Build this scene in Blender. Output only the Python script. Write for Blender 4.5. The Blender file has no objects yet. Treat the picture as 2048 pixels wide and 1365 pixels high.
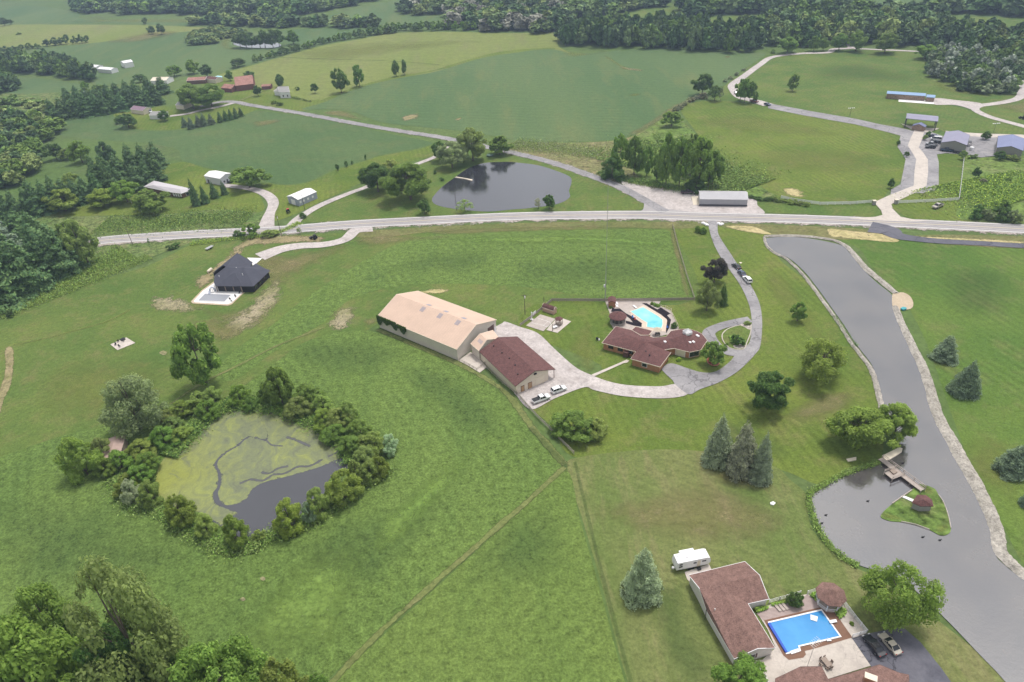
import bpy, math, random
import numpy as np
from mathutils import Vector, Matrix
from mathutils.geometry import tessellate_polygon
R = math.radians
rnd = random.Random(7)
sc = bpy.context.scene
C = sc.collection
# ------------------------------------------------------------ camera
F, CX, CY, H = 1365.0, 1024.0, 682.5, 130.0      # focal length in photo pixels, centre, flying height
dn = np.array([131., 1987.5, F]); dn /= np.linalg.norm(dn)           # "down" seen from the camera
fw = np.array([0, 0, 1.]) - dn * dn[2]; fw /= np.linalg.norm(fw)
rt = np.cross(dn, fw); rt = rt if rt[0] > 0 else -rt
def wd(v): return Vector((float(v @ rt), float(v @ fw), float(-(v @ dn))))
cam = bpy.data.objects.new('camera', bpy.data.cameras.new('camera')); C.objects.link(cam)
ax, ay, az = wd(np.array([1., 0, 0])), wd(np.array([0, -1., 0])), wd(np.array([0, 0, -1.]))
m = Matrix((ax, ay, az)).transposed().to_4x4(); m.translation = (0, 0, H); cam.matrix_world = m
cam.data.sensor_width = 36; cam.data.lens = 36 * F / 2048; cam.data.clip_start = 1; cam.data.clip_end = 20000
sc.camera = cam
# ------------------------------------------------------------ light
w = bpy.data.worlds.new('World'); sc.world = w; w.use_nodes = True
nt = w.node_tree; bg = nt.nodes['Background']
sky = nt.nodes.new('ShaderNodeTexSky'); sky.sky_type = 'NISHITA'; sky.sun_disc = False
SUN_EL, SUN_ROT = R(70), R(40)
sky.sun_elevation = SUN_EL; sky.sun_rotation = SUN_ROT; sky.dust_density = 3
hs = nt.nodes.new('ShaderNodeHueSaturation'); hs.inputs['Saturation'].default_value = .13; hs.inputs['Value'].default_value = 1.0
nt.links.new(sky.outputs[0], hs.inputs['Color'])
tc = nt.nodes.new('ShaderNodeTexCoord'); nz = nt.nodes.new('ShaderNodeTexNoise'); nz.inputs['Scale'].default_value = 3; nz.inputs['Detail'].default_value = 4
mr = nt.nodes.new('ShaderNodeMapRange'); mr.inputs['From Min'].default_value = .3; mr.inputs['From Max'].default_value = .7; mr.inputs['To Min'].default_value = .8; mr.inputs['To Max'].default_value = 1.25
mx = nt.nodes.new('ShaderNodeVectorMath'); mx.operation = 'SCALE'
nt.links.new(tc.outputs['Generated'], nz.inputs['Vector']); nt.links.new(nz.outputs['Fac'], mr.inputs['Value'])
nt.links.new(hs.outputs[0], mx.inputs[0]); nt.links.new(mr.outputs[0], mx.inputs['Scale'])
nt.links.new(mx.outputs[0], bg.inputs['Color']); bg.inputs['Strength'].default_value = .135
sl = bpy.data.lights.new('sun', 'SUN'); sl.energy = 1.5; sl.angle = R(11); sl.color = (1, .95, .88)
so = bpy.data.objects.new('sun', sl); C.objects.link(so)
sd = Vector((math.sin(SUN_ROT) * math.cos(SUN_EL), math.cos(SUN_ROT) * math.cos(SUN_EL), math.sin(SUN_EL)))
so.rotation_euler = (-sd).to_track_quat('-Z', 'Y').to_euler(); so.location = (0, 0, 200)
sc.view_settings.view_transform = 'Standard'; sc.view_settings.look = 'None'; sc.view_settings.exposure = 0.6; sc.view_settings.gamma = 1
sc.cycles.max_bounces = 5; sc.cycles.transparent_max_bounces = 8; sc.cycles.volume_bounces = 0
# ------------------------------------------------------------ photo pixel <-> world
def P(x, y, h=0.0):
    v = np.array([x - CX, y - CY, F]); t = (H - h) / (v @ dn)
    return Vector((float(v @ rt) * t, float(v @ fw) * t, h))
def pix(p):
    v = p[0] * rt + p[1] * fw + (H - p[2]) * dn
    return CX + F * v[0] / v[2], CY + F * v[1] / v[2]
def ppm(p):                                   # photo pixels per metre, sideways, at p
    v = p[0] * rt + p[1] * fw + (H - p[2]) * dn
    return F / v[2]
def hgt(bx, by, ty):
    p = P(bx, by); lo, hi = 0., 120.
    for _ in range(30):
        mid = (lo + hi) / 2
        if pix((p.x, p.y, mid))[1] > ty: lo = mid
        else: hi = mid
    return lo
# ------------------------------------------------------------ tagging and objects
OFF = {}
def tag(o, label=None, cat=None, group=None, kind=None):
    if label: o['label'] = label
    if cat: o['category'] = cat
    if group: o['group'] = group
    if kind: o['kind'] = kind
    return o
def empty(name, loc, label, cat, group=None, rz=0):
    o = bpy.data.objects.new(name, None); C.objects.link(o); o.location = loc; o.rotation_euler.z = rz
    o.empty_display_size = .3
    OFF[o.name] = Vector(loc) if rz == 0 else Vector((0, 0, 0))
    return tag(o, label, cat, group)
def fast_mesh(name, V, Q, k=4):
    me = bpy.data.meshes.new(name); V = np.asarray(V, np.float32); Q = np.asarray(Q, np.int32)
    me.vertices.add(len(V)); me.vertices.foreach_set('co', V.ravel())
    me.loops.add(Q.size); me.loops.foreach_set('vertex_index', Q.ravel())
    me.polygons.add(len(Q)); me.polygons.foreach_set('loop_start', np.arange(0, Q.size, k, dtype=np.int32))
    me.update(calc_edges=True)
    return me
class MB:
    def __init__(s): s.v = []; s.f = []
    def poly(s, pts):
        n = len(s.v); s.v += [tuple(p) for p in pts]; s.f.append(list(range(n, n + len(pts)))); return s
    def box(s, c, d, rz=0, ux=None):          # centre, full sizes
        cs, sn = math.cos(rz), math.sin(rz); n = len(s.v)
        for z in (-.5, .5):
            for x, y in ((-.5, -.5), (.5, -.5), (.5, .5), (-.5, .5)):
                X, Y = x * d[0], y * d[1]
                s.v.append((c[0] + X * cs - Y * sn, c[1] + X * sn + Y * cs, c[2] + z * d[2]))
        s.f += [[n, n+3, n+2, n+1], [n+4, n+5, n+6, n+7]] + [[n+i, n+(i+1) % 4, n+4+(i+1) % 4, n+4+i] for i in range(4)]
        return s
    def prism(s, pts, z0, z1):
        n = len(s.v); k = len(pts); pts = ccw(pts)
        s.v += [(p[0], p[1], z0) for p in pts] + [(p[0], p[1], z1) for p in pts]
        s.f += [list(range(n, n+k))[::-1], list(range(n+k, n+2*k))] + [[n+i, n+(i+1) % k, n+k+(i+1) % k, n+k+i] for i in range(k)]
        return s
    def tube(s, a, b, r0, r1=None, k=6):
        r1 = r0 if r1 is None else r1
        a, b = Vector(a), Vector(b); d = (b - a).normalized(); u = d.orthogonal().normalized(); v = d.cross(u); n = len(s.v)
        for c, r in ((a, r0), (b, r1)):
            for i in range(k):
                t = 2 * math.pi * i / k; s.v.append(tuple(c + u * math.cos(t) * r + v * math.sin(t) * r))
        s.f += [[n+i, n+(i+1) % k, n+k+(i+1) % k, n+k+i] for i in range(k)] + [list(range(n, n+k))[::-1], list(range(n+k, n+2*k))]
        return s
    def beam(s, a, b, wd_, ht):               # box between two points
        a, b = Vector(a), Vector(b); d = (b - a).normalized(); u = d.cross(Vector((0, 0, 1)))
        u = u.normalized() if u.length > 1e-3 else Vector((1, 0, 0)); v = u.cross(d); n = len(s.v)
        for c in (a, b):
            for i, j in ((-.5, -.5), (.5, -.5), (.5, .5), (-.5, .5)): s.v.append(tuple(c + u * i * wd_ + v * j * ht))
        s.f += [[n, n+1, n+2, n+3], [n+7, n+6, n+5, n+4]] + [[n+(i+1) % 4, n+i, n+4+i, n+4+(i+1) % 4] for i in range(4)]
        return s
    def ball(s, c, rx, ry, rz, k=10):
        n0 = len(s.v); R_ = k // 2 + 1
        for i in range(R_ + 1):
            ph = math.pi * i / R_
            for j in range(k):
                t = 2 * math.pi * j / k
                s.v.append((c[0] + rx * math.sin(ph) * math.cos(t), c[1] + ry * math.sin(ph) * math.sin(t), c[2] + rz * math.cos(ph)))
        for i in range(R_):
            for j in range(k): s.f.append([n0+i*k+j, n0+i*k+(j+1) % k, n0+(i+1)*k+(j+1) % k, n0+(i+1)*k+j][::-1])
        return s
    def build(s, name, mat, parent=None, label=None, cat=None, group=None, kind=None, smooth=False, base=None):
        o_ = OFF.get(parent.name, Vector((0, 0, 0))) if parent else (Vector(base) if base is not None else Vector((0, 0, 0)))
        me = bpy.data.meshes.new(name); me.from_pydata([(a - o_.x, b - o_.y, c - o_.z) for a, b, c in s.v], [], s.f)
        me.materials.append(mat); me.update()
        if smooth: me.polygons.foreach_set('use_smooth', [True] * len(me.polygons))
        o = bpy.data.objects.new(name, me); C.objects.link(o)
        if parent: o.parent = parent; OFF[o.name] = o_
        else: o.location = o_
        return tag(o, label, cat, group, kind)
def ccw(pts):
    a = sum(pts[i-1][0] * pts[i][1] - pts[i][0] * pts[i-1][1] for i in range(len(pts)))
    return list(pts) if a > 0 else list(pts)[::-1]
# ------------------------------------------------------------ materials
def s2l(c): return tuple((x / 12.92 if x <= .04045 else ((x + .055) / 1.055) ** 2.4) for x in c)
def new_mat(name):
    mt = bpy.data.materials.new(name); mt.use_nodes = True; n = mt.node_tree; b = n.nodes['Principled BSDF']
    b.inputs['Specular IOR Level'].default_value = .2
    return mt, n, b
def noise(n, vec, scale, detail=3, rough=.6):
    t = n.nodes.new('ShaderNodeTexNoise'); t.inputs['Scale'].default_value = scale; t.inputs['Detail'].default_value = detail; t.inputs['Roughness'].default_value = rough
    n.links.new(vec, t.inputs['Vector']); return t.outputs['Fac']
def rng(n, v, a, b, c=0., d=1.):
    t = n.nodes.new('ShaderNodeMapRange'); t.inputs['From Min'].default_value = a; t.inputs['From Max'].default_value = b; t.inputs['To Min'].default_value = c; t.inputs['To Max'].default_value = d
    n.links.new(v, t.inputs['Value']); return t.outputs[0]
def mixc(n, f, a, b):
    t = n.nodes.new('ShaderNodeMix'); t.data_type = 'RGBA'
    if isinstance(f, float): t.inputs[0].default_value = f
    else: n.links.new(f, t.inputs[0])
    for s, v in ((6, a), (7, b)):
        if isinstance(v, tuple): t.inputs[s].default_value = (*v[:3], 1)
        else: n.links.new(v, t.inputs[s])
    return t.outputs[2]
def math_(n, op, a, b=None):
    t = n.nodes.new('ShaderNodeMath'); t.operation = op
    for i, v in enumerate((a, b)):
        if v is None: continue
        if isinstance(v, (int, float)): t.inputs[i].default_value = v
        else: n.links.new(v, t.inputs[i])
    return t.outputs[0]
def scalec(n, col, fac):
    t = n.nodes.new('ShaderNodeVectorMath'); t.operation = 'SCALE'; n.links.new(col, t.inputs[0])
    if isinstance(fac, float): t.inputs['Scale'].default_value = fac
    else: n.links.new(fac, t.inputs['Scale'])
    return t.outputs[0]
def bumpn(n, b, h, st, dist=.3):
    t = n.nodes.new('ShaderNodeBump'); t.inputs['Strength'].default_value = st; t.inputs['Distance'].default_value = dist
    n.links.new(h, t.inputs['Height']); n.links.new(t.outputs[0], b.inputs['Normal'])
def posn(n): return n.nodes.new('ShaderNodeNewGeometry').outputs['Position']
def ground(name, a, b_, c, big=.02, mid=.12, fine=1.2, fine_amt=.35, stripes=None, bump=.5, alpha=None, spots=None, streak=0., gain=1., soft=0., cracks=None):
    """grassy or earthy surface: three blended colours at three sizes, optional mowing stripes, optional ragged edge"""
    mt, n, bs = new_mat(name); p = posn(n)
    if streak:
        mp = n.nodes.new('ShaderNodeMapping'); mp.inputs['Rotation'].default_value = (0, 0, streak); mp.inputs['Scale'].default_value = (1, .25, 1); n.links.new(p, mp.inputs[0]); ps = mp.outputs[0]
    else: ps = p
    col = mixc(n, rng(n, noise(n, ps, big, 4), .35, .65), a, b_)
    col = mixc(n, rng(n, noise(n, ps, mid, 5, .7), .5, .75), col, c)
    f1 = noise(n, p, fine, 4, .75); f2 = noise(n, p, fine * .33, 3)
    v = math_(n, 'ADD', rng(n, f1, .3, .7, -fine_amt, fine_amt), rng(n, f2, .3, .7, -fine_amt * .5, fine_amt * .5))
    if stripes:
        ang, wdt, amt = stripes
        d = n.nodes.new('ShaderNodeVectorMath'); d.operation = 'DOT_PRODUCT'; n.links.new(p, d.inputs[0]); d.inputs[1].default_value = (math.cos(ang), math.sin(ang), 0)
        wob = math_(n, 'MULTIPLY', noise(n, p, .03, 2), wdt * 2.5)
        s = math_(n, 'SINE', math_(n, 'MULTIPLY', math_(n, 'ADD', d.outputs['Value'], wob), math.pi / wdt))
        msk = rng(n, noise(n, p, .035, 2), .4, .62)
        v = math_(n, 'ADD', v, math_(n, 'MULTIPLY', math_(n, 'MULTIPLY', s, amt), msk))
    col = scalec(n, col, math_(n, 'MULTIPLY', math_(n, 'ADD', v, 1.), gain))
    if cracks:
        cs_, cw, cd = cracks; vo = n.nodes.new('ShaderNodeTexVoronoi'); vo.feature = 'DISTANCE_TO_EDGE'; vo.inputs['Scale'].default_value = cs_
        wv = n.nodes.new('ShaderNodeVectorMath'); wv.operation = 'ADD'; tn = n.nodes.new('ShaderNodeTexNoise'); tn.inputs['Scale'].default_value = .5; tn.inputs['Detail'].default_value = 4; n.links.new(p, tn.inputs['Vector'])
        n.links.new(p, wv.inputs[0]); n.links.new(scalec(n, tn.outputs['Color'], 3.0), wv.inputs[1]); n.links.new(wv.outputs[0], vo.inputs['Vector'])
        col = scalec(n, col, rng(n, vo.outputs['Distance'], 0., cw, 1 - cd, 1.))
    if spots:
        sc_, th, scol = spots
        col = mixc(n, rng(n, noise(n, p, sc_, 2, .9), th, th + .04), col, scol)
    n.links.new(col, bs.inputs['Base Color']); bs.inputs['Roughness'].default_value = .95; bs.inputs['Specular IOR Level'].default_value = .05
    if bump: bumpn(n, bs, math_(n, 'ADD', f1, f2), bump, .35)
    if alpha:
        at = n.nodes.new('ShaderNodeAttribute'); at.attribute_name = 'edge'
        k = math_(n, 'ADD', math_(n, 'MULTIPLY', at.outputs['Fac'], 1.5), math_(n, 'ADD', rng(n, noise(n, p, alpha, 5, .8), .3, .7, -1.5, .25), rng(n, noise(n, p, alpha * 7, 3, .7), .2, .8, -.35, .35)))
        if soft:
            mt['soft'] = 1
            k = math_(n, 'ADD', math_(n, 'MULTIPLY', at.outputs['Fac'], 1.6), rng(n, noise(n, p, alpha, 5, .75), .3, .7, -.7, .1))
            n.links.new(rng(n, k, 0., 1., 0., soft), bs.inputs['Alpha'])
        else: n.links.new(rng(n, k, -.1, .55), bs.inputs['Alpha'])
    return mt
def plain(name, col, rough=.7, var=.12, scale=1., metal=0., spec=.3, bump=0., scale2=None, coat=0.):
    mt, n, bs = new_mat(name); p = posn(n)
    f = math_(n, 'ADD', noise(n, p, scale, 4, .7), noise(n, p, scale * (scale2 or 6), 3, .7))
    n.nodes.new('ShaderNodeRGB'); r = n.nodes[-1]; r.outputs[0].default_value = (*col, 1)
    n.links.new(scalec(n, r.outputs[0], rng(n, f, .7, 1.3, 1 - var, 1 + var)), bs.inputs['Base Color'])
    bs.inputs['Roughness'].default_value = rough; bs.inputs['Metallic'].default_value = metal; bs.inputs['Specular IOR Level'].default_value = spec
    bs.inputs['Coat Weight'].default_value = coat
    if bump: bumpn(n, bs, f, bump, .05)
    return mt
def ribbed(name, col, rz, pitch=.9, rough=.5, amt=.06, var=.08):   # seamed metal sheet, seams along rz
    mt, n, bs = new_mat(name); p = posn(n)
    d = n.nodes.new('ShaderNodeVectorMath'); d.operation = 'DOT_PRODUCT'; n.links.new(p, d.inputs[0]); d.inputs[1].default_value = (math.cos(rz), math.sin(rz), 0)
    s = math_(n, 'FRACT', math_(n, 'MULTIPLY', d.outputs['Value'], 1 / pitch))
    s = rng(n, s, .0, .12, 1 - amt * 2, 1.)
    r = n.nodes.new('ShaderNodeRGB'); r.outputs[0].default_value = (*col, 1)
    k = math_(n, 'MULTIPLY', s, rng(n, math_(n, 'ADD', noise(n, p, .25, 4), noise(n, p, 3, 3)), .7, 1.3, 1 - var, 1 + var))
    n.links.new(scalec(n, r.outputs[0], k), bs.inputs['Base Color']); bs.inputs['Roughness'].default_value = rough
    return mt
def water(name, col, rough=.06, ior=1.6, wave=.03, scale=1.2, stain=None):
    mt, n, bs = new_mat(name); p = posn(n)
    c = mixc(n, rng(n, noise(n, p, .04, 4), .35, .7), col, tuple(x * .85 for x in col)) if not stain else mixc(n, rng(n, noise(n, p, .06, 5), .4, .65), col, stain)
    n.links.new(c, bs.inputs['Base Color']); bs.inputs['Roughness'].default_value = rough; bs.inputs['IOR'].default_value = ior; bs.inputs['Specular IOR Level'].default_value = .5
    bumpn(n, bs, noise(n, p, scale, 3), wave, .3)
    return mt
def paint(name, col, rough=.25): return plain(name, col, rough, .03, 2, 0, .5, coat=.5)
M = {}
# ------------------------------------------------------------ ground sheets
def smooth(pts, k=6, closed=True):
    n = len(pts); out = []
    for i in range(n if closed else n - 1):
        g = (lambda j: pts[j % n]) if closed else (lambda j: pts[max(0, min(n - 1, j))])
        p0, p1, p2, p3 = (Vector(g(i + d)[:2]) for d in (-1, 0, 1, 2))
        for j in range(k):
            t = j / k
            out.append(.5 * ((2 * p1) + (p2 - p0) * t + (2 * p0 - 5 * p1 + 4 * p2 - p3) * t * t + (3 * p1 - p0 - 3 * p2 + p3) * t ** 3))
    if not closed: out.append(Vector(pts[-1][:2]))
    return out
def world(px, k=6, sharp=False, jit=0.):
    w_ = [P(x, y) for x, y in px]
    w_ = [Vector((p.x, p.y)) for p in w_] if sharp else smooth(w_, k)
    if jit: w_ = [p + Vector((rnd.uniform(-jit, jit), rnd.uniform(-jit, jit))) for p in w_]
    return w_
ZI = [0]
def mesh_obj(name, V, Fs, mat, kind='structure', **kw):
    ZI[0] += 1; V = [(v[0], v[1], v[2] + ZI[0] * .00012) for v in V] if kind == 'structure' else V
    me = bpy.data.meshes.new(name); me.from_pydata([tuple(v) for v in V], [], Fs); me.materials.append(mat); me.update()
    o = bpy.data.objects.new(name, me); C.objects.link(o); return tag(o, kind=kind, **kw)
def sheet(name, px, mat, z, sharp=False, jit=0., pts=None, kind='structure', parent=None, holes=(), **kw):
    w_ = pts if pts is not None else world(px, 6, sharp, jit); w_ = ccw(w_)
    loops = [[Vector((p[0], p[1], 0)) for p in w_]] + [[Vector((p[0], p[1], 0)) for p in h] for h in holes]
    V = [(p.x, p.y, z) for l in loops for p in l]
    T = [list(t) for t in tessellate_polygon(loops)]
    T2 = []
    for t in T:
        a, b, c = (Vector(V[i]) for i in t)
        T2.append(t if (b - a).cross(c - a).z > 0 else t[::-1])
    if parent:
        o_ = OFF[parent.name]; V = [(x - o_.x, y - o_.y, zz - o_.z) for x, y, zz in V]
    o = mesh_obj(name, V, T2, mat, None if parent else kind, **kw)
    if parent: o.parent = parent
    return o
def blob(name, px, mat, z, inner=.45):         # patch whose edge frays out into what lies below
    from mathutils.geometry import delaunay_2d_cdt
    w_ = ccw(world(px, 5)); n = len(w_)
    x0, x1, y0, y1 = min(p.x for p in w_), max(p.x for p in w_), min(p.y for p in w_), max(p.y for p in w_)
    A_ = np.array([(p.x, p.y) for p in w_]); B_ = np.roll(A_, -1, 0)
    area = abs((A_[:, 0] * B_[:, 1] - B_[:, 0] * A_[:, 1]).sum()) / 2; st = math.sqrt(area / 220) + .01
    gx, gy = np.meshgrid(np.arange(x0 + st / 2, x1, st), np.arange(y0 + st / 2, y1, st)); Pg = np.stack([gx.ravel(), gy.ravel()], 1)
    ins_ = np.zeros(len(Pg), bool)
    for a, b in zip(A_, B_):
        c = (a[1] > Pg[:, 1]) != (b[1] > Pg[:, 1]); xx = (b[0] - a[0]) * (Pg[:, 1] - a[1]) / ((b[1] - a[1]) or 1e-9) + a[0]; ins_ ^= c & (Pg[:, 0] < xx)
    Pg = Pg[ins_]; D = np.full(len(Pg), 1e9)
    for a, b in zip(A_, B_):
        ab = b - a; t = np.clip(((Pg - a) @ ab) / (ab @ ab + 1e-9), 0, 1); D = np.minimum(D, np.linalg.norm(Pg - (a + t[:, None] * ab), axis=1))
    k = D > st * .35; Pg, D = Pg[k], D[k]; wfull = (D.max() if len(D) else 1.) * (1. if mat.get('soft') else (max(.1, 1 - inner) if inner > .72 else .85))
    vi = list(w_) + [Vector((p[0], p[1])) for p in Pg]
    V, _, Fs, ov, _, _ = delaunay_2d_cdt(vi, [(i, (i + 1) % n) for i in range(n)], [], 1, 1e-4)
    o = mesh_obj(name, [(p.x, p.y, z) for p in V], [f if True else f for f in Fs], mat)
    at = [max((min(1., D[q - n] / wfull) if q >= n else 0.) for q in (l or [0])) for l in ov]
    a = o.data.attributes.new('edge', 'FLOAT', 'POINT'); a.data.foreach_set('value', [float(v) for v in at])
    return o
def ribbon(name, px, wdt, mat, z, k=8, prof=None, off=0., kind='structure', fray=False, pts=None, jit=0.):
    """strip along a line; wdt metres (number or list); prof = heights over the section; fray = edges fade"""
    c = smooth(pts if pts is not None else [P(x, y) for x, y in px], k, False); n = len(c)
    W = wdt if isinstance(wdt, (list, tuple)) else [wdt, wdt]
    prof = prof or ([0, 0] if not fray else [0, 0, 0, 0]); m_ = len(prof); V = []; A = []
    for i, p in enumerate(c):
        d = (c[min(n - 1, i + 1)] - c[max(0, i - 1)]).normalized(); nn = Vector((-d.y, d.x))
        t = i / (n - 1) * (len(W) - 1); j = min(int(t), len(W) - 2); ww = W[j] + (W[j + 1] - W[j]) * (t - j)
        for q in range(m_):
            u = (q / (m_ - 1) - .5) * ww + off + (rnd.uniform(-jit, jit) if jit else 0)
            V.append((p.x + nn.x * u, p.y + nn.y * u, z + prof[q])); A.append(0. if q in (0, m_ - 1) else 1.)
    Fs = [[i * m_ + q + 1, i * m_ + q, (i + 1) * m_ + q, (i + 1) * m_ + q + 1] for i in range(n - 1) for q in range(m_ - 1)]
    o = mesh_obj(name, V, Fs, mat, kind)
    if fray:
        a = o.data.attributes.new('edge', 'FLOAT', 'POINT'); a.data.foreach_set('value', A)
    return o
# ------------------------------------------------------------ ground materials
G = {}
G['base'] = ground('pasture', (.085, .14, .04), (.12, .165, .055), (.10, .125, .055), .004, .02, .5, .25)
G['lawn'] = ground('mown_grass', (0.090, 0.142, 0.028), (0.147, 0.187, 0.038), (0.171, 0.172, 0.061), .02, .09, 1.8, .3, (R(10), 1.3, .09), .4)
G['lawn2'] = ground('mown_grass_right', (0.080, 0.144, 0.030), (0.129, 0.186, 0.040), (0.147, 0.163, 0.057), .015, .07, 1.8, .28, (R(15), 1.5, .10), .4)
G['lawnp'] = ground('yard_grass', (0.083, 0.139, 0.034), (0.132, 0.174, 0.044), (0.157, 0.158, 0.061), .03, .12, 2.0, .32, (R(-38), 1.1, .05), .4)
G['dry'] = ground('dry_lawn', (.105, .155, .04), (.175, .185, .07), (.225, .20, .10), .03, .10, 1.4, .28, (R(62), 1.2, .08), .5, streak=R(50))
G['soy'] = ground('soybean_crop', (.082, .138, .056), (.115, .165, .067), (.14, .168, .066), .012, .05, .8, .16, (R(72), 3., .06), .5, streak=R(75))
G['soy2'] = ground('soybean_crop_west', (.072, .126, .048), (.10, .15, .058), (.12, .148, .06), .014, .05, .8, .14, (R(20), 3., .04), .5)
G['hay'] = ground('hay_meadow', (.165, .205, .055), (.20, .22, .075), (.18, .18, .08), .012, .035, .6, .22, (R(80), 6., .05), .5, streak=R(-60))
G['clover'] = ground('clover_hay', (0.110, 0.171, 0.042), (0.129, 0.190, 0.048), (0.094, 0.153, 0.040), .02, .07, 1.5, .5, (R(28), 1.7, .09), 1.0, streak=R(30))
G['clover2'] = ground('clover_hay_light', (0.120, 0.180, 0.044), (0.143, 0.199, 0.050), (0.108, 0.168, 0.042), .03, .10, 1.5, .42, (R(-50), 1.7, .08), 1.0, streak=R(-60))
G['cloverdk'] = ground('clover_hay_dark', (0.080, 0.140, 0.049), (0.096, 0.153, 0.051), (0.108, 0.149, 0.051), .02, .07, 1.5, .5, None, 1.0, alpha=.06, soft=.26)
G['cloverlt'] = ground('clover_hay_thin', (.15, .24, .055), (.17, .25, .06), (.13, .20, .05), .03, .14, .9, .4, None, .8, alpha=.06, spots=(1.6, .72, (.6, .62, .5)), soft=.8)
G['weeds'] = ground('rough_weeds', (.10, .155, .045), (.15, .18, .065), (.22, .20, .10), .03, .12, .7, .7, None, 1.2)
G['brush'] = ground('brushy_meadow', (.105, .17, .04), (.14, .195, .05), (.19, .19, .09), .03, .10, .5, .6, None, 1.2)
G['brown'] = ground('brown_meadow', (.20, .185, .09), (.16, .18, .065), (.26, .20, .12), .03, .12, .6, .55, None, 1.2)
G['verge'] = ground('road_verge', (.13, .15, .05), (.19, .175, .08), (.10, .14, .04), .03, .10, .8, .35, None, .7)
G['dirt'] = ground('bare_soil', (.31, .245, .15), (.24, .215, .11), (.17, .175, .065), .05, .15, 1.2, .4, None, .6, alpha=.07)
G['stony'] = ground('stony_soil', (.33, .285, .19), (.23, .22, .11), (.15, .17, .055), .08, .3, 1.5, .5, None, 1., alpha=.16, spots=(1.1, .70, (.5, .44, .34)))
G['straw'] = ground('straw_mulch', (.50, .41, .23), (.38, .34, .16), (.22, .21, .08), .08, .2, 1., .3, None, .6, alpha=.10)
G['tan'] = ground('worn_grass', (.24, .215, .10), (.19, .19, .07), (.28, .22, .13), .05, .15, 1.2, .3, None, .4, alpha=.06, soft=.6)
G['yellow'] = ground('yellow_grass', (.21, .235, .065), (.18, .215, .055), (.24, .22, .09), .05, .15, 1.0, .25, None, .4, alpha=.05, soft=.45)
G['dark'] = ground('dark_grass', (0.073, 0.121, 0.040), (0.083, 0.135, 0.043), (0.098, 0.135, 0.049), .05, .15, 1.2, .3, None, .5, alpha=.06, soft=.3)
G['asph'] = ground('old_asphalt', (.25, .24, .25), (.34, .325, .33), (.19, .18, .185), .07, .2, 2.5, .12, None, .15, cracks=(.11, .02, .45))
G['hwy'] = ground('highway_asphalt', (.36, .34, .34), (.42, .39, .385), (.33, .31, .31), .05, .15, 2.5, .07, None, .1)
G['newasph'] = ground('new_asphalt', (.11, .11, .135), (.15, .147, .17), (.09, .09, .11), .05, .15, 2.5, .1, None, .1, cracks=(.09, .012, .6))
G['gravel'] = ground('gravel', (.52, .47, .45), (.43, .39, .38), (.33, .29, .27), .06, .25, 2., .26, None, .4)
G['gravedge'] = ground('gravel_edge', (.46, .41, .38), (.40, .35, .31), (.30, .27, .20), .05, .2, 2., .3, None, .4, alpha=.15)
G['riprap'] = ground('bank_stones', (.44, .405, .36), (.36, .33, .29), (.27, .25, .21), .08, .3, 1.6, .45, None, 1.1)
G['conc'] = ground('concrete', (.56, .50, .45), (.50, .45, .40), (.42, .37, .34), .08, .3, 2., .09, None, .1, cracks=(.22, .01, .3))
G['concw'] = ground('white_concrete', (.82, .80, .78), (.78, .76, .74), (.74, .71, .68), .08, .3, 2., .04, None, .1)
G['sand'] = ground('sand', (.50, .41, .30), (.46, .37, .27), (.42, .34, .25), .08, .3, 2., .12, None, .3)
def tri(c, k): return tuple(x * k for x in c)
Z0 = .03
# base sheet reaching the horizon
bpts = [Vector((6000 * math.cos(t), 6000 * math.sin(t))) for t in np.linspace(0, 2 * math.pi, 48, endpoint=False)]
sheet('ground', None, G['base'], 0., pts=bpts)
def field(name, px, g, lvl=1, sharp=False, jit=0.): return sheet(name, px, G[g], Z0 * lvl, sharp, jit)
# far fields
field('far_field_north', [(-60, 20), (60, 12), (150, 25), (170, 40), (300, 38), (400, 42), (380, 52), (200, 47), (-60, 52)], 'soy')
field('far_field_stubble', [(-60, 54), (200, 50), (380, 54), (420, 60), (300, 72), (180, 88), (80, 92), (-60, 100)], 'hay')
field('far_soybean_field', [(-80, 118), (60, 100), (160, 90), (300, 72), (370, 64), (440, 62), (520, 64), (620, 58), (740, 58), (730, 70), (640, 90), (540, 120), (460, 140), (400, 148), (300, 162), (200, 172), (180, 160), (60, 150), (-80, 150)], 'soy')
field('far_field_crest', [(600, 48), (700, 22), (800, 0), (1010, -30), (1200, -30), (900, 20), (800, 28), (850, 32), (905, 34), (860, 45), (780, 52), (700, 46)], 'soy')
field('far_clearing', [(1225, 44), (1245, 26), (1340, 8), (1370, 12), (1365, 30), (1330, 50), (1260, 58)], 'lawnp')
field('far_clearing', [(1400, 50), (1420, 36), (1500, 34), (1500, 60), (1430, 66)], 'lawnp')
field('far_soy', [(1560, -10), (1700, -8), (1900, 2), (1900, 22), (1720, 24), (1620, 22), (1560, 10)], 'soy')
field('far_clearing', [(1880, 44), (1940, 34), (2060, 40), (2120, 60), (2000, 58), (1900, 52)], 'lawnp')
field('far_clearing', [(1110, 62), (1160, 44), (1200, 36), (1240, 34), (1215, 50), (1150, 62)], 'hay')
field('low_field_west', [(30, 155), (120, 163), (170, 172), (160, 185), (90, 190), (-30, 192), (-30, 180)], 'soy')
field('hay_field', [(420, 158), (512, 129), (637, 94), (712, 80), (787, 67), (887, 64), (1024, 67), (1112, 66), (1116, 92), (1144, 112), (1060, 108), (962, 118), (862, 148), (797, 158), (732, 172), (687, 188), (604, 217), (520, 200), (470, 178)], 'hay')
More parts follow.
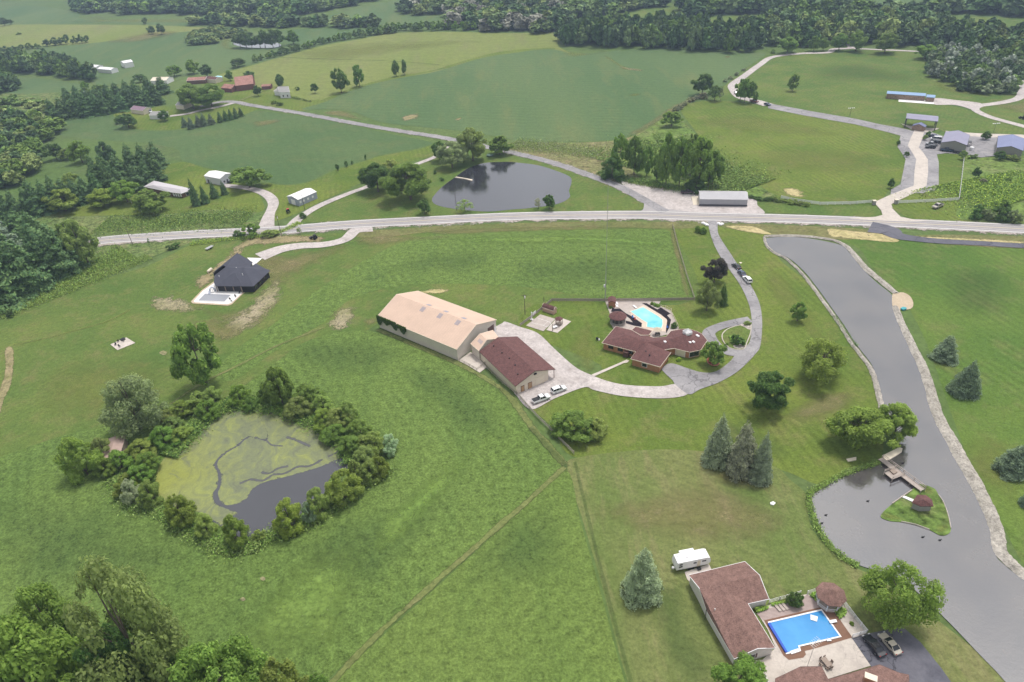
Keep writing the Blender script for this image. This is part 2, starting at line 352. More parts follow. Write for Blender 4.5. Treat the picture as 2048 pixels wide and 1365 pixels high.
field('grass_verge_strip', [(560, 222), (604, 214), (652, 197), (687, 183), (732, 168), (797, 152), (862, 142), (912, 127), (1000, 104), (1100, 96), (1100, 102), (1024, 109), (912, 133), (797, 158), (732, 173), (652, 204), (610, 222)], 'lawn', 2)
field('soybean_field', [(604, 219), (652, 204), (687, 188), (732, 172), (797, 157), (862, 146), (912, 132), (962, 117), (1024, 107), (1099, 99), (1144, 108), (1174, 107), (1269, 100), (1324, 95), (1399, 104), (1514, 106), (1531, 110), (1486, 140), (1464, 160), (1449, 170), (1399, 190), (1374, 205), (1350, 220), (1324, 237), (1289, 258), (1262, 272), (1219, 281), (1136, 284), (1049, 284), (987, 273), (902, 260), (824, 253), (762, 245), (727, 232), (700, 222), (660, 219)], 'soy', 3)
field('soybean_field_west', [(75, 254), (125, 240), (200, 226), (232, 228), (240, 242), (262, 258), (312, 263), (375, 259), (430, 248), (490, 231), (512, 222), (612, 235), (647, 241), (712, 253), (787, 270), (862, 285), (840, 296), (762, 310), (730, 320), (682, 335), (662, 342), (630, 358), (600, 367), (562, 369), (535, 364), (500, 352), (465, 347), (410, 335), (367, 322), (360, 312), (355, 300), (300, 287), (225, 282), (127, 272)], 'soy2')
field('farmyard_grass', [(230, 228), (300, 215), (380, 210), (480, 205), (520, 214), (490, 229), (430, 246), (375, 257), (312, 261), (262, 256), (240, 240)], 'lawn', 1)
field('farmyard_grass_north', [(400, 165), (440, 155), (520, 175), (600, 200), (640, 200), (590, 222), (512, 210), (450, 200)], 'lawn', 1.5)
field('rough_pasture_west', [(-60, 190), (60, 188), (170, 184), (190, 200), (150, 220), (90, 250), (40, 240), (-60, 230)], 'weeds', 1)
field('grass_slope', [(535, 367), (562, 371), (600, 369), (632, 360), (664, 344), (684, 337), (732, 322), (764, 312), (842, 298), (870, 287), (885, 292), (868, 312), (800, 330), (735, 360), (690, 382), (640, 405), (600, 425), (560, 440), (540, 440), (556, 405), (540, 385), (520, 375)], 'lawn', 2)
field('creek_meadow', [(1024, 286), (1136, 286), (1219, 283), (1262, 274), (1300, 256), (1340, 240), (1362, 270), (1390, 300), (1440, 330), (1490, 360), (1560, 392), (1600, 402), (1560, 402), (1500, 385), (1390, 380), (1260, 372), (1180, 345), (1100, 320), (1024, 302), (1000, 292)], 'brown', 2)
field('creek_bank', [(1290, 262), (1345, 228), (1370, 245), (1420, 300), (1480, 345), (1560, 385), (1610, 400), (1560, 402), (1440, 380), (1400, 376), (1300, 368), (1260, 330), (1250, 290)], 'brush', 2.3)
field('park_field', [(1362, 222), (1374, 210), (1420, 202), (1500, 208), (1600, 228), (1700, 243), (1800, 264), (1802, 285), (1798, 300), (1812, 315), (1806, 345), (1800, 365), (1778, 382), (1752, 408), (1700, 414), (1640, 412), (1590, 402), (1540, 385), (1480, 345), (1420, 300), (1385, 255)], 'lawn', 3)
field('park_hillside', [(1430, 200), (1450, 172), (1487, 142), (1531, 112), (1575, 106), (1650, 104), (1760, 98), (1830, 105), (1850, 120), (1870, 150), (1920, 170), (1980, 185), (2040, 190), (2100, 200), (2100, 300), (2030, 262), (1990, 240), (1950, 222), (1900, 208), (1870, 212), (1880, 262), (1830, 262), (1700, 240), (1600, 222), (1510, 205), (1465, 200)], 'lawnp', 2.6)
field('park_strip', [(1860, 215), (1890, 209), (1950, 226), (2000, 245), (2100, 280), (2100, 272), (2048, 274), (1990, 268), (1930, 266), (1880, 260)], 'lawnp', 2.9)
field('wild_meadow', [(1930, 312), (1960, 316), (2048, 312), (2120, 318), (2120, 450), (2048, 446), (1925, 440), (1910, 420), (1916, 380)], 'brush', 2)
field('park_front_lawn', [(1868, 310), (1930, 308), (1928, 330), (1918, 402), (1924, 440), (2060, 450), (1900, 448), (1830, 440), (1796, 425), (1780, 408), (1800, 390), (1870, 380), (1876, 340)], 'lawn', 2.4)
field('roadside_grass', [(1520, 402), (1600, 406), (1740, 412), (1752, 418), (1764, 432), (1720, 436), (1600, 428), (1530, 424)], 'lawnp', 2.5)
field('pond_lawn', [(600, 436), (650, 412), (735, 374), (800, 338), (868, 316), (905, 300), (960, 290), (1024, 308), (1100, 328), (1180, 353), (1240, 378), (1290, 403), (1288, 418), (1200, 424), (1024, 428), (850, 434), (700, 442), (610, 445)], 'lawnp', 2)
field('ranch_yard', [(40, 425), (90, 395), (180, 372), (260, 350), (360, 325), (410, 337), (465, 348), (500, 375), (524, 400), (520, 425), (430, 425), (300, 430), (200, 432), (90, 434)], 'lawn', 1.5)
field('embankment', [(30, 436), (200, 434), (300, 432), (430, 420), (500, 424), (520, 428), (524, 450), (430, 458), (200, 475), (60, 490)], 'weeds', 2)
# near fields
field('west_lawn', [(-120, 660), (0, 640), (90, 590), (200, 560), (300, 530), (400, 482), (470, 470), (600, 470), (745, 462), (900, 452), (1340, 450), (1392, 598), (1100, 602), (1040, 655), (930, 620), (860, 600), (770, 640), (700, 690), (600, 800), (400, 900), (200, 1000), (-200, 1000), (-250, 900)], 'lawnp', 1)
field('rough_strip', [(-120, 640), (0, 634), (60, 610), (140, 580), (225, 545), (300, 515), (370, 490), (380, 482), (300, 486), (205, 494), (180, 500), (100, 560), (-120, 600)], 'weeds', 2)
field('hay_field_north', [(470, 760), (540, 710), (600, 672), (650, 645), (690, 606), (740, 585), (800, 573), (900, 568), (1000, 571), (1080, 578), (1140, 588), (1250, 598), (1372, 588), (1366, 560), (1350, 500), (1336, 462), (1200, 460), (1000, 464), (850, 472), (760, 505), (690, 545), (600, 605), (545, 650), (470, 700), (430, 750)], 'clover', 2)
field('hay_field_south', [(1125, 930), (1060, 850), (1000, 785), (930, 740), (840, 700), (760, 668), (720, 662), (660, 668), (600, 690), (540, 735), (460, 790), (380, 830), (240, 850), (100, 880), (-100, 960), (-300, 1100), (-400, 1300), (-300, 1500), (250, 1500), (560, 1440), (670, 1345), (760, 1262), (900, 1135), (1040, 1010)], 'clover', 2.2)
field('hay_field_corner', [(1132, 942), (1050, 1015), (910, 1142), (770, 1268), (690, 1345), (600, 1440), (560, 1520), (1300, 1520), (1250, 1365), (1200, 1180), (1160, 1040)], 'clover2', 2.2)
field('dry_lawn', [(1134, 938), (1160, 915), (1300, 900), (1420, 905), (1540, 930), (1580, 960), (1612, 990), (1618, 1040), (1640, 1080), (1700, 1130), (1760, 1160), (1900, 1260), (2030, 1380), (2040, 1520), (1330, 1520), (1256, 1365), (1206, 1180), (1165, 1040)], 'dry', 1.6)
field('ranch_lawn', [(1150, 915), (1100, 850), (1040, 790), (1150, 770), (1200, 730), (1040, 660), (1100, 602), (1390, 600), (1345, 450), (1420, 446), (1530, 470), (1560, 520), (1620, 570), (1680, 660), (1740, 740), (1765, 810), (1760, 930), (1700, 950), (1640, 970), (1560, 940), (1420, 915), (1300, 905)], 'lawn', 1.2)
field('east_lawn', [(1680, 478), (1720, 500), (1752, 545), (1800, 590), (1850, 680), (1900, 820), (1950, 950), (2010, 1060), (2048, 1130), (2150, 1250), (2400, 1250), (2500, 800), (2200, 480), (2048, 480), (1850, 474), (1760, 468)], 'lawn2', 1.2)
field('verge_south', [(700, 466), (850, 455), (1000, 448), (1200, 444), (1390, 446), (1392, 456), (1330, 458), (1200, 455), (1000, 458), (850, 466), (745, 478)], 'verge', 3)
field('verge_east', [(1440, 448), (1600, 452), (1740, 460), (1762, 470), (1700, 480), (1600, 475), (1530, 470), (1450, 456)], 'verge', 3)
field('verge_far_east', [(1800, 476), (1900, 470), (2120, 478), (2120, 498), (2000, 496), (1880, 488)], 'verge', 3)
# fraying patches
B = lambda n, px, g, l=4, inner=.45: blob(n, px, G[g], Z0 * l, inner)
B('dirt_patch', [(440, 520), (480, 480), (560, 468), (640, 470), (660, 480), (620, 488), (540, 492), (500, 500), (450, 545), (400, 580), (390, 560)], 'dirt', 4, .6)
B('dirt_patch', [(520, 512), (600, 502), (700, 480), (720, 488), (640, 530), (600, 560), (560, 550), (530, 540)], 'tan', 4)
B('dirt_patch', [(540, 560), (575, 560), (570, 600), (520, 650), (440, 690), (430, 650), (480, 620)], 'stony', 4)
B('dirt_patch', [(400, 590), (430, 610), (480, 612), (540, 580), (570, 590), (540, 640), (470, 670), (420, 650), (380, 625)], 'tan', 3.9)
B('dirt_patch', [(290, 600), (340, 585), (390, 600), (410, 620), (360, 630), (300, 625)], 'stony', 4)
B('dirt_patch', [(375, 640), (440, 635), (490, 650), (480, 680), (430, 690), (380, 670)], 'tan', 4)
B('dirt_patch', [(650, 640), (680, 612), (720, 612), (718, 640), (690, 665), (655, 662)], 'stony', 4, .6)
B('dirt_patch', [(480, 520), (540, 500), (600, 520), (590, 560), (550, 590), (500, 560)], 'tan', 3.6)
B('dirt_patch', [(820, 590), (860, 578), (900, 580), (880, 592), (850, 590)], 'straw', 4)
B('dirt_patch', [(720, 640), (760, 632), (756, 650), (730, 655)], 'tan', 4)
B('dirt_patch', [(10, 700), (28, 700), (26, 760), (10, 800), (0, 830), (-10, 810), (8, 750)], 'sand' if False else 'dirt', 4, .8)
B('dry_strip', [(850, 462), (1000, 454), (1200, 452), (1330, 456), (1345, 462), (1200, 461), (1000, 468), (880, 472)], 'tan', 4, .8)
B('dry_strip', [(1350, 455), (1362, 500), (1375, 560), (1382, 590), (1366, 588), (1355, 540), (1338, 470)], 'tan', 4, .8)
B('dry_strip', [(720, 470), (850, 468), (980, 470), (900, 480), (800, 490), (740, 498), (700, 490)], 'tan', 3.6)
B('straw_patch', [(1450, 452), (1500, 452), (1530, 462), (1545, 470), (1515, 468), (1470, 460)], 'straw', 4, .8)
B('straw_patch', [(1655, 458), (1700, 462), (1760, 468), (1800, 480), (1790, 486), (1730, 482), (1690, 478), (1660, 474)], 'straw', 4, .8)
B('straw_patch', [(1800, 474), (1850, 474), (1940, 478), (2048, 484), (2048, 488), (1900, 480), (1820, 478)], 'straw', 4, .8)
B('grain_patch', [(795, 236), (825, 228), (848, 230), (840, 240), (800, 246)], 'dirt', 4.5, .7)
B('grain_patch', [(905, 240), (922, 233), (930, 238), (915, 246)], 'dirt', 4.5, .7)
B('grain_patch', [(1250, 192), (1270, 187), (1285, 190), (1270, 194)], 'yellow', 4.5, .7)
B('grain_patch', [(1240, 132), (1262, 136), (1288, 140), (1286, 144), (1262, 142), (1240, 138)], 'tan', 4.5, .8)
B('grain_patch', [(1110, 96), (1140, 102), (1185, 106), (1212, 100), (1216, 106), (1180, 112), (1140, 116), (1120, 106)], 'yellow', 4.5, .7)
B('grain_patch', [(1448, 113), (1462, 112), (1460, 117), (1450, 117)], 'tan', 4.5, .7)
B('grain_patch', [(500, 245), (540, 238), (570, 240), (550, 250), (510, 256)], 'tan', 4.5, .6)
B('grain_patch', [(1205, 110), (1220, 115), (1240, 128), (1262, 140), (1250, 140), (1228, 128), (1212, 118)], 'yellow', 4.5, .9)
B('meadow_bank', [(640, 224), (680, 220), (712, 228), (740, 245), (700, 240), (650, 232)], 'tan', 4, .7)
B('meadow_bank', [(1250, 270), (1300, 240), (1345, 210), (1380, 195), (1400, 192), (1380, 212), (1330, 240), (1290, 266)], 'tan', 4.4, .7)
B('mown_patch', [(1370, 240), (1460, 225), (1600, 240), (1700, 265), (1690, 280), (1560, 275), (1440, 265)], 'yellow', 4, .5)
B('mown_patch', [(1500, 300), (1600, 290), (1740, 300), (1780, 330), (1740, 360), (1600, 350), (1500, 330)], 'yellow', 4, .3)
B('mown_patch', [(1560, 380), (1590, 375), (1620, 392), (1590, 400)], 'straw', 4, .5)
B('mown_patch', [(1620, 130), (1720, 120), (1820, 140), (1860, 170), (1700, 170), (1600, 160)], 'dark', 4, .3)
B('mown_patch', [(1870, 158), (1900, 170), (1960, 185), (1980, 195), (1900, 190), (1862, 172)], 'yellow', 4, .7)
B('mown_patch', [(1960, 208), (2048, 200), (2100, 210), (2100, 240), (2000, 222)], 'tan', 4, .6)
B('grain_patch', [(380, 36), (420, 40), (400, 48), (300, 48), (130, 46), (200, 38)], 'yellow', 4, .5)
B('grain_patch', [(200, 85), (300, 62), (380, 60), (340, 75), (250, 90)], 'tan', 4, .5)
B('grain_patch', [(560, 110), (700, 84), (900, 76), (1000, 84), (800, 110), (640, 130)], 'yellow', 4, .5)
B('thin_clover', [(520, 1170), (600, 1100), (700, 1060), (770, 1060), (760, 1120), (740, 1180), (720, 1280), (640, 1330), (500, 1330), (440, 1280)], 'cloverlt', 4, .4)
B('dark_clover', [(820, 720), (900, 740), (980, 800), (1040, 870), (1000, 900), (900, 860), (840, 800), (790, 750)], 'cloverdk', 4, .4)
B('dark_clover', [(560, 690), (640, 670), (740, 672), (820, 700), (760, 760), (660, 760), (580, 740)], 'cloverdk', 4, .3)
B('dark_clover', [(960, 1060), (1080, 990), (1130, 1000), (1160, 1120), (1100, 1200), (980, 1200), (900, 1180)], 'cloverdk', 4, .2)
B('dark_clover', [(560, 1080), (760, 1000), (900, 960), (940, 1010), (840, 1120), (760, 1200), (600, 1160)], 'cloverdk', 4, .2)
B('dark_clover', [(-60, 1000), (120, 980), (300, 1030), (400, 1100), (300, 1180), (0, 1200)], 'cloverdk', 4, .2)
B('dark_clover', [(600, 640), (700, 560), (860, 500), (1000, 500), (960, 550), (800, 560), (680, 600)], 'cloverdk', 4, .2)
B('dark_clover', [(1000, 520), (1200, 500), (1330, 520), (1350, 570), (1200, 590), (1050, 570)], 'cloverdk', 4, .2)
B('white_bloom', [(760, 1030), (900, 920), (960, 900), (900, 1000), (800, 1090), (740, 1120)], 'cloverlt', 4.2, .2)
B('white_bloom', [(860, 480), (1000, 470), (1200, 470), (1320, 480), (1330, 500), (1200, 490), (1000, 490)], 'cloverlt', 4.2, .2)
B('dry_patch', [(1180, 1000), (1400, 960), (1560, 1000), (1600, 1060), (1500, 1100), (1300, 1090), (1200, 1060)], 'tan', 4, .2)
B('dry_patch', [(1440, 930), (1500, 940), (1560, 980), (1480, 990), (1420, 960)], 'tan', 4, .2)
B('dry_patch', [(1560, 830), (1600, 800), (1640, 780), (1700, 780), (1720, 810), (1660, 840), (1600, 850)], 'tan', 4, .2)
B('dark_patch', [(1300, 1180), (1360, 1160), (1400, 1260), (1450, 1340), (1400, 1400), (1320, 1330), (1290, 1240)], 'dark', 4, .3)
B('dark_patch', [(1400, 840), (1480, 830), (1560, 860), (1600, 910), (1540, 930), (1440, 900)], 'dark', 4, .2)
B('light_patch', [(1540, 520), (1600, 580), (1660, 680), (1640, 700), (1560, 620), (1520, 560)], 'yellow', 4, .2)
B('light_patch', [(1860, 540), (1960, 520), (2060, 560), (2040, 640), (1920, 640), (1860, 600)], 'dark', 4, .2)
B('light_patch', [(1900, 900), (1960, 860), (2048, 900), (2060, 1020), (1990, 1000), (1930, 960)], 'yellow', 4, .15)
B('light_patch', [(60, 740), (200, 700), (360, 720), (340, 820), (180, 860), (40, 840)], 'yellow', 4, .15)
B('light_patch', [(1180, 640), (1200, 680), (1190, 760), (1130, 700), (1150, 660)], 'yellow', 4, .15)
B('soil_mound', [(318, 707), (327, 702), (335, 706), (328, 712)], 'stony', 5, .8)
B('soil_mound', [(480, 1199), (487, 1195), (492, 1200), (486, 1204)], 'stony', 5, .8)
B('soil_mound', [(520, 1158), (527, 1154), (532, 1159), (526, 1163)], 'stony', 5, .8)
for px in ([(0, 640), (60, 612), (140, 582), (225, 548), (300, 518), (372, 488)],): ribbon('ditch', px, 1.6, G['dark'], Z0 * 5, fray=True)
ribbon('worn_track', [(28, 690), (80, 680), (150, 662), (210, 645), (262, 620)], 1.6, G['yellow'], Z0 * 4.6, fray=True)
T_ = ground('track_grass', (.15, .175, .06), (.14, .165, .055), (.18, .175, .08), .05, .15, 1.2, .3, None, .4, alpha=.06)
G['tan'], T0 = T_, G['tan']
ribbon('worn_track', [(1130, 935), (1050, 1008), (900, 1140), (760, 1266), (680, 1348), (600, 1440)], 2.2, G['tan'], Z0 * 5, fray=True)
ribbon('worn_track', [(1150, 925), (1175, 1030), (1212, 1180), (1262, 1365), (1290, 1460)], 1.2, G['dark'], Z0 * 5, fray=True)
ribbon('worn_track', [(755, 660), (840, 695), (930, 735), (1010, 785), (1060, 850), (1130, 930)], 3.0, G['tan'], Z0 * 5, fray=True)
ribbon('worn_track', [(340, 810), (400, 770), (470, 735), (560, 690), (650, 655)], 1.5, G['tan'], Z0 * 5, fray=True)
ribbon('worn_track', [(1060, 856), (1100, 900), (1135, 935)], 2.5, G['dark'], Z0 * 5.4, fray=True)
ribbon('field_line', [(512, 112), (620, 118), (760, 122), (880, 130)], 3, G['dark'], Z0 * 5, fray=True)
# ------------------------------------------------------------ roads
ribbon('road_shoulder', [(-150, 520), (60, 503), (205, 484), (300, 477), (400, 470), (545, 463), (700, 452), (850, 444), (1024, 436), (1200, 433), (1300, 433), (1400, 436), (1600, 441), (1800, 449), (2048, 461), (2250, 472)], 13.5, G['gravedge'], Z0 * 6, fray=True)
hw = [(-150, 519), (60, 502), (205, 482), (300, 475), (400, 469), (545, 462), (700, 450), (850, 442), (1024, 434), (1200, 431), (1300, 431), (1400, 434), (1600, 439), (1800, 447), (2048, 459), (2250, 470)]
ribbon('highway', hw, 8.6, G['hwy'], Z0 * 7)
M['line_w'] = plain('worn_white_line', (.75, .74, .72), .8, .15); M['line_y'] = plain('worn_yellow_line', (.55, .45, .25), .8, .15)
for o_, g in ((3.55, 'line_w'), (-3.55, 'line_w')): ribbon('edge_line', hw, .3, M[g], Z0 * 7.4, off=o_)
for o_ in (.18, -.18): ribbon('centre_line', hw, .14, M['line_y'], Z0 * 7.4, off=o_)
G['track'] = ground('tyre_wear', (.27, .255, .26), (.30, .285, .285), (.24, .23, .235), .05, .2, 2.5, .06, None, .1, alpha=.05)
for o_ in (1.0, 2.5, -1.0, -2.5): ribbon('wheel_track', hw, .75, G['track'], Z0 * 7.2, off=o_, fray=True)
ribbon('wheel_track', cr_line if False else [(470, 205), (512, 213), (600, 227), (700, 246), (800, 263), (890, 277), (960, 292), (1024, 306), (1100, 325), (1180, 352), (1240, 375), (1290, 402)], 1., G['track'], Z0 * 7.3, off=.9, fray=True)
cr = [(400, 214), (440, 205), (470, 205), (512, 213), (600, 227), (700, 246), (800, 263), (890, 277), (960, 292), (1024, 306), (1100, 325), (1180, 352), (1240, 375), (1290, 402), (1330, 425)]
ribbon('road_verge_edge', cr, 8., G['gravedge'], Z0 * 6.2, fray=True)
ribbon('county_road', cr, 5.0, G['asph'], Z0 * 7.1)
ribbon('farm_lane', [(585, 452), (600, 436), (640, 412), (700, 387), (735, 374), (800, 342), (865, 317), (885, 303), (900, 285)], [6, 4.5, 3.6, 3.4, 3.4, 3.6], G['gravel'], Z0 * 6.6)
ribbon('driveway', [(532, 456), (538, 432), (547, 408), (535, 391), (508, 380), (470, 374), (445, 372)], [8, 5, 5.5, 5, 4, 5], G['gravel'], Z0 * 6.6)
ribbon('driveway', [(745, 456), (712, 462), (690, 480), (650, 490), (600, 493), (560, 500), (520, 515)], [9, 6, 5.5, 5.5, 7, 9], G['gravel'], Z0 * 6.6)
ribbon('driveway', [(340, 233), (372, 229), (400, 222), (440, 214), (470, 206)], 4, G['gravel'], Z0 * 6.6)
ribbon('driveway', [(540, 178), (520, 186), (500, 194), (478, 203)], 4, G['tan'], Z0 * 6.6, fray=True)
sheet('gravel_lot', [(1240, 362), (1262, 368), (1330, 378), (1390, 382), (1500, 398), (1515, 412), (1526, 430), (1450, 434), (1380, 434), (1320, 432), (1290, 408), (1262, 388)], G['gravel'], Z0 * 6.4)
B('gravel_lot_dirt', [(1264, 364), (1300, 362), (1370, 374), (1360, 384), (1300, 380)], 'dirt', 6.7)
sheet('road_junction', [(1290, 402), (1306, 412), (1330, 418), (1400, 428), (1430, 434), (1300, 434), (1270, 428), (1286, 420)], G['hwy'], Z0 * 6.8)
# main driveway
D5 = lambda x, y: (1380 + x / 4.551, 430 + y / 4.551)
D4 = lambda x, y: (1030 + x / 4.551, 580 + y / 4.551)
sheet('driveway', [(1416, 440), (1434, 444), (1437, 470), (1462, 510), (1492, 556), (1516, 600), (1524, 640), (1521, 690), (1510, 710), (1478, 742), (1440, 765), (1400, 780), (1378, 790), (1352, 772), (1345, 762), (1330, 748), (1324, 738), (1342, 728), (1375, 738), (1404, 746), (1432, 744), (1462, 722), (1476, 700), (1496, 690), (1502, 670), (1503, 640), (1497, 608), (1478, 568), (1444, 520), (1424, 480)], G['asph'], Z0 * 6.5)
ribbon('driveway_loop', [(1500, 640), (1470, 646), (1440, 654), (1418, 666), (1424, 684), (1440, 698), (1466, 706), (1490, 702)], [3.5, 3.6, 3.6, 4.5, 4, 4, 4], G['asph'], Z0 * 6.7)
sheet('island_bed', [D5(*p) for p in ((555, 1000), (450, 1010), (350, 1040), (295, 1090), (300, 1150), (350, 1210), (430, 1232), (490, 1225), (520, 1160), (550, 1080))], G['lawnp'], Z0 * 7.6)
B('gravel_bed', [D5(*p) for p in ((390, 1190), (480, 1150), (505, 1180), (490, 1222), (430, 1228), (395, 1215))], 'gravedge', 8, .8)
B('gravel_bed', [D5(*p) for p in ((450, 1000), (550, 985), (553, 1050), (500, 1035))], 'gravedge', 8, .8)
ribbon('kerb', [D5(*p) for p in ((555, 1000), (450, 1010), (350, 1040), (295, 1090), (300, 1150), (350, 1210), (430, 1232), (490, 1225), (520, 1160), (550, 1080), (555, 1000))], .35, G['conc'], Z0 * 7.8, prof=[0, .12, .12, 0])
sheet('gravel_drive', [(1004, 648), (1012, 645), (1040, 655), (1076, 668), (1110, 700), (1150, 735), (1184, 752), (1220, 765), (1260, 772), (1320, 774), (1354, 770), (1376, 789), (1330, 798), (1250, 794), (1190, 782), (1168, 776), (1110, 798), (1063, 820), (1034, 794), (1030, 780), (1060, 745), (1040, 710), (1005, 685), (985, 662)], G['gravel'], Z0 * 6.3)
sheet('garden_path', [D4(*p) for p in ((695, 778), (985, 655), (1015, 640), (1040, 650), (1020, 668), (990, 672), (720, 793))], G['conc'], Z0 * 6.6, True)
# park drives
D8 = lambda x, y: (1536 + x / 4., 170 + y / 4.)
sheet('park_drive', [D8(*p) for p in ((1170, 370), (1250, 370), (1235, 430), (1205, 505), (1240, 545), (1278, 600), (1280, 700), (1268, 810), (1170, 870), (1040, 930), (985, 960), (1000, 1000), (1060, 1060), (1180, 1085), (1300, 1092), (1100, 1098), (800, 1085), (640, 1073), (860, 1060), (915, 1045), (905, 1010), (865, 965), (855, 940), (975, 885), (1165, 810), (1170, 700), (1185, 600), (1150, 540), (1117, 490), (1140, 430))], G['conc'], Z0 * 7.6, True)
sheet('park_lot', [D8(*p) for p in ((0, 150), (350, 215), (700, 275), (900, 320), (1070, 350), (1150, 370), (1300, 380), (1420, 420), (1620, 400), (1850, 430), (1830, 570), (1700, 585), (1580, 560), (1420, 550), (1350, 560), (1365, 620), (1365, 800), (1330, 850), (1240, 870), (1170, 870), (980, 880), (985, 840), (1060, 800), (1080, 700), (1100, 600), (1070, 550), (1035, 500), (1060, 410), (950, 380), (700, 320), (300, 250), (0, 190))], G['asph'], Z0 * 6.9, True)
ribbon('park_road', [D8(1420, 385), D8(1600, 400), D8(1800, 410), D8(2100, 418), D8(2300, 425)], 6, G['conc'], Z0 * 7.3)
ribbon('park_road', [(1536, 211), (1510, 203), (1480, 195), (1468, 182), (1466, 170), (1490, 152), (1520, 130), (1545, 115), (1600, 108), (1655, 106), (1668, 99), (1700, 97), (1698, 88)], [8, 6, 6, 5, 5, 5, 5], G['gravel'], Z0 * 6.6)
ribbon('park_road', [(1700, 97), (1750, 100), (1800, 102), (1840, 104)], 4, G['gravel'], Z0 * 6.6)
ribbon('park_road', [(2048, 80), (2040, 130), (2036, 150), (2042, 175), (2040, 195), (2010, 205), (1960, 212)], 5, G['gravel'], Z0 * 6.6)
ribbon('park_road', [(1960, 212), (1950, 220), (1980, 235), (2048, 254), (2120, 275)], 4.5, G['gravel'], Z0 * 6.6)
sheet('shelter_yard', [D8(*p) for p in ((1336, 110), (1500, 125), (1700, 150), (1690, 180), (1660, 195), (1700, 230), (1640, 205), (1500, 165), (1330, 160))], G['gravel'], Z0 * 6.7)
sheet('concrete_slab', [D8(*p) for p in ((1045, 112), (1325, 130), (1325, 158), (1043, 138))], G['concw'], Z0 * 7.2, True)
sheet('pavilion_pad', [D8(*p) for p in ((1060, 312), (1120, 330), (1290, 350), (1370, 352), (1290, 385), (1180, 375), (1130, 352))], G['conc'], Z0 * 7.9, True)
ribbon('side_road', [(1740, 455), (1775, 462), (1800, 474), (1870, 483), (1960, 488), (2060, 494), (2200, 502)], [11, 9, 5, 4, 4, 4], G['newasph'], Z0 * 7.8)
# ------------------------------------------------------------ water
W = {}
W['chan'] = water('murky_pond_water', (.19, .185, .20), .06, 1.9, .06, 2.5, stain=(.165, .165, .185))
W['dark'] = water('dark_pond_water', (.098, .088, .084), .07, 2.6, .09, 1.4, stain=(.066, .062, .066))
W['mid'] = water('pond_water', (.035, .035, .045), .04, 2.15, .12, .9)
W['pool'] = water('pool_water', (.10, .50, .57), .18, 1.35, .05, 1.5, stain=(.38, .72, .74))
def zone(name, px, w_, z): return sheet(name, px, w_, z)
chan = [(1534, 477), (1600, 476), (1677, 490), (1699, 507), (1723, 537), (1753, 566), (1784, 592), (1787, 617), (1797, 650), (1815, 689), (1844, 753), (1868, 837), (1895, 885), (1914, 922), (1940, 970), (1968, 1024), (1985, 1070), (1990, 1110), (2008, 1131), (2048, 1162), (2150, 1230), (2350, 1330), (2350, 1500), (2120, 1500), (2010, 1365), (1960, 1312), (1880, 1229), (1800, 1160), (1719, 1132), (1680, 1109), (1645, 1067), (1629, 1032), (1621, 990), (1644, 977), (1686, 953), (1720, 940), (1754, 929), (1775, 920), (1800, 902), (1790, 880), (1770, 850), (1764, 805), (1749, 747), (1740, 726), (1710, 687), (1688, 652), (1666, 621), (1644, 590), (1626, 566), (1608, 544), (1578, 518), (1543, 503), (1530, 484)]
sheet('pond', chan, W['dark'], Z0 * 5.6)
bank = [0, .25, .45, .35, .1, 0]
ribbon('stone_bank', [(1528, 474), (1545, 473), (1600, 473), (1660, 480), (1690, 492), (1708, 510), (1732, 538), (1762, 563), (1792, 588)], [1.6, 2.2, 2, 2.2, 2.8, 2.4], G['riprap'], Z0 * 5.7, prof=bank, jit=.12)
ribbon('stone_bank', [(1790, 614), (1804, 650), (1822, 687), (1851, 750), (1875, 830), (1903, 882), (1922, 918), (1950, 966), (1977, 1020), (1994, 1066), (2000, 1102), (2018, 1124), (2055, 1155), (2160, 1220)], [2, 2.4, 2.8, 3.1, 3.4, 3.4, 3.2, 3, 3, 3, 3], G['riprap'], Z0 * 5.7, prof=bank, jit=.12)
ribbon('stone_bank', [(1528, 476), (1533, 492), (1548, 506), (1574, 520), (1602, 546), (1620, 568), (1638, 592), (1660, 623), (1682, 654), (1704, 689), (1734, 728), (1746, 750), (1756, 785), (1764, 822)], [1.1, 1.3, 1.4, 1.4, 1.4, 1.4, 1.5, 1.6, 1.6], G['riprap'], Z0 * 5.7, prof=bank, jit=.12)
sheet('sand_beach', [D5(*p) for p in ((1842, 725), (1880, 715), (1940, 712), (2000, 745), (2030, 800), (2020, 850), (1960, 868), (1850, 850))], G['sand'], Z0 * 6.4)
sheet('pond_island', [(1837, 970), (1866, 978), (1875, 989), (1887, 1009), (1896, 1034), (1901, 1058), (1897, 1069), (1881, 1073), (1859, 1062), (1830, 1052), (1802, 1046), (1780, 1044), (1762, 1037), (1764, 1028), (1779, 1014), (1799, 999), (1822, 982)], G['yellow'] if False else G['brush'], Z0 * 9)
B('island_moss', [(1762, 1036), (1768, 1026), (1790, 1030), (1820, 1044), (1800, 1046), (1780, 1044)], 'yellow', 10, .6)
B('island_moss', [(1836, 971), (1862, 978), (1872, 992), (1850, 990)], 'yellow', 10, .6)
B('island_moss', [(1870, 1050), (1898, 1050), (1896, 1068), (1880, 1072), (1866, 1064)], 'yellow', 10, .6)
for nm, px in (('island_kerb', [(1876, 991), (1887, 1008), (1896, 1034), (1901, 1058)]), ('island_kerb', [(1802, 1045), (1830, 1051), (1858, 1061)])):
    ribbon(nm, px, .3, G['conc'], Z0 * 9.2, prof=[-.2, .15, .15, -.2])
pond = [(864, 400), (874, 385), (890, 370), (912, 354), (937, 337), (969, 327), (1000, 325), (1024, 325), (1074, 331), (1111, 342), (1139, 354), (1143, 366), (1138, 382), (1139, 396), (1114, 409), (1060, 417), (1024, 420), (974, 424), (912, 419), (874, 411)]
